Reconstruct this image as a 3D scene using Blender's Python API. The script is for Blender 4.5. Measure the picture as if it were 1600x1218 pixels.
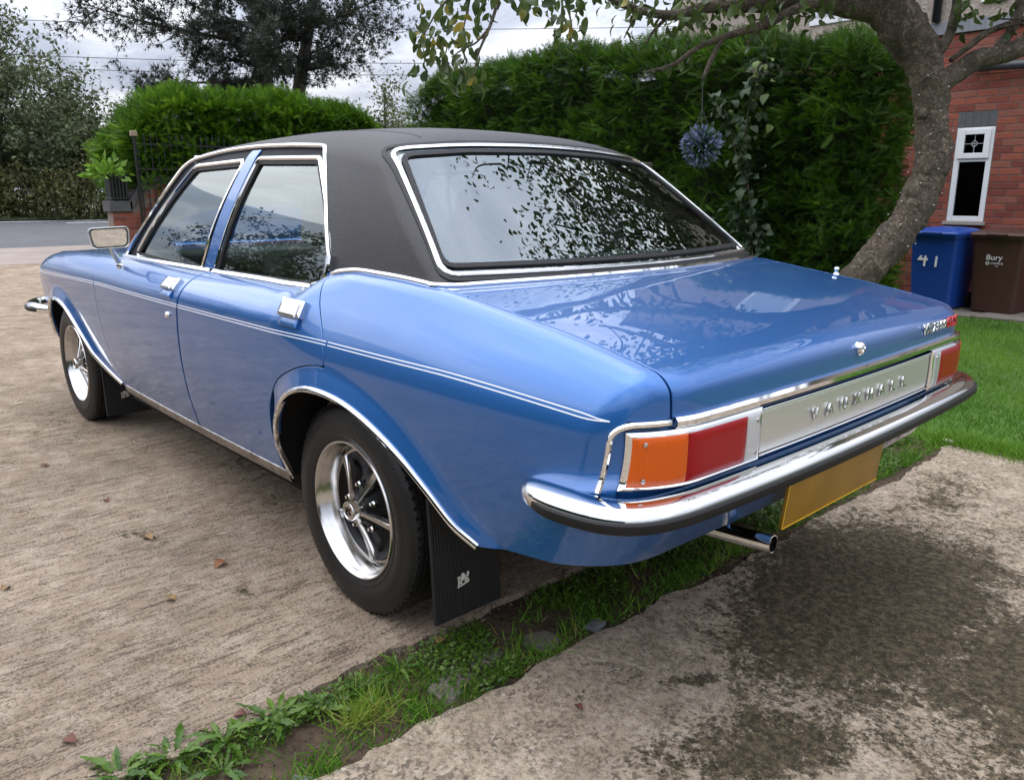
import bpy, bmesh, math, random
import numpy as np
from mathutils import Vector, Matrix

for o in list(bpy.data.objects):
    bpy.data.objects.remove(o)
SC = bpy.context.scene
COL = SC.collection
R = math.radians
rng = np.random.default_rng(7)
random.seed(7)

# ------------------------------------------------------------------ camera
cam_d = bpy.data.cameras.new('camera')
cam = bpy.data.objects.new('camera', cam_d)
COL.objects.link(cam)
CAM = Vector((-1.8296, 1.8556, 1.1506))
yaw, pitch = R(-42.507), R(-13.84)
fw = Vector((math.cos(yaw) * math.cos(pitch), math.sin(yaw) * math.cos(pitch), math.sin(pitch)))
rt = fw.cross(Vector((0, 0, 1))).normalized()
up = rt.cross(fw)
cam.matrix_world = Matrix(((rt.x, up.x, -fw.x, CAM.x), (rt.y, up.y, -fw.y, CAM.y), (rt.z, up.z, -fw.z, CAM.z), (0, 0, 0, 1)))
cam_d.sensor_fit = 'HORIZONTAL'
cam_d.sensor_width = 36.0
cam_d.lens = 1249.3 / 1600 * 36.0
cam_d.clip_start = 0.05
cam_d.clip_end = 900
SC.camera = cam

# ------------------------------------------------------------------ sky, sun, exposure
SUN_EL, SUN_AZ = R(58), R(25)        # azimuth of the direction towards the sun, from +X anticlockwise
world = bpy.data.worlds.new('World')
SC.world = world
world.use_nodes = True
nt = world.node_tree
nt.nodes.clear()
N = nt.nodes.new
wo = N('ShaderNodeOutputWorld')
bg = N('ShaderNodeBackground')
sky = N('ShaderNodeTexSky')
sky.sky_type = 'NISHITA'
sky.sun_disc = False
sky.sun_elevation = SUN_EL
sky.sun_rotation = R(90) - SUN_AZ
sky.altitude = 50
sky.dust_density = 2.0
tc = N('ShaderNodeTexCoord')
sx = N('ShaderNodeSeparateXYZ')
nt.links.new(tc.outputs['Generated'], sx.inputs[0])
# flat cloud layer: project the direction on a plane overhead
zc = N('ShaderNodeMath'); zc.operation = 'MAXIMUM'; zc.inputs[1].default_value = 0.0
za = N('ShaderNodeMath'); za.operation = 'ADD'; za.inputs[1].default_value = 0.16
nt.links.new(sx.outputs[2], zc.inputs[0]); nt.links.new(zc.outputs[0], za.inputs[0])
dx = N('ShaderNodeMath'); dx.operation = 'DIVIDE'
dy = N('ShaderNodeMath'); dy.operation = 'DIVIDE'
nt.links.new(sx.outputs[0], dx.inputs[0]); nt.links.new(za.outputs[0], dx.inputs[1])
nt.links.new(sx.outputs[1], dy.inputs[0]); nt.links.new(za.outputs[0], dy.inputs[1])
cx = N('ShaderNodeCombineXYZ')
nt.links.new(dx.outputs[0], cx.inputs[0]); nt.links.new(dy.outputs[0], cx.inputs[1])
n1 = N('ShaderNodeTexNoise'); n1.inputs['Scale'].default_value = 1.15; n1.inputs['Detail'].default_value = 9; n1.inputs['Roughness'].default_value = 0.62; n1.inputs['Distortion'].default_value = 0.5
mp = N('ShaderNodeMapping'); mp.inputs['Location'].default_value = (3.1, 1.7, 0); mp.inputs['Rotation'].default_value = (0, 0, 0.7); mp.inputs['Scale'].default_value = (1.0, 1.75, 1)
nt.links.new(cx.outputs[0], mp.inputs[0]); nt.links.new(mp.outputs[0], n1.inputs['Vector'])
rc = N('ShaderNodeValToRGB')
rc.color_ramp.elements[0].position = 0.30; rc.color_ramp.elements[0].color = (4.4, 5.0, 6.6, 1)
rc.color_ramp.elements[1].position = 0.66; rc.color_ramp.elements[1].color = (12.2, 12.5, 13.2, 1)
e = rc.color_ramp.elements.new(0.50); e.color = (7.6, 8.1, 9.5, 1)
nt.links.new(n1.outputs['Fac'], rc.inputs[0])
mxs = N('ShaderNodeMix'); mxs.data_type = 'RGBA'; mxs.inputs[0].default_value = 0.9
nt.links.new(sky.outputs[0], mxs.inputs[6]); nt.links.new(rc.outputs[0], mxs.inputs[7])
ov = N('ShaderNodeMath'); ov.operation = 'MULTIPLY_ADD'; ov.inputs[1].default_value = 1.60; ov.inputs[2].default_value = 0.29
nt.links.new(zc.outputs[0], ov.inputs[0])
cie = N('ShaderNodeVectorMath'); cie.operation = 'SCALE'
nt.links.new(mxs.outputs[2], cie.inputs[0]); nt.links.new(ov.outputs[0], cie.inputs['Scale'])
nt.links.new(cie.outputs[0], bg.inputs[0])
bg.inputs[1].default_value = 0.10
nt.links.new(bg.outputs[0], wo.inputs[0])

sun_d = bpy.data.lights.new('sun', 'SUN')
sun_d.energy = 0.9
sun_d.angle = R(85)
sun_d.color = (1.0, 0.95, 0.88)
sun = bpy.data.objects.new('sun', sun_d)
COL.objects.link(sun)
sd = Vector((math.cos(SUN_AZ) * math.cos(SUN_EL), math.sin(SUN_AZ) * math.cos(SUN_EL), math.sin(SUN_EL)))
sun.rotation_euler = sd.to_track_quat('Z', 'Y').to_euler()
sun.location = sd * 30

vs = SC.view_settings
vs.view_transform = 'Standard'
vs.look = 'None'
vs.exposure = 0.95
vs.gamma = 1.0
vs.use_curve_mapping = False
SC.render.engine = 'CYCLES'
SC.cycles.use_denoising = True
SC.cycles.max_bounces = 8
SC.cycles.transparent_max_bounces = 16
SC.cycles.sample_clamp_indirect = 8

# ------------------------------------------------------------------ helpers
def tag(o, label=None, cat=None, group=None, kind=None):
    if label: o['label'] = label
    if cat: o['category'] = cat
    if group: o['group'] = group
    if kind: o['kind'] = kind
    return o

def empty(name, loc=(0, 0, 0), rz=0.0, label=None, cat=None, group=None):
    o = bpy.data.objects.new(name, None)
    COL.objects.link(o)
    o.location = loc
    o.rotation_euler = (0, 0, rz)
    o.empty_display_size = 0.1
    return tag(o, label, cat, group)

def link(name, me, parent=None, loc=None, rot=None):
    o = bpy.data.objects.new(name, me)
    COL.objects.link(o)
    if parent is not None: o.parent = parent
    if loc is not None: o.location = loc
    if rot is not None: o.rotation_euler = rot
    return o

def mesh_data(name, V, F, mat=None, smooth=False, normals=None, angle=None, attr=None):
    me = bpy.data.meshes.new(name)
    me.from_pydata([tuple(map(float, v)) for v in V] if not isinstance(V, np.ndarray) else V.tolist(), [], F if not isinstance(F, np.ndarray) else F.tolist())
    if mat is not None:
        for m in (mat if isinstance(mat, (list, tuple)) else [mat]): me.materials.append(m)
    me.update()
    if smooth or normals is not None or angle is not None:
        me.polygons.foreach_set('use_smooth', np.ones(len(me.polygons), bool))
    if angle is not None:
        me.set_sharp_from_angle(angle=R(angle))
    if normals is not None:
        me.normals_split_custom_set_from_vertices([tuple(map(float, n)) for n in normals])
    return me

def fast_mesh(name, V, F, mat=None, smooth=False, cols=None, normals=None):
    """V (n,3), F (m,k) numpy arrays of one polygon size"""
    me = bpy.data.meshes.new(name)
    V = np.ascontiguousarray(V, np.float32); F = np.ascontiguousarray(F, np.int32)
    m, k = F.shape
    me.vertices.add(len(V)); me.vertices.foreach_set('co', V.ravel())
    me.loops.add(m * k); me.loops.foreach_set('vertex_index', F.ravel())
    me.polygons.add(m)
    me.polygons.foreach_set('loop_start', np.arange(0, m * k, k, dtype=np.int32))
    if mat is not None: me.materials.append(mat)
    if smooth: me.polygons.foreach_set('use_smooth', np.ones(m, bool))
    me.update(calc_edges=True)
    me.validate()
    if cols is not None:
        a = me.attributes.new('tint', 'FLOAT', 'POINT')
        a.data.foreach_set('value', np.ascontiguousarray(cols, np.float32))
    return me

class MB:
    """collects simple solids into one mesh"""
    def __init__(s): s.V = []; s.F = []
    def add(s, V, F):
        n = len(s.V); s.V += [tuple(map(float, v)) for v in V]; s.F += [tuple(int(i) + n for i in f) for f in F]; return s
    def box(s, a, b, M=None):
        x0, y0, z0 = a; x1, y1, z1 = b
        V = [(x0, y0, z0), (x1, y0, z0), (x1, y1, z0), (x0, y1, z0), (x0, y0, z1), (x1, y0, z1), (x1, y1, z1), (x0, y1, z1)]
        if M is not None: V = [M @ Vector(v) for v in V]
        return s.add(V, [(0, 3, 2, 1), (4, 5, 6, 7), (0, 1, 5, 4), (1, 2, 6, 5), (2, 3, 7, 6), (3, 0, 4, 7)])
    def bbox(s, a, b, bev=0.01, M=None):
        """box with chamfered edges"""
        bm = bmesh.new()
        bmesh.ops.create_cube(bm, size=1)
        c = [(p + q) / 2 for p, q in zip(a, b)]; d = [q - p for p, q in zip(a, b)]
        for v in bm.verts: v.co = Vector((c[0] + v.co.x * d[0], c[1] + v.co.y * d[1], c[2] + v.co.z * d[2]))
        bmesh.ops.bevel(bm, geom=list(bm.edges), offset=bev, segments=2, affect='EDGES', profile=0.6)
        bm.verts.index_update()
        V = [v.co.copy() if M is None else M @ v.co for v in bm.verts]; F = [[v.index for v in f.verts] for f in bm.faces]
        bm.free()
        return s.add(V, F)
    def tube(s, pts, rad, n=8, cap=True):
        pts = [Vector(p) for p in pts]
        rs = rad if hasattr(rad, '__len__') else [rad] * len(pts)
        base = len(s.V); up0 = None
        for i, p in enumerate(pts):
            t = (pts[min(i + 1, len(pts) - 1)] - pts[max(i - 1, 0)]).normalized()
            if up0 is None: up0 = Vector((0, 0, 1)) if abs(t.z) < 0.9 else Vector((1, 0, 0))
            a = t.cross(up0)
            if a.length < 1e-5: a = t.orthogonal()
            a.normalize(); b = a.cross(t).normalized(); up0 = b
            for k in range(n):
                an = 2 * math.pi * k / n
                s.V.append(tuple(p + rs[i] * (math.cos(an) * a + math.sin(an) * b)))
        for i in range(len(pts) - 1):
            for k in range(n):
                k2 = (k + 1) % n
                s.F.append((base + i * n + k, base + i * n + k2, base + (i + 1) * n + k2, base + (i + 1) * n + k))
        if cap:
            s.F.append(tuple(base + k for k in range(n))[::-1]); m = base + (len(pts) - 1) * n
            s.F.append(tuple(m + k for k in range(n)))
        return s
    def lathe(s, prof, n=32, M=None, closed=False):
        """prof [(r, h)] turned about +Y"""
        base = len(s.V)
        for r_, h in prof:
            for k in range(n):
                an = 2 * math.pi * k / n
                v = Vector((r_ * math.cos(an), h, r_ * math.sin(an)))
                s.V.append(tuple(v if M is None else M @ v))
        L = len(prof)
        for i in range(L if closed else L - 1):
            j = (i + 1) % L
            for k in range(n):
                k2 = (k + 1) % n
                s.F.append((base + i * n + k, base + j * n + k, base + j * n + k2, base + i * n + k2))
        return s
    def prism(s, poly, z0, z1, M=None):
        n = len(poly)
        V = [Vector((p[0], p[1], z0)) for p in poly] + [Vector((p[0], p[1], z1)) for p in poly]
        if M is not None: V = [M @ v for v in V]
        return s.add(V, [tuple(range(n))[::-1], tuple(range(n, 2 * n))] + [(i, (i + 1) % n, n + (i + 1) % n, n + i) for i in range(n)])
    def data(s, name, mat=None, smooth=False, angle=None):
        me = mesh_data(name, s.V, s.F, mat, smooth, None, angle)
        bm = bmesh.new(); bm.from_mesh(me); bmesh.ops.recalc_face_normals(bm, faces=list(bm.faces)); bm.to_mesh(me); bm.free()
        if angle is not None: me.set_sharp_from_angle(angle=R(angle))
        return me
    def build(s, name, mat=None, parent=None, smooth=False, angle=None, loc=None, rot=None):
        return link(name, s.data(name, mat, smooth, angle), parent, loc, rot)

# ------------------------------------------------------------------ materials
MATS = {}
def nodes_of(m):
    m.use_nodes = True
    t = m.node_tree
    return t, t.nodes.get('Principled BSDF')

def pbr(name, col, rough=0.5, metal=0.0, coat=0.0, coatr=0.03, spec=0.5, var=None, vscale=8, bump=0.0, bscale=60, stretch=None, detail=6, trans=0.0):
    m = bpy.data.materials.new(name)
    t, b = nodes_of(m)
    b.inputs['Base Color'].default_value = (*col, 1)
    b.inputs['Roughness'].default_value = rough
    b.inputs['Metallic'].default_value = metal
    b.inputs['Coat Weight'].default_value = coat
    b.inputs['Coat Roughness'].default_value = coatr
    b.inputs['Specular IOR Level'].default_value = spec
    if trans: b.inputs['Transmission Weight'].default_value = trans
    L = t.links.new
    if var is not None or bump:
        tcn = t.nodes.new('ShaderNodeTexCoord'); mpn = t.nodes.new('ShaderNodeMapping')
        if stretch: mpn.inputs['Scale'].default_value = stretch
        L(tcn.outputs['Object'], mpn.inputs[0])
    if var is not None:
        nz = t.nodes.new('ShaderNodeTexNoise'); nz.inputs['Scale'].default_value = vscale; nz.inputs['Detail'].default_value = detail; nz.inputs['Roughness'].default_value = 0.65
        L(mpn.outputs[0], nz.inputs['Vector'])
        cr = t.nodes.new('ShaderNodeValToRGB'); cr.color_ramp.elements[0].position = 0.32; cr.color_ramp.elements[1].position = 0.68
        cr.color_ramp.elements[0].color = (*col, 1); cr.color_ramp.elements[1].color = (*var, 1)
        L(nz.outputs['Fac'], cr.inputs[0]); L(cr.outputs[0], b.inputs['Base Color'])
    if bump:
        nb = t.nodes.new('ShaderNodeTexNoise'); nb.inputs['Scale'].default_value = bscale; nb.inputs['Detail'].default_value = 5
        L(mpn.outputs[0], nb.inputs['Vector'])
        bp = t.nodes.new('ShaderNodeBump'); bp.inputs['Strength'].default_value = bump; bp.inputs['Distance'].default_value = 0.01
        L(nb.outputs['Fac'], bp.inputs['Height']); L(bp.outputs[0], b.inputs['Normal'])
    MATS[name] = m
    return m

def leaf_mat(name, c0, c1, rough=0.5, trans=0.35, c2=None):
    """foliage: colour by the per-vertex random 'tint' and object random, with some light passing through"""
    m = bpy.data.materials.new(name)
    t, b = nodes_of(m); L = t.links.new
    at = t.nodes.new('ShaderNodeAttribute'); at.attribute_name = 'tint'
    oi = t.nodes.new('ShaderNodeObjectInfo')
    ad = t.nodes.new('ShaderNodeMath'); ad.operation = 'ADD'
    L(at.outputs['Fac'], ad.inputs[0])
    ml = t.nodes.new('ShaderNodeMath'); ml.operation = 'MULTIPLY'; ml.inputs[1].default_value = 0.0
    L(oi.outputs['Random'], ml.inputs[0]); L(ml.outputs[0], ad.inputs[1])
    if name.startswith('single'): ml.inputs[1].default_value = 1.0
    cr = t.nodes.new('ShaderNodeValToRGB')
    cr.color_ramp.elements[0].color = (*c0, 1); cr.color_ramp.elements[1].color = (*c1, 1)
    if c2 is not None:
        cr.color_ramp.elements[1].position = 0.85
        el = cr.color_ramp.elements.new(1.0); el.color = (*c2, 1)
    L(ad.outputs[0], cr.inputs[0])
    L(cr.outputs[0], b.inputs['Base Color'])
    b.inputs['Roughness'].default_value = rough
    b.inputs['Specular IOR Level'].default_value = 0.35
    tr = t.nodes.new('ShaderNodeBsdfTranslucent'); L(cr.outputs[0], tr.inputs[0])
    mx = t.nodes.new('ShaderNodeMixShader'); mx.inputs[0].default_value = trans
    L(b.outputs[0], mx.inputs[1]); L(tr.outputs[0], mx.inputs[2])
    L(mx.outputs[0], t.nodes['Material Output'].inputs[0])
    return m

def glass_mat(name, tint, ior=1.75, rough=0.0):
    m = bpy.data.materials.new(name)
    t, b = nodes_of(m); L = t.links.new
    t.nodes.remove(b)
    tr = t.nodes.new('ShaderNodeBsdfTransparent'); tr.inputs[0].default_value = (*tint, 1)
    gl = t.nodes.new('ShaderNodeBsdfGlossy'); gl.inputs['Roughness'].default_value = rough; gl.inputs[0].default_value = (0.93, 1.0, 0.99, 1)
    fr = t.nodes.new('ShaderNodeFresnel'); fr.inputs[0].default_value = ior
    mx = t.nodes.new('ShaderNodeMixShader')
    L(fr.outputs[0], mx.inputs[0]); L(tr.outputs[0], mx.inputs[1]); L(gl.outputs[0], mx.inputs[2])
    L(mx.outputs[0], t.nodes['Material Output'].inputs[0])
    return m

M_paint = pbr('blue_paint', (0.014, 0.112, 0.350), 0.36, 0.50, coat=1.0, coatr=0.012)
nodes_of(M_paint)[1].inputs['Coat IOR'].default_value = 1.5
t, b = nodes_of(M_paint); L = t.links.new                # slight waves of hand-finished panels, thin dust film
_tc = t.nodes.new('ShaderNodeTexCoord'); _n = t.nodes.new('ShaderNodeTexNoise'); _n.inputs['Scale'].default_value = 4.5; _n.inputs['Detail'].default_value = 1.5
L(_tc.outputs['Object'], _n.inputs['Vector']); _b = t.nodes.new('ShaderNodeBump'); _b.inputs['Strength'].default_value = 0.10; _b.inputs['Distance'].default_value = 0.006
L(_n.outputs['Fac'], _b.inputs['Height']); L(_b.outputs[0], b.inputs['Coat Normal'])
_n3 = t.nodes.new('ShaderNodeTexNoise'); _n3.inputs['Scale'].default_value = 700; _n3.inputs['Detail'].default_value = 1; L(_tc.outputs['Object'], _n3.inputs['Vector'])
_b3 = t.nodes.new('ShaderNodeBump'); _b3.inputs['Strength'].default_value = 0.25; _b3.inputs['Distance'].default_value = 0.0006; L(_n3.outputs['Fac'], _b3.inputs['Height']); L(_b3.outputs[0], b.inputs['Normal'])
M_chrome = pbr('chrome', (0.82, 0.82, 0.82), 0.05, 1.0)
M_steel = pbr('polished_rim', (0.58, 0.57, 0.56), 0.18, 1.0)
M_alu = pbr('brushed_aluminium', (0.62, 0.61, 0.58), 0.42, 0.9, var=(0.70, 0.69, 0.66), vscale=30, stretch=(1, 1, 12))
M_vinyl = pbr('black_vinyl', (0.020, 0.019, 0.020), 0.50, spec=0.4, var=(0.027, 0.0255, 0.026), vscale=6, bump=0.25, bscale=420)
M_rubber = pbr('black_rubber', (0.008, 0.008, 0.008), 0.55, spec=0.3, var=(0.013, 0.0125, 0.012), vscale=14, bump=0.15, bscale=90)
M_tyre = pbr('tyre_rubber', (0.007, 0.007, 0.0073), 0.45, spec=0.35, var=(0.013, 0.0125, 0.012), vscale=10, bump=0.2, bscale=130)
M_black = pbr('black_satin', (0.004, 0.004, 0.0044), 0.35, spec=0.2)
M_under = pbr('underside', (0.006, 0.006, 0.006), 0.85, spec=0.2)
M_gap = pbr('panel_gap', (0.006, 0.008, 0.012), 0.8)
M_glass = glass_mat('car_glass', (0.74, 0.86, 0.83), 2.55)
M_seat = pbr('seat_cloth', (0.32, 0.32, 0.31), 0.85, var=(0.38, 0.38, 0.36), vscale=40)
M_trimgrey = pbr('cabin_trim', (0.13, 0.13, 0.135), 0.6)
M_white = pbr('white_plastic', (0.75, 0.75, 0.74), 0.35)
M_stripe = pbr('pinstripe_white', (0.80, 0.82, 0.86), 0.35)
M_plate = pbr('plate_yellow', (0.34, 0.18, 0.010), 0.45, var=(0.20, 0.10, 0.010), vscale=3)
M_red = pbr('red_lens', (0.26, 0.003, 0.006), 0.22, spec=0.25, coat=0.08, coatr=0.02)
M_amber = pbr('amber_lens', (0.55, 0.085, 0.003), 0.20, spec=0.3, coat=0.12, coatr=0.02)
M_clear = pbr('clear_lens', (0.42, 0.42, 0.41), 0.14, coat=1.0, coatr=0.02)
for _m, _ax in ((M_red, 2), (M_amber, 1), (M_clear, 1)):
    t, b = nodes_of(_m); L = t.links.new
    tcn = t.nodes.new('ShaderNodeTexCoord'); wv = t.nodes.new('ShaderNodeTexWave'); wv.inputs['Scale'].default_value = 60
    wv.bands_direction = 'Y'
    L(tcn.outputs['Object'], wv.inputs['Vector'])
    bp = t.nodes.new('ShaderNodeBump'); bp.inputs['Strength'].default_value = 0.25 if _ax == 1 else 0.06; bp.inputs['Distance'].default_value = 0.004
    L(wv.outputs['Fac'], bp.inputs['Height']); L(bp.outputs[0], b.inputs['Normal'])
# ================================================================== the car
def hermite(xs, ys):
    xs = np.array(xs, float); ys = np.array(ys, float)
    o = np.argsort(xs); xs = xs[o]; ys = ys[o]
    h = np.diff(xs); d = np.diff(ys) / h
    m = np.empty_like(xs); m[0] = d[0]; m[-1] = d[-1]
    m[1:-1] = (h[1:] * d[:-1] + h[:-1] * d[1:]) / (h[1:] + h[:-1])
    def f(x):
        x = np.clip(x, xs[0] - 0.3, xs[-1] + 0.3)
        i = np.clip(np.searchsorted(xs, x) - 1, 0, len(xs) - 2)
        t = (x - xs[i]) / h[i]
        tc_ = np.clip(t, 0, 1)
        y = (2 * tc_**3 - 3 * tc_**2 + 1) * ys[i] + (tc_**3 - 2 * tc_**2 + tc_) * h[i] * m[i] + (-2 * tc_**3 + 3 * tc_**2) * ys[i + 1] + (tc_**3 - tc_**2) * h[i] * m[i + 1]
        return y + np.where(t < 0, t * h[i] * m[0], 0) + np.where(t > 1, (t - 1) * h[i] * m[-1], 0)
    return f

def rnd(a, b, r):
    u = np.maximum(a + r, 0); v = np.maximum(b + r, 0)
    return np.minimum(np.maximum(a + r, b + r), 0) + np.sqrt(u * u + v * v) - r

def smooth_poly(pts, n=8, closed=False):
    """Catmull-Rom through 2-D or 3-D points"""
    P = np.array(pts, float); out = []
    m = len(P)
    for i in range(m if closed else m - 1):
        p0 = P[(i - 1) % m] if (closed or i > 0) else 2 * P[0] - P[1]
        p1 = P[i]; p2 = P[(i + 1) % m]
        p3 = P[(i + 2) % m] if (closed or i + 2 < m) else 2 * P[-1] - P[-2]
        for k in range(n):
            t = k / n
            out.append(0.5 * (2 * p1 + (p2 - p0) * t + (2 * p0 - 5 * p1 + 4 * p2 - p3) * t * t + (3 * p1 - p0 - 3 * p2 + p3) * t**3))
    if not closed: out.append(P[-1])
    return np.array(out)

def round_poly(pts, rad, n=6, closed=True):
    """polygon with rounded corners; rad one value or one per corner"""
    P = np.array(pts, float); m = len(P); out = []
    rs = rad if hasattr(rad, '__len__') else [rad] * m
    for i in range(m):
        p = P[i]
        if not closed and i in (0, m - 1): out.append(p); continue
        a = P[(i - 1) % m] - p; b = P[(i + 1) % m] - p
        la, lb = np.linalg.norm(a), np.linalg.norm(b)
        if rs[i] <= 0: out.append(p); continue
        a /= la; b /= lb
        d = min(rs[i], la * 0.49, lb * 0.49)
        p0 = p + a * d; p1 = p + b * d
        for k in range(n + 1):
            t = k / n
            out.append((1 - t)**2 * p0 + 2 * t * (1 - t) * p + t * t * p1)
    return np.array(out)

def resample(P, step, closed=False):
    P = np.asarray(P, float)
    if closed: P = np.vstack([P, P[:1]])
    s = np.concatenate([[0], np.cumsum(np.linalg.norm(np.diff(P, axis=0), axis=1))])
    n = max(3, int(round(s[-1] / step)))
    q = np.linspace(0, s[-1], n + 1)
    Q = np.stack([np.interp(q, s, P[:, k]) for k in range(P.shape[1])], 1)
    return Q[:-1] if closed else Q

def sd_poly(x, z, poly):
    """signed distance (negative inside) of points to closed polygon"""
    A = np.asarray(poly, float); B = np.roll(A, -1, 0)
    d2 = np.full(x.shape, 1e9); ins = np.zeros(x.shape, bool)
    for a, b in zip(A, B):
        e = b - a; L2 = e @ e
        if L2 < 1e-14: continue
        wx = x - a[0]; wz = z - a[1]
        t = np.clip((wx * e[0] + wz * e[1]) / L2, 0, 1)
        d2 = np.minimum(d2, (wx - e[0] * t)**2 + (wz - e[1] * t)**2)
        c = ((a[1] > z) != (b[1] > z))
        if abs(e[1]) > 1e-12:
            ins ^= c & (x < a[0] + (z - a[1]) * e[0] / e[1])
    return np.sqrt(d2) * np.where(ins, -1, 1)

# ---- wheel arch lips, side view (x, z)
ARCH_R = smooth_poly([(0.345, 0.30), (0.335, 0.40), (0.295, 0.505), (0.215, 0.59), (0.10, 0.636), (-0.04, 0.643), (-0.17, 0.62), (-0.30, 0.567), (-0.41, 0.495), (-0.50, 0.42), (-0.565, 0.385)], 6)
ARCH_F = smooth_poly([(3.03, 0.40), (3.015, 0.475), (2.955, 0.56), (2.86, 0.61), (2.73, 0.63), (2.59, 0.62), (2.46, 0.575), (2.33, 0.495), (2.20, 0.40), (2.08, 0.345), (1.97, 0.308)], 6)
ARCHR_POLY = np.vstack([[(0.345, 0.1)], ARCH_R, [(-0.60, 0.375), (-0.60, 0.1)]])
ARCHF_POLY = np.vstack([[(3.03, 0.1)], ARCH_F, [(1.93, 0.30), (1.93, 0.1)]])

YM = hermite([-1.05, -0.9, -0.7, -0.3, 0, 0.5, 1.0, 1.5, 2.0, 2.7, 3.2, 3.45], [0.790, 0.806, 0.821, 0.835, 0.838, 0.842, 0.845, 0.842, 0.832, 0.812, 0.775, 0.735])
ZT = hermite([-1.05, -0.97, -0.91, -0.75, -0.56, -0.43, -0.33, -0.22, -0.05, 0.08, 0.18, 0.265, 0.36, 0.6, 1.0, 1.5, 2.0, 2.4, 2.8, 3.1, 3.3, 3.45],
             [0.812, 0.829, 0.842, 0.872, 0.899, 0.917, 0.930, 0.938, 0.944, 0.944, 0.928, 0.889, 0.883, 0.882, 0.880, 0.880, 0.880, 0.872, 0.858, 0.835, 0.80, 0.74])
ZB = hermite([-1.05, -0.95, -0.8, -0.57, -0.3, 0.3, 1.0, 1.9, 2.2, 3.1, 3.5], [0.448, 0.440, 0.420, 0.388, 0.31, 0.292, 0.286, 0.284, 0.30, 0.38, 0.44])
PZ = hermite([0.38, 0.42, 0.48, 0.55, 0.62, 0.75, 0.80, 0.84, 0.88], [0.125, 0.090, 0.048, 0.014, 0.002, 0.0, 0.004, 0.016, 0.03])
FZ = hermite([0.3, 0.45, 0.6, 0.7, 0.8, 0.9], [3.30, 3.39, 3.43, 3.44, 3.41, 3.30])

def flare(x, z):
    f = 0
    for poly, rear in ((ARCHR_POLY, -0.33), (ARCHF_POLY, 2.33)):
        near = (x > poly[:, 0].min() - 0.2) & (x < poly[:, 0].max() + 0.2)
        d = np.full(x.shape, 9.0)
        if near.any(): d[near] = sd_poly(x[near], z[near], poly)
        wd = np.clip(0.075 - 0.10 * np.clip(rear - x, 0, 0.4), 0.03, 0.075)
        k = np.clip(1 - np.maximum(d, 0) / wd, 0, 1)
        k = np.where(k < 0.4, k * k / 0.8, k - 0.2) / 0.8
        f = f + 0.023 * k * np.clip((z - 0.30) / 0.12, 0, 1)
    return f

def body(P, fl=True):
    x, y, z = P[:, 0], np.abs(P[:, 1]), P[:, 2]
    up_ = np.maximum(z - 0.745, 0); lo = np.maximum(0.745 - z, 0)
    a = y - (YM(x) - 1.5 * up_**2 - 0.33 * lo**2 + (flare(x, z) if fl else 0))
    b = z - (ZT(x) + 0.014 * (1 - (y / 0.69)**2))
    c = (-1.018 + 0.018 * (np.minimum(y, 1) / 0.7)**2 + 2.3 * np.maximum(np.minimum(y, 1) - 0.625, 0)**2 + PZ(z)) - x
    d = x - (FZ(z) - 0.09 * (y / 0.75)**2)
    r = rnd(a, b, np.interp(x, [-1.02, -0.75, -0.10, 0.25], [0.098, 0.128, 0.128, 0.092]))
    # behind the rear door the shoulder is a nearly flat slope from the boot lid edge down to the side crease
    zt_ = ZT(x); w_ = np.maximum(YM(x) - 0.702, 0.02); h_ = np.maximum(zt_ - 0.752, 0.03); ln_ = np.sqrt(w_**2 + h_**2)
    ch_ = ((y - 0.702) * h_ + (z - zt_) * w_) / ln_ - 0.017
    q_ = rnd(rnd(a, ch_, 0.05), b, 0.022)
    k_ = np.clip((0.32 - x) / 0.34, 0, 1); k_ = k_ * k_ * (3 - 2 * k_)
    r = r * (1 - k_) + q_ * k_
    rr = np.interp(z, [0.5, 0.62, 0.70, 0.80], [0.085, 0.06, 0.040, 0.032])
    r = rnd(r, c, rr)
    return rnd(r, d, 0.07)

# ---- greenhouse
def YG(x, z):
    k = np.clip((z - 0.88) / 0.42, -0.3, 1.4)
    return 0.70 - 0.155 * k + 0.02 * np.sin(np.pi * np.clip(k, 0, 1)) - 0.012 * np.clip(x - 1.3, 0, 1)**2
ZR = hermite([-0.4, 0.0, 0.15, 0.35, 0.6, 0.9, 1.2, 1.4, 1.55, 1.8], [1.27, 1.312, 1.334, 1.358, 1.370, 1.370, 1.360, 1.350, 1.337, 1.29])
def green(P):
    x, y, z = P[:, 0], np.abs(P[:, 1]), P[:, 2]
    a = (y - YG(x, z)) * 0.94
    b = z - (ZR(x) - 0.045 * (y / 0.54)**2.4)
    c = -0.598 * (x - 0.115) + 0.801 * (z - 1.268) - 0.045 * (1 - np.minimum((y / 0.62)**2, 1.4))
    d = 0.617 * (x - 1.50) + 0.787 * (z - 1.30) - 0.085 * (1 - (y / 0.62)**2)
    r = rnd(a, b, 0.055)
    r = rnd(r, c, 0.035)
    return rnd(r, d, 0.035)

def cast(imp, O, D, tmax=1.6, off=0.0):
    lo = np.zeros(len(O)); hi = np.full(len(O), tmax)
    for _ in range(34):
        m = 0.5 * (lo + hi)
        s = imp(O + D * m[:, None]) > off
        hi = np.where(s, m, hi); lo = np.where(s, lo, m)
    return O + D * lo[:, None]

def grad(imp, P):
    g = np.empty_like(P); h = 4e-4
    for k in range(3):
        d = np.zeros(3); d[k] = h
        g[:, k] = imp(P + d) - imp(P - d)
    return g / np.maximum(np.linalg.norm(g, axis=1, keepdims=True), 1e-12)

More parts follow.
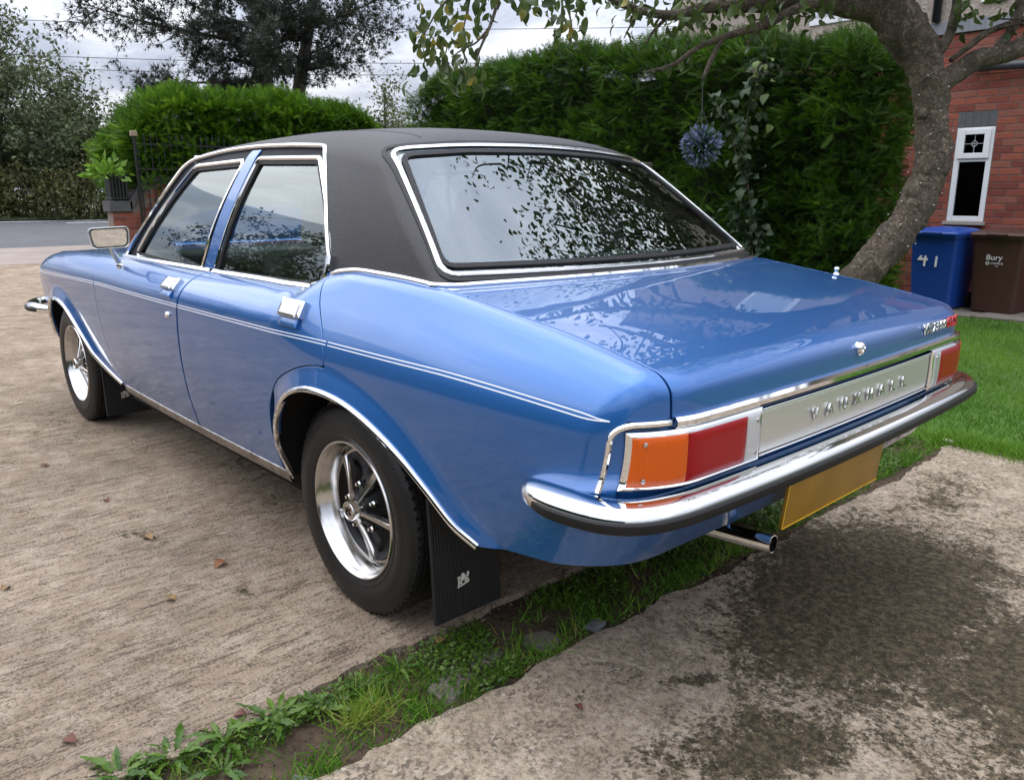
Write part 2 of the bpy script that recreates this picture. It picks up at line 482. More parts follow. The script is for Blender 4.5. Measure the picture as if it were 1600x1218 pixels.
def ch_side(s, t):           # along x, angle t in the section; wraps round the tail and the nose
    s = np.asarray(s, float); t = np.asarray(t, float)
    ph = np.clip(-0.80 - s, 0, None) / 0.36; pf = np.clip(s - 3.10, 0, None) / 0.36
    a = ph - pf
    O = np.stack([np.clip(s, -0.80, 3.10), np.full(s.shape, 0.42), np.full(s.shape, 0.60)], 1)
    D = np.stack([-np.sin(a) * np.cos(t), np.cos(a) * np.cos(t), np.sin(t)], 1)
    return O, D
def ch_top(s, t):            # along x then down the tail (s), across y (t)
    s = np.asarray(s, float); t = np.asarray(t, float)
    ph = np.clip(-0.80 - s, 0, None) / 0.25
    O = np.stack([np.maximum(s, -0.80), t, np.full(s.shape, 0.60)], 1)
    D = np.stack([-np.sin(ph), np.zeros(s.shape), np.cos(ph)], 1)
    return O, D
def ch_tail(s, t):           # s = y, t = z, seen from behind
    s = np.asarray(s, float); t = np.asarray(t, float)
    return np.stack([np.full(s.shape, -0.7), s, t], 1), np.tile([-1.0, 0, 0], (len(s), 1))
def ch_nose(s, t):
    s = np.asarray(s, float); t = np.asarray(t, float)
    return np.stack([np.full(s.shape, 2.9), s, t], 1), np.tile([1.0, 0, 0], (len(s), 1))
def ch_y(s, t):              # s = x, t = z
    s = np.asarray(s, float); t = np.asarray(t, float)
    return np.stack([s, np.full(s.shape, 0.2), t], 1), np.tile([0, 1.0, 0], (len(s), 1))
def ch_roof(s, t):           # s = x, t = angle from straight up
    s = np.asarray(s, float); t = np.asarray(t, float)
    return np.stack([s, np.zeros(s.shape), np.full(s.shape, 0.85)], 1), np.stack([np.zeros(s.shape), np.sin(t), np.cos(t)], 1)
def ch_rear(s, t):           # rear screen, s = y, t = z
    s = np.asarray(s, float); t = np.asarray(t, float)
    return np.stack([np.full(s.shape, 0.75), s, t], 1), np.tile([-1.0, 0, 0], (len(s), 1))
def ch_front(s, t):
    s = np.asarray(s, float); t = np.asarray(t, float)
    return np.stack([np.full(s.shape, 1.0), s, t], 1), np.tile([1.0, 0, 0], (len(s), 1))

def panel_mesh(imp, chart, sr, tr, ds, dt, clips, off=0.0, flange=0.014):
    S = np.arange(sr[0], sr[1] + ds * 0.5, ds); T = np.arange(tr[0], tr[1] + dt * 0.5, dt)
    ns, ntt = len(S), len(T)
    UV = np.stack(np.meshgrid(S, T, indexing='ij'), -1).reshape(-1, 2)
    ev = lambda uv: cast(imp, *chart(uv[:, 0], uv[:, 1]), off=off)
    P = ev(UV)
    i, j = np.meshgrid(np.arange(ns - 1), np.arange(ntt - 1), indexing='ij')
    q = (i * ntt + j).ravel()
    F = [tuple(f) for f in np.stack([q, q + 1, q + ntt + 1, q + ntt], 1).tolist()]
    for f in clips:
        val = f(P)
        val = np.where(np.abs(val) < 1e-7, 1e-7, val)
        new = {}; nuv = []; nF = []
        n0 = len(UV)
        pos = val >= 0
        for fc in F:
            k = sum(bool(pos[v]) for v in fc)
            if k == len(fc): nF.append(fc); continue
            if k == 0: continue
            o = []
            for a, b in zip(fc, fc[1:] + fc[:1]):
                if pos[a]: o.append(a)
                if pos[a] != pos[b]:
                    key = (min(a, b), max(a, b))
                    if key not in new:
                        w = val[a] / (val[a] - val[b])
                        new[key] = n0 + len(nuv); nuv.append(UV[a] + (UV[b] - UV[a]) * w)
                    o.append(new[key])
            if len(o) > 2: nF.append(tuple(o))
        F = nF
        if nuv:
            nuv = np.array(nuv); UV = np.vstack([UV, nuv]); P = np.vstack([P, ev(nuv)])
        used = np.zeros(len(UV), int); used[np.array([v for fc in F for v in fc], int)] = 1
        mp_ = np.cumsum(used) - 1
        UV = UV[used == 1]; P = P[used == 1]
        F = [tuple(int(mp_[v]) for v in fc) for fc in F]
    Nn = grad(imp, P)
    fc = F[len(F) // 2]
    fn = np.cross(P[fc[1]] - P[fc[0]], P[fc[2]] - P[fc[0]])
    if fn @ Nn[fc[0]] < 0: F = [f[::-1] for f in F]
    V = [P]; NV = [Nn.copy()]
    if flange > 0:
        de = {}
        for f in F:
            for a, b in zip(f, f[1:] + f[:1]): de[(a, b)] = 1
        be = [e for e in de if (e[1], e[0]) not in de]
        outd = np.zeros_like(P)
        for a, b in be:
            o = np.cross(P[b] - P[a], Nn[a]); l = np.linalg.norm(o)
            if l > 1e-9: outd[a] += o / l; outd[b] += o / l
        bi = sorted({v for e in be for v in e}); ix = {v: k for k, v in enumerate(bi)}; bi = np.array(bi)
        od = outd[bi]; od /= np.maximum(np.linalg.norm(od, axis=1, keepdims=True), 1e-9)
        r1 = P[bi] + od * 0.0016 - Nn[bi] * 0.0016
        r2 = P[bi] + od * 0.0016 - Nn[bi] * flange
        m1 = len(P); m2 = m1 + len(bi); m3 = m2 + len(bi)
        V += [r1, r1, r2]; NV += [od * 0.75 + Nn[bi] * 0.66, od, od]
        for a, b in be:
            F.append((b, a, m1 + ix[a], m1 + ix[b])); F.append((m2 + ix[b], m2 + ix[a], m3 + ix[a], m3 + ix[b]))
    return np.vstack(V), F, np.vstack(NV)

def add_panel(name, mat, parent, args, mirror=True, **kw):
    V, F, NV = panel_mesh(*args, **kw)
    o = link(name, mesh_data(name, V, F, mat, normals=NV), parent)
    o2 = None
    if mirror:
        s = np.array([1, -1, 1.0])
        o2 = link(name, mesh_data(name, V * s, [f[::-1] for f in F], mat, normals=NV * s), None)
    return o, o2

def sweep_data(name, P, Nn, prof, mat, closed=False, angle=40, taper=0):
    P = np.asarray(P, float); n = len(P)
    if closed: T = np.roll(P, -1, 0) - np.roll(P, 1, 0)
    else:
        T = np.gradient(P, axis=0)
    T /= np.linalg.norm(T, axis=1, keepdims=True)
    B = np.cross(T, Nn); B /= np.linalg.norm(B, axis=1, keepdims=True)
    N2 = np.cross(B, T)
    k = len(prof); V = []
    for i in range(n):
        sc = 1.0
        if taper and not closed: sc = min(1.0, 0.15 + min(i, n - 1 - i) / taper)
        for a, b in prof: V.append(P[i] + B[i] * a * sc + N2[i] * b * sc)
    F = []
    for i in range(n if closed else n - 1):
        j = (i + 1) % n
        for m in range(k):
            m2 = (m + 1) % k
            F.append((i * k + m, j * k + m, j * k + m2, i * k + m2))
    if not closed: F += [tuple(range(k)), tuple((n - 1) * k + m for m in range(k))[::-1]]
    me = mesh_data(name, V, F, mat)
    bm = bmesh.new(); bm.from_mesh(me); bmesh.ops.recalc_face_normals(bm, faces=list(bm.faces)); bm.to_mesh(me); bm.free()
    me.polygons.foreach_set('use_smooth', np.ones(len(me.polygons), bool))
    me.set_sharp_from_angle(angle=R(angle))
    return me

def bead(w, h, n=5, base=-0.002):
    """half-round strip profile, w wide, h high"""
    pr = [(-w / 2, base)]
    for i in range(n + 1):
        a = math.pi * i / n
        pr.append((-w / 2 * math.cos(a), h * math.sin(a) ** 0.8))
    return pr + [(w / 2, base)]

def mirror_me(me):
    m2 = me.copy()
    co = np.empty(len(m2.vertices) * 3, np.float32); m2.vertices.foreach_get('co', co)
    co = co.reshape(-1, 3); co[:, 1] *= -1; m2.vertices.foreach_set('co', co.ravel())
    m2.flip_normals(); m2.update()
    return m2

def both(name, me, pl, pr):
    return link(name, me, pl), link(name, mirror_me(me), pr)

def on_side(xz, imp=body, off=0.0):
    xz = np.asarray(xz, float)
    P = cast(imp, *ch_y(xz[:, 0], xz[:, 1])); Nn = grad(imp, P)
    return P + Nn * off, Nn

car = empty('saloon_car', (0, 0, 0), 0, 'blue four-door saloon car with black vinyl roof parked on the concrete drive', 'car')

# ---- side view outlines
DOOR_F = np.vstack([smooth_poly([(2.035, 0.90), (2.02, 0.84), (2.008, 0.77), (2.004, 0.66), (2.002, 0.54), (1.985, 0.45), (1.955, 0.36), (1.93, 0.312)], 4),
                    [(1.06, 0.312)], smooth_poly([(1.055, 0.45), (1.03, 0.62), (1.005, 0.76), (0.99, 0.83), (0.985, 0.95)], 4), [(2.035, 0.95)]])
_rd = smooth_poly([(1.051, 0.312), (1.046, 0.45), (1.021, 0.62), (0.996, 0.76), (0.981, 0.83), (0.976, 0.95)], 4)
_arch_off = smooth_poly([(0.40, 0.312), (0.405, 0.38), (0.395, 0.46), (0.36, 0.545), (0.29, 0.625), (0.19, 0.672), (0.10, 0.698), (0.03, 0.707)], 5)
DOOR_R = np.vstack([_rd, [(0.165, 1.0)], round_poly([(0.165, 0.98), (0.160, 0.93), (0.10, 0.86), (0.03, 0.78), (0.008, 0.707)], [0, 0.03, 0.15, 0.12, 0.006], 6, closed=False), _arch_off[::-1][1:]])
GLASS_F = round_poly([(1.82, 0.896), (1.46, 0.884), (1.135, 0.879), (0.992, 1.252), (1.405, 1.243)], [0.03, 0.2, 0.012, 0.012, 0.03], 6)
GLASS_R = round_poly([(0.985, 0.882), (0.865, 1.256), (0.452, 1.246), (0.338, 1.137), (0.276, 1.045), (0.222, 0.942), (0.255, 0.890), (0.587, 0.884)], [0.012, 0.012, 0.015, 0.1, 0.15, 0.1, 0.06, 0.2], 6)
RAIL = round_poly([(1.965, 0.875), (1.655, 1.120), (1.500, 1.274), (1.22, 1.300), (0.96, 1.306), (0.69, 1.301), (0.435, 1.288), (0.312, 1.137), (0.205, 0.94), (0.195, 0.875)], [0, 0.2, 0.06, 0.15, 0.2, 0.2, 0.03, 0.15, 0.1, 0], 6, closed=False)
OPEN = np.vstack([RAIL, [(0.19, 0.80), (1.98, 0.80)]])

YL = 0.692                                  # boot lid side gap
G = 0.0030                                  # half of a panel gap
lidf = lambda y: -0.402 - 0.035 * (1 - (y / 0.69)**2)

# ---- body panels
fd, fd2 = add_panel('front_door', M_paint, car, (body, ch_side, (0.95, 2.06), (-0.95, 0.90), 0.013, 0.022, [lambda P: -sd_poly(P[:, 0], P[:, 2], DOOR_F) - G, lambda P: P[:, 1] - 0.685]))
rd, rd2 = add_panel('rear_door', M_paint, car, (body, ch_side, (-0.02, 1.08), (-0.95, 0.98), 0.011, 0.020, [lambda P: -sd_poly(P[:, 0], P[:, 2], DOOR_R) - G, lambda P: P[:, 1] - 0.68]))
fd2.parent = car; rd2.parent = car
YTAIL = 0.772                               # outer end of the tail lamp recess
def q_tail(P):
    return np.maximum.reduce([P[:, 2] - 0.752, P[:, 1] - YTAIL, P[:, 0] + 0.86])
qw, qw2 = add_panel('rear_wing', M_paint, car, (body, ch_side, (-1.42, 0.46), (-0.80, 1.12), 0.011, 0.018, [
    lambda P: sd_poly(P[:, 0], P[:, 2], DOOR_R) - G, lambda P: sd_poly(P[:, 0], P[:, 2], ARCHR_POLY), lambda P: P[:, 2] - ZB(P[:, 0]),
    lambda P: P[:, 1] - YL - G, q_tail, lambda P: 0.30 - P[:, 0] + 4 * np.maximum(P[:, 2] - 0.60, 0) * (P[:, 0] < 0.3) + 0.02]))
qw2.parent = car
fwg, fwg2 = add_panel('front_wing', M_paint, car, (body, ch_side, (1.88, 3.60), (-0.95, 1.02), 0.014, 0.022, [
    lambda P: sd_poly(P[:, 0], P[:, 2], DOOR_F) - G, lambda P: sd_poly(P[:, 0], P[:, 2], ARCHF_POLY), lambda P: P[:, 2] - ZB(P[:, 0]), lambda P: P[:, 1] - 0.66 - G, lambda P: P[:, 0] - 1.93 + 0.0 * P[:, 2]]))
fwg2.parent = car
lid, _ = add_panel('boot_lid', M_paint, car, (body, ch_top, (-1.10, -0.39), (-0.69, 0.69), 0.009, 0.0115, [
    lambda P: YL - 0.0045 - np.abs(P[:, 1]), lambda P: lidf(P[:, 1]) - G - P[:, 0] - 0.05 * np.clip(np.abs(P[:, 1]) - 0.60, 0, 1), lambda P: P[:, 2] - 0.748]), mirror=False, flange=0.03)
ton, _ = add_panel('rear_deck_panel', M_paint, car, (body, ch_top, (-0.50, -0.10), (-0.69, 0.69), 0.012, 0.0115, [
    lambda P: YL - G - np.abs(P[:, 1]), lambda P: P[:, 0] - lidf(P[:, 1]) - G + 0.05 * np.clip(np.abs(P[:, 1]) - 0.60, 0, 1)]), mirror=False)
bon, _ = add_panel('bonnet', M_paint, car, (body, ch_top, (2.02, 3.34), (-0.66, 0.66), 0.02, 0.02, [lambda P: 0.66 - G - np.abs(P[:, 1])]), mirror=False)
scu, _ = add_panel('scuttle_panel', M_paint, car, (body, ch_top, (1.75, 2.012), (-0.70, 0.70), 0.02, 0.02, []), mirror=False)
nose, _ = add_panel('nose_panel', M_paint, car, (body, ch_nose, (-0.66, 0.66), (0.40, 0.83), 0.02, 0.02, [lambda P: P[:, 0] - 3.335]), mirror=False)
tail, _ = add_panel('tail_panel', M_paint, car, (body, ch_tail, (-YTAIL, YTAIL), (0.58, 0.752), 0.015, 0.012, []), mirror=False, off=-0.014, flange=0.0)
val, _ = add_panel('rear_valance', M_paint, car, (body, ch_tail, (-YTAIL, YTAIL), (0.41, 0.60), 0.015, 0.010, [lambda P: P[:, 2] - ZB(P[:, 0]) - 0.0]), mirror=False, flange=0.0)
# dark inner shell added behind the gaps to keep light out; floor and wheel boxes
V, F, NV = panel_mesh(body, ch_side, (-1.30, 3.45), (-0.98, 1.0), 0.05, 0.05, [lambda P: sd_poly(P[:, 0], P[:, 2], ARCHR_POLY) - 0.004, lambda P: sd_poly(P[:, 0], P[:, 2], ARCHF_POLY) - 0.004, lambda P: P[:, 2] - ZB(P[:, 0]) - 0.012], off=-0.022, flange=0)
V2 = V * [1, -1, 1]; nV = len(V)
VT, FT, _n = panel_mesh(body, ch_top, (-1.06, -0.40), (-0.69, 0.69), 0.05, 0.05, [], off=-0.03, flange=0)
VA = np.vstack([V, V2, VT]); FA = F + [tuple(v + nV for v in f[::-1]) for f in F] + [tuple(v + 2 * nV for v in f) for f in FT]
link('inner_shell', mesh_data('inner_shell', VA, FA, M_gap, smooth=True), car)
mb = MB()
mb.box((0.36, -0.74, 0.24), (1.95, 0.74, 0.30)).box((-0.85, -0.56, 0.47), (3.2, 0.56, 0.52)).box((-0.90, -0.70, 0.50), (-0.60, 0.70, 0.54)).box((0.30, -0.10, 0.2), (2.3, 0.10, 0.30))
mb.box((-0.08, -0.66, 0.24), (0.08, 0.66, 0.34)).box((2.60, -0.66, 0.22), (2.74, 0.66, 0.30)).box((-0.66, -0.3, 0.33), (-0.40, 0.5, 0.48))
mb.build('floor_pan', M_under, car)
for X, A in ((0.0, ARCH_R), (2.667, ARCH_F)):
    for s in (1, -1):
        Q = resample(A, 0.04); vv = []; ff = []
        for k, (x, z) in enumerate(Q):
            for yy in (0.825, 0.54): vv.append((X + (x - X) * 1.0, s * yy, z + 0.004))
        for k in range(len(Q) - 1): ff.append((2 * k, 2 * k + 1, 2 * k + 3, 2 * k + 2))
        ff.append(tuple(range(1, 2 * len(Q), 2)))
        # drop verts of the outer edge on the lip
        P_, _nn = on_side(Q); 
        for k in range(len(Q)): vv[2 * k] = (Q[k][0], s * (P_[k][1] - 0.010), Q[k][1] + 0.002)
        link('wheel_box', mesh_data('wheel_box', vv, ff, M_under), car)

# ---- chrome along the arches, sills, pinstripe
for A in (ARCH_R, ARCH_F):
    Q = resample(A, 0.02); P, Nn = on_side(Q)
    both('arch_trim', sweep_data('arch_trim', P, Nn, [(-0.009, -0.006), (-0.009, 0.003), (-0.005, 0.007), (0.002, 0.008), (0.007, 0.004), (0.008, -0.006)], M_chrome), car, car)
Q = np.stack([np.linspace(0.36, 1.92, 60), np.full(60, 0.2965)], 1); P, Nn = on_side(Q)
both('sill_trim', sweep_data('sill_trim', P, Nn, [(-0.020, -0.004), (-0.018, 0.005), (0.0, 0.008), (0.018, 0.004), (0.020, -0.006)], pbr('weathered_sill_chrome', (0.42, 0.41, 0.40), 0.25, 1.0, var=(0.14, 0.13, 0.12), vscale=22)), car, car)
def zs(x): return 0.7695 - 0.02 * np.clip((-x - 0.45) / 0.47, 0, 1)**1.5 - 0.042 * np.clip((x - 1.9) / 1.5, 0, 1)**1.3
for a, b, par in ((-0.925, 0.003, (qw, qw2)), (0.013, 0.990, (rd, rd2)), (1.000, 2.003, (fd, fd2)), (2.014, 3.36, (fwg, fwg2))):
    xs = np.linspace(a, b, max(12, int((b - a) / 0.02)))
    for dz in (0.0042, -0.0042):
        P, Nn = on_side(np.stack([xs, zs(xs) + dz * np.clip((xs + 0.925) / 0.05, 0, 1)], 1), off=0.0004)
        both('pinstripe', sweep_data('pinstripe', P, Nn, [(-0.0012, -0.001), (-0.0012, 0.0005), (0.0012, 0.0005), (0.0012, -0.001)], M_stripe), par[0], par[1])

# ---- roof, pillars, glass
def rear_poly(d):
    top = [(-0.542 - d * 0.85, 1.262 + d * 0.7), (-0.49, 1.271 + d * 0.8), (-0.3, 1.286 + d * 0.8), (0, 1.293 + d * 0.8), (0.3, 1.286 + d * 0.8), (0.49, 1.271 + d * 0.8), (0.542 + d * 0.85, 1.262 + d * 0.7)]
    return np.array([(-0.664 - d * 0.7, 0.957 - d), (-0.40, 0.9545 - d), (0, 0.953 - d), (0.40, 0.9545 - d), (0.664 + d * 0.7, 0.957 - d)] + top[::-1])
REARP = round_poly(rear_poly(0.0), [0.03, 0.1, 0.1, 0.1, 0.03, 0.03, 0.03, 0.1, 0.1, 0.1, 0.03, 0.03], 5)
FRONTP = round_poly([(-0.655, 0.92), (0, 0.915), (0.655, 0.92), (0.555, 1.255), (0.3, 1.295), (0, 1.305), (-0.3, 1.295), (-0.555, 1.255)], 0.04, 5)
def rear_c(P):
    return -0.598 * (P[:, 0] - 0.115) + 0.801 * (P[:, 2] - 1.268) - 0.045 * (1 - np.minimum((np.abs(P[:, 1]) / 0.62)**2, 1.4))
def out_rear(P): return np.where(rear_c(P) > -0.012, sd_poly(P[:, 1], P[:, 2], REARP), 0.2)
def out_front(P): return np.where((P[:, 0] > 1.3), sd_poly(P[:, 1], P[:, 2], FRONTP), 0.2)
V, F, NV = panel_mesh(green, ch_roof, (-0.46, 2.02), (-1.62, 1.62), 0.0125, 0.0165, [
    lambda P: np.where(np.abs(P[:, 1]) > 0.45, sd_poly(P[:, 0], P[:, 2], OPEN), 0.2), out_rear, out_front,
    lambda P: P[:, 2] - np.minimum(ZT(P[:, 0]) - 0.012, 0.93), lambda P: 1.52 - P[:, 0] + 0.9 * np.clip(1.30 - P[:, 2], 0, 0.001) + 0.0 * P[:, 0]], flange=0.01)
roof = link('vinyl_roof', mesh_data('vinyl_roof', V, F, M_vinyl, normals=NV), car)
for s in (1, -1):
    V, F, NV = panel_mesh(green, ch_roof, (1.40, 2.10), (-1.62, 1.62), 0.0125, 0.0165, [
        lambda P: np.where(np.abs(P[:, 1]) > 0.45, sd_poly(P[:, 0], P[:, 2], OPEN), 0.2), out_front, lambda P: P[:, 2] - 0.86, lambda P: P[:, 0] - 1.522, lambda P: s * P[:, 1] - 0.45], flange=0.01)
    link('windscreen_pillar', mesh_data('windscreen_pillar', V, F, M_paint, normals=NV), car)
# seams of the vinyl
for ysm in (0.40, -0.40):
    xs = np.linspace(0.155, 1.42, 60)
    P = cast(green, np.stack([xs, np.full(60, ysm), np.full(60, 1.0)], 1), np.tile([0, 0, 1.0], (60, 1))); Nn = grad(green, P)
    link('roof_seam', sweep_data('roof_seam', P, Nn, bead(0.006, 0.0018, 4), M_vinyl), roof)
rw, _ = add_panel('rear_window', M_glass, car, (green, ch_rear, (-0.70, 0.70), (0.94, 1.32), 0.02, 0.015, [lambda P: -sd_poly(P[:, 1], P[:, 2], REARP) + 0.004]), mirror=False, off=-0.004, flange=0)
ws, _ = add_panel('windscreen', M_glass, car, (green, ch_front, (-0.70, 0.70), (0.90, 1.32), 0.02, 0.015, [lambda P: -sd_poly(P[:, 1], P[:, 2], FRONTP) + 0.004]), mirror=False, off=-0.004, flange=0)
Q = resample(REARP, 0.012, True); P = cast(green, *ch_rear(Q[:, 0], Q[:, 1])); Nn = grad(green, P)
link('window_trim', sweep_data('window_trim', P, Nn, [(-0.007, -0.006), (-0.0068, 0.004), (-0.0035, 0.007), (0.003, 0.007), (0.0068, 0.004), (0.007, -0.006)], M_chrome, True), rw)
Q2 = resample(round_poly(rear_poly(-0.020), 0.03, 5), 0.012, True); P = cast(green, *ch_rear(Q2[:, 0], Q2[:, 1])); Nn = grad(green, P)
link('window_seal', sweep_data('window_seal', P, Nn, [(-0.009, -0.008), (-0.008, 0.002), (0.008, 0.002), (0.009, -0.008)], M_rubber, True), rw)
Q3 = resample(round_poly(rear_poly(0.011), 0.03, 5), 0.012, True); P = cast(green, *ch_rear(Q3[:, 0], Q3[:, 1])); Nn = grad(green, P)
link('outer_seal', sweep_data('outer_seal', P, Nn, [(-0.009, -0.008), (-0.007, 0.004), (0.007, 0.003), (0.009, -0.008)], M_rubber, True), rw)
# heater wires on the rear window
for k in range(9):
    zz = 0.995 + k * 0.030
    w = np.interp(zz, [0.966, 1.262], [0.60, 0.49])
    ys = np.linspace(-w, w, 24); P = cast(green, *ch_rear(ys, np.full(24, zz)), off=-0.005); Nn = grad(green, P)
    link('heater_wire', sweep_data('heater_wire', P, Nn, [(-0.0005, -0.0005), (-0.0005, 0.0005), (0.0005, 0.0005), (0.0005, -0.0005)], M_trimgrey), rw)
Q = resample(FRONTP, 0.02, True); P = cast(green, *ch_front(Q[:, 0], Q[:, 1])); Nn = grad(green, P)
link('window_trim', sweep_data('window_trim', P, Nn, bead(0.02, 0.007), M_chrome, True), ws)
# side glass, black frame behind, chrome round it
for poly, dl, dr in ((GLASS_F, fd, fd2), (GLASS_R, rd, rd2)):
    V, F, NV = panel_mesh(green, ch_y, (poly[:, 0].min() - 0.02, poly[:, 0].max() + 0.02), (0.86, 1.27), 0.02, 0.015, [lambda P: -sd_poly(P[:, 0], P[:, 2], poly) + 0.006], off=-0.012, flange=0)
    me = mesh_data('window_pane', V, F, M_glass, normals=NV); both('window_pane', me, dl, dr)
    Q = resample(poly, 0.010, True); P, Nn = on_side(Q, green)
    sgn = 1.0 if np.cross(np.roll(P, -1, 0) - P, Nn)[5] @ (P[5] - P.mean(0)) > 0 else -1.0
    pr = [(0.002, -0.012), (0.003, 0.001), (0.008, 0.005), (0.016, 0.004), (0.020, 0.000), (0.020, -0.012)]
    both('window_frame', sweep_data('window_frame', P, Nn, [(a * sgn, b) for a, b in pr], M_chrome, True, 25), dl, dr)
    pr = [(-0.010, -0.014), (-0.009, -0.004), (0.004, -0.002), (0.005, -0.014)]
    both('window_seal', sweep_data('window_seal', P, Nn, [(a * sgn, b) for a, b in pr], M_rubber, True, 25), dl, dr)
# black door frame sheet between rail and glass
V, F, NV = panel_mesh(green, ch_y, (0.17, 2.0), (0.84, 1.33), 0.014, 0.012, [lambda P: -sd_poly(P[:, 0], P[:, 2], OPEN) + 0.003, lambda P: np.minimum(sd_poly(P[:, 0], P[:, 2], GLASS_F), sd_poly(P[:, 0], P[:, 2], GLASS_R)) - 0.004], off=-0.007, flange=0)
both('door_frame_gap', mesh_data('door_frame_gap', V, F, M_gap, normals=NV), car, car)
# painted centre pillar between the two doors
BP = np.array([(1.098, 0.86), (1.014, 0.86), (0.892, 1.295), (0.962, 1.295)])
V, F, NV = panel_mesh(green, ch_y, (0.87, 1.12), (0.85, 1.30), 0.008, 0.012, [lambda P: -sd_poly(P[:, 0], P[:, 2], BP)], off=0.001, flange=0.006)
both('centre_pillar', mesh_data('centre_pillar', V, F, M_paint, normals=NV), car, car)
# painted front pillar edge
Q = resample(RAIL, 0.012); P, Nn = on_side(Q, green)
me = sweep_data('drip_rail', P, Nn, [(-0.006, -0.004), (-0.007, 0.006), (-0.002, 0.011), (0.004, 0.010), (0.007, 0.004), (0.006, -0.004)], M_chrome, False, 30)
both('drip_rail', me, car, car)
# belt moulding below the windows
def on_top(xy, off=0.0, imp=body):
    xy = np.asarray(xy, float)
    P = cast(imp, np.column_stack([xy, np.full(len(xy), 0.6)]), np.tile([0, 0, 1.0], (len(xy), 1))); Nn = grad(imp, P)
    return P + Nn * off, Nn
for a, b, par in ((1.010, 1.955, (fd, fd2)), (0.262, 1.000, (rd, rd2))):
    xs = np.linspace(a, b, 70); zz_ = np.full(70, 0.88)
    yy = YG(xs, zz_) + 0.010
    P, Nn = on_top(np.stack([xs, yy], 1), 0.0)
    Nn = 0.5 * Nn + 0.5 * np.array([0, 1.0, 0]); P[:, 2] = np.maximum(P[:, 2], 0.8795)
    if a < 0.5:
        ex_ = smooth_poly([(0.206, 0.975), (0.205, 0.945), (0.212, 0.917), (0.232, 0.893)], 8); Pe, Ne = on_side(ex_, green, 0.012)
        P = np.vstack([Pe, P]); Nn = np.vstack([Ne, Nn])
        P = smooth_poly(P[::4], 4); Nn = np.vstack([np.repeat(Nn[::4][:-1], 4, 0), Nn[-1:]])[:len(P)]
        while len(Nn) < len(P): Nn = np.vstack([Nn, Nn[-1:]])
    both('belt_moulding', sweep_data('belt_moulding', P, Nn, [(-0.011, -0.014), (-0.012, 0.004), (-0.006, 0.009), (0.005, 0.009), (0.012, 0.003), (0.012, -0.014)], M_chrome, False, 30), par[0], par[1])
# chrome along the foot of the vinyl, round the back below the rear window
pts = [(0.195, 0.7085, 0.962)] + [(x, None, None) for x in np.linspace(0.14, -0.34, 20)]
PP = []
for x in np.linspace(0.185, -0.285, 22):
    y = YG(np.array([x]), np.array([ZT(np.array([x]))[0]]))[0] + 0.006
    PP.append((x, y))
for y in (0.655, 0.60, 0.5, 0.35, 0.15, 0.0):
    PP.append((0.115 - (0.801 * (1.268 - 0.945) + 0.045 * (1 - (y / 0.62)**2)) / 0.598 - 0.010, y))
PP = np.array(PP)
PP = np.vstack([PP, (PP * [1, -1])[::-1][1:]])
Q = resample(smooth_poly(PP, 4), 0.014)
P = cast(body, np.stack([Q[:, 0], Q[:, 1], np.full(len(Q), 0.6)], 1), np.tile([0, 0, 1.0], (len(Q), 1))); Nn = grad(body, P)
link('vinyl_edge_trim', sweep_data('vinyl_edge_trim', P, Nn, [(-0.008, -0.01), (-0.009, 0.004), (-0.004, 0.009), (0.004, 0.009), (0.009, 0.004), (0.008, -0.01)], M_chrome, False, 30), roof)

# ---- tail: slabs laid on the tail surface
def slab_on(fm, u0, u1, v0, v1, nu, nv, h0, h1, bev):
    """raised slab: fm(u, v) -> P, N ; base at height h0, face at h1 with a bevel"""
    U = np.concatenate([[u0, u0], np.linspace(u0, u1, nu) , [u1, u1]]); Vv = np.concatenate([[v0, v0], np.linspace(v0, v1, nv), [v1, v1]])
    iu = np.clip(U, min(u0, u1) + bev, max(u0, u1) - bev); iv = np.clip(Vv, min(v0, v1) + bev, max(v0, v1) - bev)
    n, m = len(U), len(Vv); pts = []; hs = []
    for i in range(n):
        for j in range(m):
            ring = min(i, j, n - 1 - i, m - 1 - j)
            if ring == 0: pts.append((U[i], Vv[j])); hs.append(h0)
            elif ring == 1: pts.append((U[i], Vv[j])); hs.append(h1 - bev * 0.7)
            else: pts.append((iu[i], iv[j])); hs.append(h1)
    pts = np.array(pts); P, Nn = fm(pts[:, 0], pts[:, 1])
    P = P + Nn * np.array(hs)[:, None]
    F = [(i * m + j, i * m + j + 1, (i + 1) * m + j + 1, (i + 1) * m + j) for i in range(n - 1) for j in range(m - 1)]
    return P, F
def tail_map(u, v):
    P = cast(body, *ch_tail(u, v)); Nn = grad(body, P); Nn[:, 2] *= 0.2; Nn /= np.linalg.norm(Nn, axis=1, keepdims=True)
    return P, Nn
def slab(name, mat, par, u0, u1, v0, v1, h0, h1, bev=0.003, nu=14, nv=6, fm=tail_map, mirror_par=None):
    P, F = slab_on(fm, u0, u1, v0, v1, nu, nv, h0, h1, bev)
    me = mesh_data(name, P, F, mat)
    bm = bmesh.new(); bm.from_mesh(me); bmesh.ops.remove_doubles(bm, verts=bm.verts, dist=1e-6); bmesh.ops.recalc_face_normals(bm, faces=list(bm.faces)); bm.to_mesh(me); bm.free()
    me.polygons.foreach_set('use_smooth', np.ones(len(me.polygons), bool)); me.set_sharp_from_angle(angle=R(35))
    o = link(name, me, par)
    return (o, link(name, mirror_me(me), mirror_par)) if mirror_par is not None else o
ap = slab('rear_name_panel', M_alu, car, -0.428, 0.428, 0.632, 0.722, -0.02, 0.010, 0.002, 30, 4)
slab('panel_edge', M_chrome, ap, -0.43, 0.43, 0.7235, 0.728, -0.02, 0.013, 0.001, 30, 3)
slab('panel_edge', M_chrome, ap, -0.43, 0.43, 0.6265, 0.6305, -0.02, 0.013, 0.001, 30, 3)
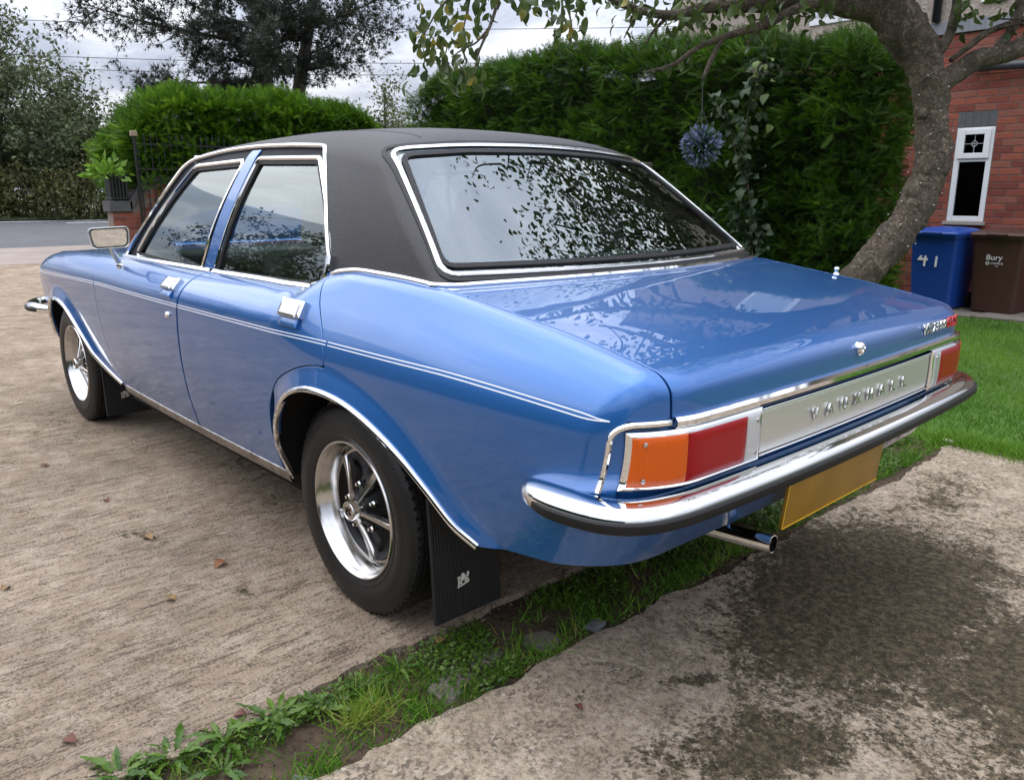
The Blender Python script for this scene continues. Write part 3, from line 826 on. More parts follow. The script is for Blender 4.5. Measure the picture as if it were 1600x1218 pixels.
lh, lh2 = slab('tail_lamp', M_chrome, car, 0.434, 0.771, 0.620, 0.733, -0.02, 0.017, 0.006, 18, 6, mirror_par=car)
tag(lh, 'left tail lamp with amber, red and clear lenses'); tag(lh2, 'right tail lamp, half hidden behind the bumper end')
slab('amber_lens', M_amber, lh, 0.667, 0.7635, 0.629, 0.7245, 0.0, 0.0195, 0.003, 10, 6, mirror_par=lh2)
slab('red_lens', M_red, lh, 0.492, 0.6665, 0.629, 0.7245, 0.0, 0.0195, 0.003, 12, 6, mirror_par=lh2)
slab('clear_lens', M_clear, lh, 0.447, 0.4915, 0.629, 0.7245, 0.0, 0.0195, 0.003, 6, 6, mirror_par=lh2)
# small screws of the lenses
for yy, zz in ((0.745, 0.712), (0.745, 0.643), (0.458, 0.712), (0.458, 0.643)):
    P, Nn = tail_map(np.array([yy]), np.array([zz]))
    mb = MB(); mb.lathe([(0.0045, 0.0), (0.0045, 0.003), (0.002, 0.004), (0.0002, 0.004)], 10)
    q = Vector((0, 1, 0)).rotation_difference(Vector(Nn[0]))
    for s, par in ((1, lh), (-1, lh2)):
        o = mb.build('screw', M_steel, par, angle=40, loc=tuple(Vector(P[0] + Nn[0] * 0.019) * 1.0) if s == 1 else (P[0][0] + Nn[0][0] * 0.019, -(P[0][1] + Nn[0][1] * 0.019), P[0][2] + Nn[0][2] * 0.019))
        qq = q if s == 1 else Vector((0, 1, 0)).rotation_difference(Vector((Nn[0][0], -Nn[0][1], Nn[0][2])))
        o.rotation_euler = qq.to_euler()
# chrome lip below the boot lid
ys = np.linspace(-0.688, 0.688, 80); P, Nn = tail_map(ys, np.full(80, 0.744))
link('boot_lip_trim', sweep_data('boot_lip_trim', P, Nn, [(-0.011, -0.015), (-0.012, 0.006), (-0.006, 0.014), (0.004, 0.015), (0.010, 0.008), (0.010, -0.015)], M_chrome, False, 25), lid)
# chrome hood over each lamp and down its outer side
def q3(pts):
    return np.array(pts)
yz = round_poly([(0.695, 0.744), (0.785, 0.744), (0.792, 0.68), (0.797, 0.612)], [0, 0.03, 0.02, 0], 8, closed=False)
yz = resample(yz, 0.006); P, Nn = tail_map(np.minimum(yz[:, 0], 0.789), yz[:, 1])
P[:, 0] = np.maximum(P[:, 0], -0.985)
both('lamp_hood', sweep_data('lamp_hood', P + Nn * 0.002, Nn, [(-0.006, -0.012), (-0.0065, 0.004), (-0.003, 0.009), (0.003, 0.009), (0.006, 0.004), (0.006, -0.012)], M_chrome, False, 25), lh, lh2)

# ---- lettering
def text_mesh(s, size, ext, bev, mat, sx=1.0, align='CENTER', res=3):
    cu = bpy.data.curves.new('t', 'FONT'); cu.body = s; cu.size = size; cu.extrude = ext; cu.bevel_depth = bev; cu.bevel_resolution = 1; cu.align_x = align; cu.align_y = 'CENTER'; cu.resolution_u = res
    ob = bpy.data.objects.new('t', cu); COL.objects.link(ob)
    bpy.context.view_layer.update()
    me = bpy.data.meshes.new_from_object(ob.evaluated_get(bpy.context.evaluated_depsgraph_get()))
    bpy.data.objects.remove(ob); bpy.data.curves.remove(cu)
    for v in me.vertices: v.co.x *= sx
    me.materials.clear(); me.materials.append(mat)
    return me
REAR_M = Matrix(((0, 0, -1, 0), (-1, 0, 0, 0), (0, 1, 0, 0), (0, 0, 0, 1)))     # text x -> -y, text y -> z, face -> -x
word = 'VAUXHALL'
for k, c in enumerate(word):
    yy = 0.222 - k * (0.466 / 7)
    me = text_mesh(c, 0.0385, 0.0024, 0.0006, M_steel, 1.2)
    P, Nn = tail_map(np.array([yy]), np.array([0.678]))
    o = link('letter', me, ap); o.matrix_world = Matrix.Translation(Vector(P[0] + Nn[0] * 0.014)) @ REAR_M
    o.parent = ap
M_badge_red = pbr('badge_red', (0.45, 0.02, 0.02), 0.25)
yy = -0.40
for k, (c, mt, ww) in enumerate([('V', M_steel, 0.034), ('X', M_steel, 0.036), ('2', M_steel, 0.026), ('3', M_steel, 0.026), ('0', M_steel, 0.027), ('0', M_steel, 0.034), ('G', M_badge_red, 0.033), ('L', M_badge_red, 0.026), ('S', M_badge_red, 0.03)]):
    me = text_mesh(c, 0.042 if k < 2 or k > 5 else 0.034, 0.0020, 0.0005, mt, 1.1)
    for v in me.vertices: v.co.x += 0.18 * v.co.y
    P, Nn = tail_map(np.array([yy]), np.array([0.792]))
    o = link('badge_letter', me, lid); o.matrix_world = Matrix.Translation(Vector(P[0] + Nn[0] * 0.004)) @ REAR_M
    yy -= ww
P, Nn = tail_map(np.array([0.0]), np.array([0.795]))
mb = MB().lathe([(0.016, -0.004), (0.016, 0.006), (0.013, 0.011), (0.008, 0.013), (0.0075, 0.010), (0.0002, 0.010)], 24, Matrix.Translation(Vector(P[0])) @ Matrix.Rotation(R(90), 4, 'Z'))
mb.build('boot_lock', M_chrome, lid, angle=30)

# ---- rear bumper
def bumper_path(d=0.0):
    pts = [(-0.735, 0.838), (-0.80, 0.842), (-0.88, 0.840), (-0.95, 0.826), (-0.992, 0.792), (-1.014, 0.735), (-1.026, 0.64), (-1.036, 0.45), (-1.042, 0.22), (-1.044, 0.0)]
    return pts + [(x, -y) for x, y in pts[::-1][1:]]
BQ = resample(smooth_poly(bumper_path(), 6), 0.012)
BP3 = np.column_stack([BQ, np.zeros(len(BQ))])
_t = np.gradient(BP3, axis=0); _t /= np.linalg.norm(_t, axis=1, keepdims=True)
BN = np.cross(_t, [0, 0, 1.0]); BN *= np.sign((BN * (BP3 - [0.2, 0, 0])).sum(1))[:, None]
def bumper_sweep(name, prof, mat, par, lo=0, hi=None, path=BP3, nor=BN, ends=10):
    p = path[lo:hi]; n_ = nor[lo:hi]; V = []; k = len(prof)
    for i in range(len(p)):
        e = min(i, len(p) - 1 - i) / ends; sc = 1 if e >= 1 else math.sqrt(max(0.0, 1 - (1 - e)**2)) * 0.95 + 0.05
        for o_, z in prof: V.append(p[i] + n_[i] * (o_ * sc - 0.028 * (1 - sc)) + np.array([0, 0, 0.585 + (z - 0.585) * (0.35 + 0.65 * sc)]))
    F = [(i * k + m, (i + 1) * k + m, (i + 1) * k + (m + 1) % k, i * k + (m + 1) % k) for i in range(len(p) - 1) for m in range(k)]
    F += [tuple(range(k)), tuple((len(p) - 1) * k + m for m in range(k))]
    me = mesh_data(name, V, F, mat)
    bm = bmesh.new(); bm.from_mesh(me); bmesh.ops.recalc_face_normals(bm, faces=list(bm.faces)); bm.to_mesh(me); bm.free()
    me.polygons.foreach_set('use_smooth', np.ones(len(me.polygons), bool)); me.set_sharp_from_angle(angle=R(38))
    return link(name, me, par)
CHR = [(-0.03, 0.556), (-0.045, 0.580), (-0.042, 0.602), (-0.022, 0.6125), (0.002, 0.6125), (0.016, 0.609), (0.026, 0.603), (0.032, 0.596), (0.034, 0.588), (0.033, 0.572), (0.022, 0.560), (-0.01, 0.552)]
rb = bumper_sweep('rear_bumper', CHR, M_chrome, car)
bumper_sweep('rubber_strip', [(0.028, 0.5900), (0.038, 0.5900), (0.0415, 0.586), (0.0415, 0.572), (0.038, 0.5675), (0.028, 0.5675)], M_rubber, rb, 2, -2)
# front bumper, seen only as a tip beyond the wing
fp = np.array([(3.02 + 0.0, 0.80), (3.12, 0.815), (3.24, 0.82), (3.36, 0.80), (3.45, 0.75), (3.50, 0.66), (3.54, 0.45), (3.555, 0.2), (3.56, 0.0)])
FQ = resample(smooth_poly(np.vstack([fp, (fp * [1, -1])[::-1][1:]]), 6), 0.02); FP3 = np.column_stack([FQ, np.full(len(FQ), -0.05)])
_t = np.gradient(FP3, axis=0); _t /= np.linalg.norm(_t, axis=1, keepdims=True)
FN = np.cross(_t, [0, 0, 1.0]); FN *= np.sign((FN * (FP3 - [2.6, 0, 0])).sum(1))[:, None]
fb = bumper_sweep('front_bumper', CHR, M_chrome, car, path=FP3, nor=FN, ends=12)
bumper_sweep('rubber_strip', [(0.028, 0.5900), (0.038, 0.5900), (0.0415, 0.586), (0.0415, 0.572), (0.038, 0.5675), (0.028, 0.5675)], M_rubber, fb, 2, -2, path=FP3, nor=FN)
# grille and headlamps
gr = MB().box((3.425, -0.38, 0.58), (3.462, 0.38, 0.735)).build('grille', M_black, car)
for k in range(6): MB().box((3.455, -0.38, 0.592 + k * 0.019), (3.472, 0.38, 0.600 + k * 0.019)).build('grille_bar', M_chrome, gr)
for s in (1, -1):
    for yy in (0.45, 0.60):
        hl = MB().lathe([(0.082, -0.03), (0.082, 0.03), (0.070, 0.034), (0.05, 0.045), (0.0005, 0.05)], 24, Matrix.Translation((3.40, s * yy, 0.66)) @ Matrix.Rotation(R(-90), 4, 'Z')).build('headlamp', M_clear, car, angle=40)

# ---- number plate, exhaust
npl = MB().bbox((-0.999, -0.248, 0.402), (-0.991, 0.248, 0.520), 0.002).build('number_plate', M_plate, car, angle=40)
npl.matrix_world = Matrix.Translation((-0.976, 0, 0.49)) @ Matrix.Rotation(R(-6), 4, 'Y') @ Matrix.Translation((0.976, 0, -0.49))
M_plate_edge = pbr('plate_edge', (0.78, 0.45, 0.02), 0.35)
for a, b in (((-1.0005, -0.248, 0.402), (-0.999, 0.248, 0.4045)), ((-1.0005, 0.2455, 0.4045), (-0.999, 0.248, 0.520))):
    MB().box(a, b).build('plate_edge', M_plate_edge, npl)
ex = MB()
pp = [(-0.40, 0.33, 0.36), (-0.62, 0.32, 0.365), (-0.80, 0.305, 0.372), (-0.92, 0.298, 0.377), (-0.995, 0.290, 0.380)]
ex.tube(pp, 0.021, 24, cap=False); ex.tube([(-0.995, 0.290, 0.380), (-0.9955, 0.290, 0.380)], [0.021, 0.0185], 24, cap=False); ex.tube([(-0.9955, 0.290, 0.380), (-0.80, 0.305, 0.372)], 0.0182, 24, cap=False)
exo = ex.build('exhaust_pipe', M_chrome, car, angle=40)
MB().lathe([(0.0181, 0.0), (0.0005, 0.0)], 24, Matrix.Translation((-0.955, 0.2945, 0.3785)) @ Matrix.Rotation(R(90), 4, 'Z')).build('exhaust_bore', M_black, exo)
br = MB(); br.tube([(-0.88, 0.33, 0.48), (-0.885, 0.325, 0.44), (-0.885, 0.315, 0.41), (-0.885, 0.302, 0.398)], 0.005, 8)
br.build('exhaust_bracket', M_paint, exo, angle=40)

# ---- door handles, locks, mirror
def side_plane(x0, z0):
    P0, N0 = on_side([(x0, z0)]); n0 = Vector(N0[0]); tx = Vector((1, 0, 0)); tx = (tx - n0 * tx.dot(n0)).normalized(); tz = n0.cross(tx)
    if tz.z < 0: tz = -tz
    return lambda u, v: (P0[0] + np.outer(np.asarray(u) - x0, np.array(tx)) + np.outer(np.asarray(v) - z0, np.array(tz)), np.tile(np.array(n0), (len(u), 1)))
for (x, z, dl, dr) in ((1.10, 0.842, fd, fd2), (0.205, 0.846, rd, rd2)):
    fm = side_plane(x, z - 0.01)
    slab('handle_recess', M_paint, dl, x - 0.050, x + 0.046, z - 0.058, z - 0.010, -0.012, 0.0035, 0.003, 6, 4, fm, dr)
    slab('door_handle', M_chrome, dl, x - 0.060, x + 0.058, z - 0.030, z + 0.018, -0.010, 0.013, 0.006, 8, 5, fm, dr)
    slab('handle_flap', M_steel, dl, x - 0.050, x + 0.044, z - 0.034, z + 0.006, -0.002, 0.0185, 0.004, 8, 5, fm, dr)
P, Nn = on_side([(1.092, 0.728)])
for s, par in ((1, fd), (-1, fd2)):
    MB().lathe([(0.012, -0.002), (0.012, 0.004), (0.009, 0.008), (0.004, 0.008), (0.004, 0.006), (0.0003, 0.006)], 20, Matrix.Translation((P[0][0], s * P[0][1], P[0][2])) @ (Matrix.Identity(4) if s > 0 else Matrix.Rotation(R(180), 4, 'Z'))).build('door_lock', M_chrome, par, angle=40)
M_mirror = pbr('mirror_glass', (0.75, 0.78, 0.80), 0.01, 1.0)
for s in (1, -1):
    mm = MB()
    MX = Matrix.Translation((1.67, s * 0.845, 0.977)) @ Matrix.Rotation(R(-13 * s), 4, 'Z') @ Matrix.Rotation(R(-4), 4, 'Y')
    outl = round_poly([(-0.074, -0.040), (0.062, -0.046), (0.074, 0.036), (-0.078, 0.042)], 0.022, 5)
    rings = []
    for d, sc in ((0.0, 0.95), (-0.004, 1.0), (0.012, 1.02), (0.03, 0.93), (0.045, 0.7), (0.050, 0.3)):
        rings.append([MX @ Vector((d, s * q[0] * sc, q[1] * sc)) for q in outl])
    n = len(outl); V = [v for r_ in rings for v in r_]; F = [(i * n + k, i * n + (k + 1) % n, (i + 1) * n + (k + 1) % n, (i + 1) * n + k) for i in range(len(rings) - 1) for k in range(n)] + [tuple((len(rings) - 1) * n + k for k in range(n))]
    mm.add(V, F)
    mm.tube([(1.69, s * 0.832, 0.942), (1.70, s * 0.826, 0.915), (1.752, s * 0.792, 0.872)], [0.011, 0.010, 0.012], 10)
    mo = mm.build('door_mirror', M_white if False else pbr('mirror_shell', (0.72, 0.72, 0.68), 0.22, 0.5), car, angle=45)
    mo.parent = car
    gl = MB().add([MX @ Vector((-0.0005, s * q[0] * 0.86, q[1] * 0.82)) for q in outl], [tuple(range(n))]).build('mirror_glass', M_mirror, mo)
    gl.parent = mo
    Pm, Nm = on_side([(1.755, 0.850)])
    MB().lathe([(0.024, -0.004), (0.022, 0.004), (0.014, 0.012), (0.0005, 0.015)], 18, Matrix.Translation((1.757, s * (Pm[0][1] - 0.006), 0.855)) @ (Matrix.Identity(4) if s > 0 else Matrix.Rotation(R(180), 4, 'Z'))).build('mirror_foot', M_chrome, mo, angle=40)

# ---- mud flaps with emblem
EMB = [[(-16, -16), (14, -10), (14, -7), (-16, -13)], [(-15, -12), (-12, -11), (-12, 4), (-15, 4)], [(-16, 4), (-10, 5), (-9, 9), (-13, 8), (-16, 9)], [(-10, -10), (-5, -9), (-6, 0), (-10, -1)],
       [(-8, -4), (0, -2), (4, 6), (2, 12), (-3, 14), (-7, 11), (-5, 7), (-9, 3)], [(2, -8), (7, -7), (9, 2), (6, 6), (3, 2)], [(5, 4), (11, 3), (14, 9), (12, 14), (8, 12), (9, 8)], [(8, -7), (13, -6), (12, -1), (9, -2)]]
M_embl = pbr('emblem_cream', (0.62, 0.60, 0.54), 0.45)
def mud_flap(x, s, ztop, emb):
    m = MB()
    y0, y1 = (0.765, 0.545)
    prof = []
    n = 26; V = []; F = []
    for i in range(2 * n + 1):
        y = y0 + (y1 - y0) * i / (2 * n)
        d = 0.0018 if i % 2 else 0.0
        for z, dx in ((ztop, 0.0), ((ztop + 0.085) / 2, -0.012), (0.085, -0.020)):
            V.append((x + dx - d, s * y, z))
    k0 = len(V)
    V += [(v[0] + 0.010, v[1], v[2]) for v in V]
    for i in range(2 * n):
        for j in range(2):
            a = i * 3 + j; F.append((a, a + 1, a + 4, a + 3)); F.append((k0 + a, k0 + a + 3, k0 + a + 4, k0 + a + 1))
    for a, b in ((0, 1), (1, 2)):
        F.append((a, k0 + a, k0 + b, b)); e = 2 * n * 3; F.append((e + a, e + b, k0 + e + b, k0 + e + a))
    for i in range(2 * n): a = i * 3 + 2; F.append((a, k0 + a, k0 + a + 3, a + 3))
    m.add(V, F)
    o = m.build('mud_flap', M_rubber, car)
    if emb:
        e = MB()
        for pl in EMB:
            e.prism([(-p[0] * 0.00125 * 1.0, p[1] * 0.00125) for p in pl], 0, 0.0022, Matrix.Translation((x - 0.0185, s * 0.672, 0.185)) @ Matrix(((0, 0, -1, 0), (1, 0, 0, 0), (0, 1, 0, 0), (0, 0, 0, 1))))
        e.build('emblem', M_embl, o)
    return o
for s in (1, -1):
    mud_flap(-0.335, s, 0.42, True); mud_flap(2.315, s, 0.46, True)

# ---- wheels
tyre_prof = [(0.186, 0.070), (0.190, 0.077), (0.198, 0.081), (0.206, 0.0845), (0.214, 0.0875), (0.216, 0.0862), (0.232, 0.0905), (0.250, 0.0915), (0.252, 0.0902), (0.268, 0.0885), (0.281, 0.0840), (0.290, 0.0790), (0.2925, 0.0760),
             (0.2965, 0.0735), (0.2995, 0.066), (0.3010, 0.056), (0.2950, 0.054), (0.2950, 0.049), (0.3015, 0.047), (0.3020, 0.024), (0.2950, 0.022), (0.2950, 0.017), (0.3022, 0.015)]
tyre_prof = tyre_prof + [(r_, -h) for r_, h in tyre_prof[::-1]]
mb = MB().lathe(tyre_prof, 72)
for k in range(72):      # shoulder sipes
    a = 2 * math.pi * k / 72
    for s in (1, -1):
        Mx = Matrix.Rotation(a, 4, 'Y')
        mb.box((0.2965, s * 0.070 - 0.009, -0.0042), (0.3005, s * 0.070 + 0.005, 0.0042), Mx)
ME_tyre = mb.data('tyre', M_tyre, angle=38)
rim_prof = [(0.185, 0.066), (0.192, 0.079), (0.1965, 0.0835), (0.1985, 0.082), (0.1965, 0.0855), (0.193, 0.0858), (0.189, 0.081), (0.185, 0.072), (0.182, 0.066), (0.178, 0.060), (0.172, 0.046), (0.168, 0.032), (0.166, 0.026), (0.163, 0.025), (0.161, 0.030), (0.158, 0.030)]
ME_rim = MB().lathe(rim_prof, 64).data('wheel', M_steel, angle=50)
cen = [(0.164, 0.012), (0.160, 0.029), (0.154, 0.031), (0.147, 0.024), (0.135, 0.012), (0.110, 0.010), (0.088, 0.018), (0.068, 0.034), (0.050, 0.044), (0.040, 0.058), (0.0005, 0.060)]
ME_cen = MB().lathe(cen, 64).data('wheel_centre', M_black, angle=50)
sp = MB()
sec = [(0.022, 0.074, 0.0048), (0.050, 0.064, 0.0055), (0.090, 0.050, 0.0078), (0.128, 0.040, 0.0105), (0.160, 0.034, 0.0150)]
V = []; F = []
for r_, h, w in sec:
    V += [(r_, h - 0.020, -w), (r_, h - 0.002, -w), (r_, h + 0.002, -w * 0.72), (r_, h + 0.002, w * 0.72), (r_, h - 0.002, w), (r_, h - 0.020, w)]
for i in range(len(sec) - 1):
    for k in range(5): F.append((i * 6 + k, i * 6 + k + 1, (i + 1) * 6 + k + 1, (i + 1) * 6 + k))
sp.add(V, F); ME_spoke = sp.data('spoke', M_steel, angle=35)
ME_nut = MB().lathe([(0.0095, -0.01), (0.0095, 0.010), (0.007, 0.013), (0.0055, 0.013), (0.0055, 0.020), (0.0003, 0.021)], 6).data('wheel_nut', M_chrome)
ME_cap = MB().lathe([(0.029, 0.0), (0.029, 0.032), (0.027, 0.036), (0.0225, 0.037), (0.021, 0.0345), (0.0003, 0.0355)], 40).data('hub_cap', M_steel, angle=30)
e = MB()
for pl in EMB: e.prism([(-p[0] * 0.0009, p[1] * 0.0009) for p in pl], 0, 0.0012, Matrix.Translation((0, 0.0348, 0)) @ Matrix(((1, 0, 0, 0), (0, 0, 1, 0), (0, 1, 0, 0), (0, 0, 0, 1))))
ME_emb = e.data('cap_emblem', M_black)
for X in (0.0, 2.667):
    for s in (1, -1):
        w = link('wheel', ME_rim, car, (X, s * 0.700, 0.296), (0, R(17 + X * 20), 0 if s > 0 else R(180)))
        w.rotation_mode = 'ZYX' if False else 'XYZ'
        link('tyre', ME_tyre, w); link('wheel_centre', ME_cen, w)
        for k in range(5):
            link('spoke', ME_spoke, w, None, (0, R(72 * k + 8), 0))
            a = R(72 * k + 8 + 36); link('wheel_nut', ME_nut, w, (0.068 * math.cos(a), 0.040, -0.068 * math.sin(a)))
        hc = link('hub_cap', ME_cap, w, (0, 0.058, 0)); link('cap_emblem', ME_emb, w, (0, 0.058, 0), (0, R(-17 - X * 20), 0))

# ---- cabin
def seat(x, y, w, rear=False):
    m = MB()
    m.bbox((x - 0.02, y - w / 2, 0.36), (x + 0.50, y + w / 2, 0.52), 0.05)
    Mb = Matrix.Translation((x, 0, 0.48)) @ Matrix.Rotation(R(-16), 4, 'Y')
    m.bbox((-0.14, y - w / 2, -0.02), (0.02, y + w / 2, 0.50), 0.055, Mb)
    return m.build('front_seat' if not rear else 'rear_seat', M_seat, car, angle=60), Mb
for yy in (0.34, -0.34):
    st, Mb = seat(0.98, yy, 0.50)
    MB().bbox((-0.11, yy - 0.13, 0.53), (-0.02, yy + 0.13, 0.72), 0.035, Mb).build('headrest', M_seat, st, angle=60)
    MB().tube([Mb @ Vector((-0.06, yy - 0.06, 0.46)), Mb @ Vector((-0.06, yy - 0.06, 0.56))], 0.006, 6).tube([Mb @ Vector((-0.06, yy + 0.06, 0.46)), Mb @ Vector((-0.06, yy + 0.06, 0.56))], 0.006, 6).build('headrest_post', M_chrome, st)
seat(0.16, 0.0, 1.20, True)
MB().bbox((-0.34, -0.60, 0.915), (0.08, 0.60, 0.935), 0.006).build('parcel_shelf', M_trimgrey, car, angle=40)
MB().bbox((1.62, -0.66, 0.66), (1.98, 0.66, 0.90), 0.05).build('dashboard', M_trimgrey, car, angle=60)
swm = MB(); Ms = Matrix.Translation((1.52, -0.34, 0.86)) @ Matrix.Rotation(R(-62), 4, 'Y') @ Matrix.Rotation(R(0), 4, 'X')
swm.tube([Ms @ Vector((0.19 * math.cos(a), 0.19 * math.sin(a), 0)) for a in np.linspace(0, 2 * math.pi, 41)], 0.012, 8)
for a in (0.3, math.pi - 0.3): swm.tube([Ms @ Vector((0.18 * math.sin(a) * 0.3, 0.185 * math.cos(a), 0)), Ms @ Vector((0, 0, -0.02))], 0.014, 6)
swm.tube([Ms @ Vector((0, 0, -0.01)), Ms @ Vector((0, 0, -0.30))], 0.03, 10)
swm.build('steering_wheel', M_black, car, angle=60)
MB().bbox((1.56, -0.12, 1.185), (1.58, 0.12, 1.245), 0.008).build('rear_view_mirror', M_black, car, angle=40)
for yy in (0.36, -0.36):
    MB().bbox((1.46, yy - 0.19, 1.17), (1.475, yy + 0.19, 1.295), 0.006, ).build('sun_visor', pbr('visor_cream', (0.6, 0.62, 0.58), 0.7), car, angle=40)
V, F, NV = panel_mesh(green, ch_roof, (0.12, 1.50), (-1.0, 1.0), 0.08, 0.08, [lambda P: P[:, 2] - 1.26], off=-0.02, flange=0)
link('headlining', mesh_data('headlining', V, F, pbr('headlining_cream', (0.45, 0.44, 0.40), 0.9), smooth=True), car)
# door cards close the sides inside
for s in (1, -1):
    MB().box((0.24, s * 0.668 - 0.012, 0.30), (1.92, s * 0.668 + 0.012, 0.892)).build('door_card', M_trimgrey, car)
# washer jet on the far wing
MB().lathe([(0.011, 0.0), (0.010, 0.006), (0.006, 0.010), (0.006, 0.016), (0.009, 0.022), (0.007, 0.028), (0.0004, 0.030)], 14, Matrix.Translation((-0.592, -0.735, 0.885)) @ Matrix.Rotation(R(90), 4, 'X')).build('aerial_mount', M_chrome, car, angle=40)
# ================================================================== the place
def inst(tv, tf, pos, frm, scl):
    """many copies of a small template as arrays: tv (k,3), tf (m,3), pos (n,3), frm (n,3,3) rows = local axes, scl (n,) or (n,3)"""
    tv = np.asarray(tv, float); tf = np.asarray(tf, int); n = len(pos); k = len(tv)
    scl = np.asarray(scl, float)
    if scl.ndim == 1: scl = scl[:, None]
    loc = tv[None] * scl[:, None, :]
    V = np.einsum('nki,nij->nkj', loc, frm) + pos[:, None, :]
    F = tf[None] + (np.arange(n) * k)[:, None, None]
    return V.reshape(-1, 3), F.reshape(-1, tf.shape[1])
def frames(d, roll=None, upv=None):
    d = d / np.linalg.norm(d, axis=1, keepdims=True)
    u = np.tile([0, 0, 1.0], (len(d), 1)) if upv is None else upv
    u = u + rng.normal(0, 0.02, d.shape)
    y = np.cross(u, d); y /= np.maximum(np.linalg.norm(y, axis=1, keepdims=True), 1e-9)
    z = np.cross(d, y)
    if roll is not None:
        c, s = np.cos(roll)[:, None], np.sin(roll)[:, None]
        y, z = y * c + z * s, z * c - y * s
    return np.stack([d, y, z], 1)
def stuff(name, parts, mat, parent=None, label=None, cat=None, smooth=False):
    V = []; F = []; C = []; o = 0
    for v, f, c in parts:
        V.append(v); F.append(f + o); C.append(c); o += len(v)
    ob = link(name, fast_mesh(name, np.vstack(V), np.vstack(F), mat, smooth, np.concatenate(C)), parent)
    ob['kind'] = 'stuff'
    if label: tag(ob, label, cat)
    return ob
def tints(n, k, lo=0.0, hi=1.0): return np.repeat(rng.uniform(lo, hi, n), k)
RGT, UPV, FWD = np.array(rt), np.array(up), np.array(fw)
def ray(u, v):
    d = FWD + RGT * ((u - 800) / 1249.3) - UPV * ((v - 609) / 1249.3); return d
def at(u, v, depth): return np.array(CAM) + ray(u, v) * depth
def vnoise(P, s, seed=0):
    """cheap smooth 3-D noise, -1..1"""
    P = P * s + seed * 17.3
    return (np.sin(P[:, 0] * 1.7 + 1.3 * np.sin(P[:, 1] * 1.1 + 0.5)) + np.sin(P[:, 1] * 2.1 + 1.7 * np.sin(P[:, 2] * 1.3 + P[:, 0] * 0.7)) + np.sin(P[:, 2] * 1.9 + 1.1 * np.sin(P[:, 0] * 1.6 + P[:, 1]))) / 3

# ---- ground heights
def hgt(x, y):
    x = np.asarray(x, float); y = np.asarray(y, float)
    h = -0.23 * np.clip((-y - 2.6) / 5.6, 0, 1) * np.clip((9 - x) / 4, 0, 1)
    h = h + np.interp(x, [9, 16.5, 24.5, 27, 60], [0, 0.09, 0.42, 0.50, 0.9])
    return h
def sheet(name, x0, x1, y0, y1, dz, mat, nx, ny, kind='structure', edge=None, thick=0.06):
    """ground sheet with a skirt; edge(x, y) may move the rim"""
    X = np.linspace(x0, x1, nx); Y = np.linspace(y0, y1, ny)
    P = np.stack(np.meshgrid(X, Y, indexing='ij'), -1).reshape(-1, 2)
    if edge is not None: P = edge(P)
    V = np.column_stack([P, hgt(P[:, 0], P[:, 1]) + dz])
    F = [(i * ny + j, (i + 1) * ny + j, (i + 1) * ny + j + 1, i * ny + j + 1) for i in range(nx - 1) for j in range(ny - 1)]
    rim = [i * ny for i in range(nx)] + [(nx - 1) * ny + j for j in range(1, ny)] + [i * ny + ny - 1 for i in range(nx - 2, -1, -1)] + [j for j in range(ny - 2, 0, -1)]
    n0 = len(V); V = np.vstack([V, V[rim] - [0, 0, thick]])
    m = len(rim)
    F += [(rim[k], n0 + k, n0 + (k + 1) % m, rim[(k + 1) % m]) for k in range(m)]
    o = link(name, mesh_data(name, V, F, mat)); o['kind'] = kind
    return o

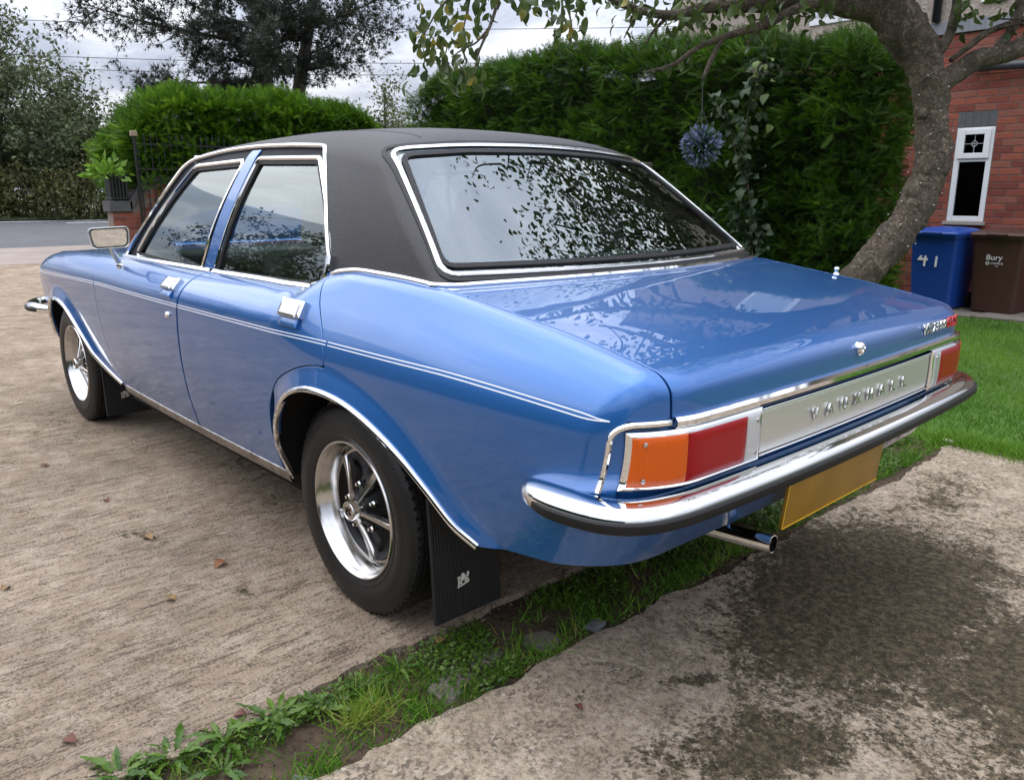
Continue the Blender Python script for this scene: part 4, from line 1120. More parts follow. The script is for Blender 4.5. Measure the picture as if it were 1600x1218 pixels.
def ground_mat(name, cols, broom=None, stains=(), speck=0.5, rough=0.9, bump=0.5):
    """concrete: base mottling, broom lines, aggregate specks, dark stains with positions"""
    m = bpy.data.materials.new(name)
    t, b = nodes_of(m); L = t.links.new; Nn = t.nodes.new
    tcn = Nn('ShaderNodeTexCoord')
    def noise(sc, det=6, ro=0.6, vec=None, dist=0.0):
        n = Nn('ShaderNodeTexNoise'); n.inputs['Scale'].default_value = sc; n.inputs['Detail'].default_value = det; n.inputs['Roughness'].default_value = ro; n.inputs['Distortion'].default_value = dist
        L(vec or tcn.outputs['Object'], n.inputs['Vector']); return n.outputs['Fac']
    def ramp(f, p0, p1, c0=(0, 0, 0), c1=(1, 1, 1)):
        r = Nn('ShaderNodeValToRGB'); r.color_ramp.elements[0].position = p0; r.color_ramp.elements[1].position = p1
        r.color_ramp.elements[0].color = (*c0, 1); r.color_ramp.elements[1].color = (*c1, 1); L(f, r.inputs[0]); return r.outputs[0]
    def mix(f, a, c, mode='MIX'):
        x = Nn('ShaderNodeMix'); x.data_type = 'RGBA'; x.blend_type = mode
        if isinstance(f, float): x.inputs[0].default_value = f
        else: L(f, x.inputs[0])
        for k, v in ((6, a), (7, c)):
            if isinstance(v, tuple): x.inputs[k].default_value = (*v, 1)
            else: L(v, x.inputs[k])
        return x.outputs[2]
    def mth(op, a, c):
        x = Nn('ShaderNodeMath'); x.operation = op
        for k, v in ((0, a), (1, c)):
            if isinstance(v, (int, float)): x.inputs[k].default_value = v
            else: L(v, x.inputs[k])
        return x.outputs[0]
    col = mix(ramp(noise(1.1, 8, 0.65), 0.35, 0.65), cols[0], cols[1])
    col = mix(ramp(noise(7, 8, 0.7), 0.45, 0.62), col, cols[2])
    h = noise(160, 4, 0.7)
    if broom:
        mpn = Nn('ShaderNodeMapping'); mpn.inputs['Rotation'].default_value = (0, 0, broom); mpn.inputs['Scale'].default_value = (40, 7.5, 1)
        L(tcn.outputs['Object'], mpn.inputs[0])
        bn = mth('ADD', mth('MULTIPLY', noise(1.0, 9, 0.82, mpn.outputs[0], 1.1), 0.64), mth('MULTIPLY', noise(135, 3, 0.7), 0.36))
        lines = ramp(bn, 0.435, 0.505)
        patch = ramp(noise(1.6, 5), 0.35, 0.6)
        f = mth('MULTIPLY', lines, mth('ADD', mth('MULTIPLY', patch, 0.4), 0.60))
        col = mix(f, mix(0.84, col, (0.085, 0.062, 0.046)), col)
        h = mth('ADD', mth('MULTIPLY', bn, 2.4), mth('MULTIPLY', h, 0.6))
    # aggregate
    vo = Nn('ShaderNodeTexVoronoi'); vo.inputs['Scale'].default_value = 115; L(tcn.outputs['Object'], vo.inputs['Vector'])
    sep = Nn('ShaderNodeSeparateColor'); L(vo.outputs['Color'], sep.inputs[0])
    lt = mth('MULTIPLY', ramp(sep.outputs[0], 0.80, 0.86), ramp(noise(14), 0.42, 0.6)); dk = mth('MULTIPLY', ramp(sep.outputs[1], 0.70, 0.78), ramp(noise(9), 0.42, 0.62))
    col = mix(mth('MULTIPLY', ramp(noise(60, 8, 0.88), 0.47, 0.56), 0.65 * speck), col, (0.085, 0.066, 0.052))
    col = mix(mth('MULTIPLY', ramp(noise(22, 8, 0.8, None, 0.6), 0.55, 0.66), 0.6 * speck), col, (0.10, 0.08, 0.062))
    col = mix(mth('MULTIPLY', lt, speck * 0.75), col, (0.50, 0.44, 0.36)); col = mix(mth('MULTIPLY', dk, speck * 0.7), col, (0.055, 0.045, 0.040))
    st = None
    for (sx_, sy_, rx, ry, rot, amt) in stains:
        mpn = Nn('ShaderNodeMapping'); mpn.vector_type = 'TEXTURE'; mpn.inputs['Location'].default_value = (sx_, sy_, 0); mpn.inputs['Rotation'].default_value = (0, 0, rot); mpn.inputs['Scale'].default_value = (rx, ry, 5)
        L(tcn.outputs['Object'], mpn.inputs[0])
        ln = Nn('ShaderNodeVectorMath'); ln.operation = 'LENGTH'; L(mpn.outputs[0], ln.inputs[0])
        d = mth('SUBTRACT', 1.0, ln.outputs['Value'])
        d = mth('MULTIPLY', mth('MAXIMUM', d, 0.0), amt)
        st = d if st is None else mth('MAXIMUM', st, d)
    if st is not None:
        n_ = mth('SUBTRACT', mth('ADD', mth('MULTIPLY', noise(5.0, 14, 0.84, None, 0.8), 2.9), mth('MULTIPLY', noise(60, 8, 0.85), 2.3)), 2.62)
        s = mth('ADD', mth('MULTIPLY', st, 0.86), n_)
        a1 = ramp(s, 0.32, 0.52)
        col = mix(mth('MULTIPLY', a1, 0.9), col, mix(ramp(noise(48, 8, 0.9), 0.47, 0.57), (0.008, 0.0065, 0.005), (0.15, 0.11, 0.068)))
        moss = mth('MULTIPLY', ramp(s, 0.12, 0.42), 0.20)
        col = mix(moss, col, (0.075, 0.070, 0.030))
        ro = Nn('ShaderNodeMapRange'); L(a1, ro.inputs[0]); ro.inputs[3].default_value = rough; ro.inputs[4].default_value = 0.85; L(ro.outputs[0], b.inputs['Roughness'])
        h = mth('ADD', h, mth('MULTIPLY', mth('MULTIPLY', sep.outputs[2], 0.7), 1.0))
    else: b.inputs['Roughness'].default_value = rough
    L(col, b.inputs['Base Color'])
    b.inputs['Specular IOR Level'].default_value = 0.12
    bp = Nn('ShaderNodeBump'); bp.inputs['Strength'].default_value = bump; bp.inputs['Distance'].default_value = 0.010
    L(h, bp.inputs['Height']); L(bp.outputs[0], b.inputs['Normal'])
    return m

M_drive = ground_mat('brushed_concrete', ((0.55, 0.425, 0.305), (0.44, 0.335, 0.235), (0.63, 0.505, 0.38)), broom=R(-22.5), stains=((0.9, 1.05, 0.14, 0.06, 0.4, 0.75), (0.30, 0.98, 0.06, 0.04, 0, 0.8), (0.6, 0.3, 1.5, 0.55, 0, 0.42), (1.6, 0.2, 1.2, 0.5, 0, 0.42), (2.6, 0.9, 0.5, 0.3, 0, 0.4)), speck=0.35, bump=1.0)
M_old = ground_mat('old_stained_concrete', ((0.43, 0.345, 0.25), (0.34, 0.27, 0.195), (0.52, 0.42, 0.31)), stains=((-0.95, -0.42, 0.52, 0.95, 0.15, 1.75), (-0.85, -0.40, 0.25, 0.40, 0.15, 2.2), (-1.42, -0.25, 0.60, 0.75, 0, 1.2), (-1.10, 0.45, 0.20, 0.36, -0.3, 1.25), (-0.80, -1.35, 0.20, 0.75, 0.1, 0.75), (-0.87, 0.34, 0.05, 0.14, -0.5, 0.9), (-1.45, -1.2, 0.5, 0.9, 0, 0.75), (-1.3, 0.9, 0.3, 0.4, 0, 0.6), (-0.72, 0.62, 0.05, 0.07, 0, 0.6), (-1.9, 0.2, 0.8, 1.2, 0, 0.8)), speck=0.9, bump=0.85)
M_soil = pbr('soil', (0.048, 0.034, 0.023), 0.98, spec=0.1, var=(0.090, 0.066, 0.044), vscale=30, bump=1.0, bscale=60)
M_lawn = pbr('lawn_base', (0.040, 0.100, 0.007), 0.95, var=(0.065, 0.135, 0.012), vscale=5, bump=0.6, bscale=80)
M_earth = pbr('rough_ground', (0.06, 0.075, 0.03), 0.95, var=(0.10, 0.10, 0.05), vscale=0.8)
M_asph = pbr('asphalt', (0.075, 0.075, 0.080), 0.85, var=(0.10, 0.10, 0.105), vscale=3, bump=0.3, bscale=120)
M_line = pbr('road_paint', (0.70, 0.70, 0.68), 0.7, var=(0.45, 0.45, 0.44), vscale=6)
M_pave = pbr('pavement_concrete', (0.30, 0.245, 0.205), 0.9, var=(0.23, 0.19, 0.16), vscale=2, bump=0.3, bscale=50)

# terrain: one sheet to the horizon
gx = np.concatenate([[-300, -100, -40, -20], np.linspace(-12, 30, 43), [36, 45, 60, 100, 300]]); gy = np.concatenate([[-300, -100, -40, -20], np.linspace(-13, 12, 26), [20, 40, 100, 300]])
GP = np.stack(np.meshgrid(gx, gy, indexing='ij'), -1).reshape(-1, 2); gz = hgt(GP[:, 0], GP[:, 1]) - 0.07
n2 = len(gy)
o = link('ground', mesh_data('ground', np.column_stack([GP, gz]), [(i * n2 + j, (i + 1) * n2 + j, (i + 1) * n2 + j + 1, i * n2 + j + 1) for i in range(len(gx) - 1) for j in range(n2 - 1)], M_earth, smooth=True)); o['kind'] = 'structure'

def jag(which, amp, f):
    def e(P):
        P = P.copy()
        if which == 'x0': k = P[:, 0] <= P[:, 0].min() + 1e-6; P[k, 0] += f(P[k, 1])
        if which == 'x1': k = P[:, 0] >= P[:, 0].max() - 1e-6; P[k, 0] += f(P[k, 1])
        return P
    return e
rj = np.random.default_rng(3)
_jy = np.linspace(-12, 12, 700); _ja = np.interp(_jy, np.linspace(-12, 12, 240), rj.normal(0, 0.010, 240)) + rj.normal(0, 0.007, 700); _jb = np.interp(_jy, np.linspace(-12, 12, 160), rj.normal(0, 0.016, 160)) + rj.normal(0, 0.007, 700)
fa = lambda y: np.interp(y, _jy, _ja) - 0.03 * np.clip((y - 0.2) / 1.4, 0, 1) + 0.03
fb = lambda y: np.interp(y, _jy, _jb) + 0.02 * np.sin(y * 1.3)
sheet('driveway', -0.285, 7.02, -2.15, 9.0, 0.0, M_drive, 30, 420, edge=jag('x0', 0, fa))
sheet('driveway', 7.05, 12.9, -2.2, 9.0, 0.0, M_drive, 12, 12)
sheet('driveway', 12.93, 15.3, -2.2, 9.0, 0.0, M_pave, 6, 12)
sheet('old_driveway', -9.0, -0.565, -2.2, 4.5, -0.006, M_old, 40, 260, edge=jag('x1', 0, fb))
sheet('soil_strip', -0.70, -0.16, -2.9, 5.0, -0.018, M_soil, 12, 120, thick=0.03)
sheet('lawn', -9.0, 12.4, -8.15, -2.12, -0.012, M_lawn, 60, 30, thick=0.05)
sheet('pavement', 15.33, 16.6, -60, 60, 0.0, M_pave, 4, 60)
sheet('road', 16.6, 24.8, -70, 70, -0.05, M_asph, 14, 60)
sheet('verge', 24.8, 27.5, -70, 70, 0.02, M_earth, 6, 60)
for k, (x0, x1, y0, y1) in enumerate([(24.25, 24.40, -60, 60), (23.4, 23.55, -6.4, -4.4)] + [(18.9, 19.02, -12.4 + 6 * j, -10.6 + 6 * j) for j in range(6)]):
    sheet('road_marking', x0, x1, y0, y1, -0.046 if k != 1 else -0.044, M_line, 3, 40 if k == 0 else 6, thick=0.002)
# flagstone edging by the house
M_flag = pbr('flagstone', (0.20, 0.17, 0.14), 0.9, var=(0.13, 0.115, 0.095), vscale=5, bump=0.4, bscale=30)
pth = sheet('house_path', -4, 6, -9.4, -8.17, -0.02, M_soil, 12, 4)
for k in range(10):
    x0 = -2.4 + 0.62 * k
    for j, (y0, y1) in enumerate(((-8.70, -8.16), (-9.28, -8.72))):
        MB().bbox((x0 + 0.01, y0 + 0.01, -0.26), (x0 + 0.60, y1, -0.215 + 0.006 * ((k * 7 + j * 3) % 3 - 1)), 0.012).build('flagstone', M_flag, pth)

# ---- grass, weeds, fallen things
M_grass = leaf_mat('grass_blades', (0.055, 0.15, 0.008), (0.17, 0.33, 0.025), 0.55, 0.3, (0.30, 0.28, 0.07))
M_weed = leaf_mat('weed_leaves', (0.032, 0.085, 0.009), (0.10, 0.17, 0.022), 0.45, 0.3)
blade_v = [(0, -0.5, 0), (0, 0.5, 0), (0.55, 0.32, 0.05), (0.55, -0.32, 0.05), (1.0, 0, -0.12)]
blade_f = [(0, 1, 2), (0, 2, 3), (3, 2, 4)]
def blades(pos, hmin, hmax, w=0.003, lean=0.5):
    n = len(pos)
    d = np.column_stack([rng.normal(0, lean, n), rng.normal(0, lean, n), np.ones(n)])
    h = rng.uniform(hmin, hmax, n); ww = w * rng.uniform(0.7, 1.4, n)
    V, F = inst(blade_v, blade_f, pos, frames(d, upv=np.column_stack([rng.normal(0, 1, n), rng.normal(0, 1, n), np.zeros(n)])), np.column_stack([h, ww, h]))
    return V, F
n = 110000
p = np.column_stack([rng.uniform(-2.6, 4.6, n), -2.14 - 6.0 * rng.uniform(0, 1, n)**1.35])
p[:, 1] += 0.04 * np.sin(p[:, 0] * 9) * (p[:, 1] > -2.3)
V, F = blades(np.column_stack([p, hgt(p[:, 0], p[:, 1]) - 0.012]), 0.022, 0.055, 0.0042, 0.55)
cl = 0.35 + 0.3 * vnoise(np.column_stack([p, np.zeros(n)]), 2.2) + rng.normal(0, 0.14, n)
stuff('lawn_grass', [(V, F, np.repeat(np.clip(cl, 0, 0.86), 5))], M_grass, None, 'bright mown grass of the lawn beside the old drive', 'grass')
# ragged lawn edge and strip
def strip_pts(n, y0, y1, x0=-0.55, x1=-0.29):
    y = rng.uniform(y0, y1, n); x = rng.uniform(x0, x1, n)
    return np.column_stack([x, y])
p = strip_pts(30000, -2.3, 1.7)
dens = vnoise(np.column_stack([p, np.zeros(len(p))]), 9.0, 2) * 0.5 + 0.5 * vnoise(np.column_stack([p, np.zeros(len(p))]), 23, 5)
edge = np.minimum((p[:, 0] + 0.56) / 0.05, 1)
keep = rng.uniform(0, 1, len(p)) < np.clip(0.20 + dens * 1.1 + 0.26 * (p[:, 0] < -0.47) - 0.30 * ((p[:, 1] > 0.95) & (p[:, 0] < -0.38)) - 0.25 * (np.abs(p[:, 1] - 0.45) < 0.35) - 0.18 * (p[:, 1] < 0.3), 0, 1)
p = p[keep]
hh = 0.028 + 0.03 * np.clip(vnoise(np.column_stack([p, np.zeros(len(p))]), 6, 9), 0, 1)
V, F = blades(np.column_stack([p, np.full(len(p), -0.019)]), 0.018, 0.058, 0.0028, 0.8)
cl = 0.30 + 0.36 * vnoise(np.column_stack([p, np.zeros(len(p))]), 7, 4) + rng.normal(0, 0.20, len(p)) + 0.7 * (rng.uniform(0, 1, len(p)) < 0.13)
gp = [(V, F, np.repeat(np.clip(cl, 0, 1), 5))]
p = np.column_stack([rng.uniform(-1.6, -0.5, 9000), -2.18 + rng.normal(0, 0.05, 9000)]); V, F = blades(np.column_stack([p, np.full(len(p), -0.02)]), 0.03, 0.09, 0.004, 0.8); gp.append((V, F, np.repeat(rng.uniform(0.2, 0.8, len(p)), 5)))
# dry straw coloured tuft
p = rng.normal(0, 1, (260, 2)) * [0.02, 0.035] + [-0.42, 1.02]; V, F = blades(np.column_stack([p, np.full(260, -0.018)]), 0.04, 0.085, 0.003, 0.9); gp.append((V, F, np.repeat(rng.uniform(0.85, 1.0, 260), 5)))
stuff('strip_grass', gp, M_grass, None, 'grass growing in the gap between the two concrete slabs', 'grass')
# small round weed leaves
clover_v = [(0, 0, 0), (0.4, 0.32, 0.06), (1, 0.22, 0.02), (1.1, 0, -0.06), (1, -0.22, 0.02), (0.4, -0.32, 0.06)]
clover_f = [(0, 1, 5), (1, 2, 5), (2, 4, 5), (2, 3, 4)]
p = strip_pts(26000, -2.2, 1.6)
k = (vnoise(np.column_stack([p, np.zeros(len(p))]), 6.5, 7) > -0.10) & ~((p[:, 1] > 1.0) & (p[:, 0] < -0.36)); p = p[k]
n = len(p); a = rng.uniform(0, 2 * np.pi, n); d = np.column_stack([np.cos(a), np.sin(a), rng.uniform(0.0, 0.7, n)])
V, F = inst(clover_v, clover_f, np.column_stack([p, rng.uniform(-0.016, 0.014, n)]), frames(d, rng.normal(0, 0.4, n)), rng.uniform(0.005, 0.015, n))
stuff('strip_weeds', [(V, F, tints(n, 6))], M_weed, None, 'low small-leaved weeds between the two concrete slabs', 'weeds')
# dandelions: each a plant with its leaves
M_dand = leaf_mat('single_dandelion', (0.032, 0.085, 0.008), (0.11, 0.19, 0.022), 0.4, 0.3)
def dand_leaf(var):
    r = np.random.default_rng(var); prof = []
    ns = 11
    V = []; F = []
    ns = 15
    for i in range(ns):
        t = i / (ns - 1)
        w = 0.018 + 0.105 * math.sin(math.pi * min(1, 0.08 + t * 0.95))**0.9 * (0.45 + 0.75 * t)
        tooth = i % 2 == 1
        if not tooth and 0 < i < ns - 2: w *= 0.45 + 0.15 * r.random()
        if i == ns - 1: w = 0.004
        z = 0.50 * t - 0.62 * t * t + 0.02 * r.normal(); sl = 0.035 if tooth else -0.01
        V += [(t - sl, -w, z + 0.35 * w + 0.02 * r.normal()), (t, 0, z), (t - sl, w, z + 0.35 * w + 0.02 * r.normal())]
    for i in range(ns - 1):
        a = i * 3; F += [(a, a + 1, a + 4, a + 3), (a + 1, a + 2, a + 5, a + 4)]
    return mesh_data('leaf', V, F, M_dand, smooth=True)
DL = [dand_leaf(k) for k in range(5)]
dand = [(-0.26, 1.50, 13, 0.13, 'large leafy dandelion plant nearest the bottom left corner of the photo'), (-0.275, 1.40, 12, 0.12, 'dense dandelion rosette just behind the bottom left dandelion'), (-0.30, 1.30, 12, 0.115, 'broad dandelion rosette third from the left end of the strip'),
        (-0.315, 1.19, 12, 0.12, 'dandelion with long pale leaves, fourth from the left end of the strip'), (-0.335, 1.09, 10, 0.10, 'dandelion at the drive edge beside the dry straw tuft'), (-0.345, 0.97, 11, 0.095, 'dandelion between the straw tuft and the flat stones'), (-0.325, 0.86, 10, 0.085, 'smaller dandelion beside the jagged slab edge, near the wheel'),
        (-0.48, 0.28, 6, 0.07, 'small plantain-like weed under the rear bumper corner'), (-0.38, 1.34, 8, 0.09, 'low dandelion beside the bare soil patch')]
for x, y, nl, ln, lb in dand:
    e = empty('dandelion', (x, y, -0.019), 0, lb, 'weed', 'dandelions in the strip between the slabs')
    nl = int(nl * 1.6)
    for k in range(nl):
        a = 2 * math.pi * k * 0.618 + random.uniform(-0.3, 0.3)
        o = link('leaf', DL[random.randrange(5)], e, (0.006 * math.cos(a), 0.006 * math.sin(a), 0.004 + 0.008 * random.random()), (random.uniform(-0.5, 0.5), -random.uniform(0.0, 0.6), a))
        s = ln * random.uniform(0.5, 0.85); o.scale = (s, s * random.uniform(0.8, 1.15), s)
# stones in the strip
M_stone = pbr('strip_stone', (0.15, 0.125, 0.105), 0.9, var=(0.09, 0.078, 0.066), vscale=22, bump=0.5, bscale=60)
M_slate = pbr('slate_chip', (0.11, 0.115, 0.125), 0.7)
def stone(name, loc, sx_, sy_, sz_, rz, mat, label, seed):
    bm = bmesh.new(); bmesh.ops.create_icosphere(bm, subdivisions=3, radius=1)
    r = np.random.default_rng(seed); ph = r.uniform(0, 6, 3)
    for v in bm.verts:
        c = v.co; kx = 1 + 0.16 * math.sin(c.x * 3 + ph[0]) + 0.12 * math.sin(c.y * 4 + ph[1]) + 0.06 * math.sin(c.y * 9 + ph[2])
        v.co = Vector((math.copysign(abs(c.x)**0.6, c.x) * sx_ * kx, math.copysign(abs(c.y)**0.6, c.y) * sy_ * kx, math.copysign(abs(c.z)**0.45, c.z) * sz_))
    me = bpy.data.meshes.new(name); bm.to_mesh(me); bm.free(); me.materials.append(mat)
    me.polygons.foreach_set('use_smooth', np.ones(len(me.polygons), bool))
    return tag(link(name, me, None, loc, (0, 0, rz)), label, 'stone')
stone('flat_stone', (-0.455, 0.80, -0.030), 0.045, 0.062, 0.026, 0.3, M_stone, 'flat brown stone in the strip, nearest to the camera of three', 1)
stone('flat_stone', (-0.425, 0.66, -0.030), 0.040, 0.050, 0.024, 0.1, M_stone, 'flat stone set in the grass, middle one of three', 2)
stone('flat_stone', (-0.475, 0.50, -0.030), 0.050, 0.050, 0.026, -0.2, M_stone, 'flat stone in the grass, nearest the rear bumper', 3)
stone('slate_chip', (-0.515, 1.225, -0.022), 0.026, 0.018, 0.010, 0.8, M_slate, 'grey slate chip lying by the old slab edge in the foreground', 4)
stone('slate_chip', (-0.515, 0.34, -0.012), 0.020, 0.030, 0.008, 0.2, M_slate, 'bluish slate chip in the grass under the bumper corner', 5)
stone('pebble', (-0.55, -2.13, 0.0), 0.022, 0.016, 0.014, 0, pbr('pale_pebble', (0.45, 0.38, 0.32), 0.8), 'pale pebble at the lawn corner of the old drive', 6)
# pebbles scattered on the drive
M_grit = pbr('grit', (0.36, 0.29, 0.225), 0.9, var=(0.17, 0.135, 0.105), vscale=40)
oct_v = [(1, 0, 0), (0, 1, 0), (-1, 0, 0), (0, -1, 0), (0, 0, 0.7), (0, 0, -0.6)]; oct_f = [(0, 1, 4), (1, 2, 4), (2, 3, 4), (3, 0, 4), (1, 0, 5), (2, 1, 5), (3, 2, 5), (0, 3, 5)]
n = 1500; p = np.column_stack([rng.uniform(-1.8, 0.9, n), rng.uniform(-2.0, 1.7, n), np.full(n, 0.0)]); p = p[(p[:, 0] < -0.57) | (p[:, 0] > -0.24)]; n = len(p)
a = rng.uniform(0, 6.28, n); V, F = inst(oct_v, oct_f, p, frames(np.column_stack([np.cos(a), np.sin(a), rng.normal(0, 0.2, n)])), np.column_stack([rng.uniform(0.0012, 0.0042, n), rng.uniform(0.001, 0.003, n), rng.uniform(0.001, 0.0025, n)]))
m_ = 1000; yy_ = rng.uniform(-2.2, 1.75, m_); side = rng.uniform(0, 1, m_) < 0.5
ed_ = np.where(side, -0.285 + fa(yy_), -0.565 + fb(yy_)) + rng.normal(0, 0.014, m_)
pe = np.column_stack([ed_, yy_, np.where(side, np.where(ed_ < -0.285 + fa(yy_), -0.016, 0.000), np.where(ed_ > -0.565 + fb(yy_), -0.016, -0.006))])
a = rng.uniform(0, 6.28, m_); V2, F2 = inst(oct_v, oct_f, pe, frames(np.column_stack([np.cos(a), np.sin(a), rng.normal(0, 0.2, m_)])), np.column_stack([rng.uniform(0.002, 0.007, m_), rng.uniform(0.002, 0.006, m_), rng.uniform(0.001, 0.004, m_)]))
m2 = 5200; ps = np.column_stack([rng.uniform(-0.57, -0.28, m2), rng.uniform(-2.2, 1.75, m2), np.full(m2, -0.019)]); a2 = rng.uniform(0, 6.28, m2); sz_ = rng.uniform(0.002, 0.009, (m2, 1)) * rng.uniform(0.6, 1.2, (m2, 3))
V3, F3 = inst(oct_v, oct_f, ps, frames(np.column_stack([np.cos(a2), np.sin(a2), rng.normal(0, 0.4, m2)])), sz_)
stuff('soil_clods', [(V3, F3, tints(m2, 6))], M_soil, None, 'loose brown soil clods between the weeds of the strip', 'soil')
stuff('slab_crumbs', [(V2, F2, tints(m_, 6))], M_grit, None, 'broken crumbs of concrete along the slab edges', 'rubble')
stuff('grit', [(V, F, tints(n, 6))], M_grit, None, 'loose grit scattered over the concrete', 'grit')
# fallen leaves
M_fall = [pbr('fallen_leaf_%d' % k, c, 0.7, var=c2, vscale=60) for k, (c, c2) in enumerate((((0.20, 0.075, 0.022), (0.12, 0.045, 0.016)), ((0.26, 0.16, 0.06), (0.15, 0.085, 0.035)), ((0.13, 0.045, 0.024), (0.08, 0.03, 0.02))))]
def fallen(x, y, z, s, rz, mt, label, seed):
    r = np.random.default_rng(seed); V = []; F = []
    ns = 9
    for i in range(ns):
        t = i / (ns - 1); w = 0.36 * math.sin(math.pi * t**0.85) + 0.01
        zc = 0.22 * math.sin(math.pi * t) * r.uniform(0.6, 1.2)
        V += [(t - 0.5, -w * r.uniform(0.85, 1.1), zc + 0.35 * w * r.uniform(0.6, 1.3)), (t - 0.5, 0, zc * 0.7), (t - 0.5, w * r.uniform(0.85, 1.1), zc + 0.28 * w)]
    for i in range(ns - 1):
        a = i * 3; F += [(a, a + 1, a + 4, a + 3), (a + 1, a + 2, a + 5, a + 4)]
    V += [(-0.5, 0, 0), (-0.72, 0.03, 0.03), (-0.72, -0.01, 0.03)]; b0 = len(V) - 3; F.append((b0, b0 + 1, b0 + 2))
    o = tag(link('fallen_leaf', mesh_data('fallen_leaf', np.array(V) * s, F, M_fall[mt], smooth=True), None, (x, y, z), (r.normal(0, 0.12), r.normal(0, 0.12), rz)), label, 'leaf', 'fallen leaves on the ground')
fallen(0.89, 1.06, 0.002, 0.050, 0.3, 1, 'pale brown fallen leaf beside the dark stain on the drive', 1)
fallen(0.52, 0.96, 0.002, 0.052, 1.9, 0, 'curled orange-brown fallen leaf on the drive left of the rear wheel', 2)
fallen(0.40, 1.16, 0.002, 0.040, 0.9, 1, 'small tan fallen leaf on the drive below the orange-brown one', 3)
fallen(1.35, 1.06, 0.002, 0.034, 0.2, 2, 'small brown fallen leaf farther up the drive beside the car', 4)
fallen(0.80, 1.50, 0.002, 0.036, 2.4, 1, 'tan fallen leaf at the left edge of the photo', 5)
fallen(1.96, 1.13, 0.002, 0.040, 1.2, 0, 'brown fallen leaf farthest up the drive near the front door', 6)
fallen(-0.08, 1.55, 0.002, 0.034, 0.6, 2, 'dark red-brown fallen leaf on the drive by the dandelions', 7)
fallen(-0.74, 0.65, -0.003, 0.028, 0.1, 2, 'tiny red-brown fallen leaf on the old stained slab', 8)
fallen(-0.31, 0.72, 0.004, 0.036, 2.2, 1, 'tan fallen leaf on the slab edge behind the rear wheel', 9)
fallen(-0.245, 1.24, 0.002, 0.030, 0.9, 2, 'brown fallen leaf half under the dandelions at the slab edge', 10)

# ---- foliage templates
def frond(np_=6):
    V = [(0, -0.02, 0), (0, 0.02, 0), (1.0, 0, -0.10)]; F = [(0, 1, 2)]
    for i in range(np_):
        x = 0.10 + 0.78 * i / np_
        for s in (1, -1):
            l = 0.30 * (1 - 0.62 * x); k = len(V)
            V += [(x, 0, -0.10 * x * x), (x + 0.07, 0, -0.10 * x * x), (x + l * 0.95, s * l * 0.75, -0.10 * x * x - 0.05)]
            F.append((k, k + 1, k + 2) if s > 0 else (k + 1, k, k + 2))
    return np.array(V), np.array(F)
FR_V, FR_F = frond()
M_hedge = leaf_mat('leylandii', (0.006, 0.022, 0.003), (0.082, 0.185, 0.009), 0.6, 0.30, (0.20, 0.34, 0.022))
M_core = pbr('hedge_core', (0.010, 0.014, 0.006), 1.0)

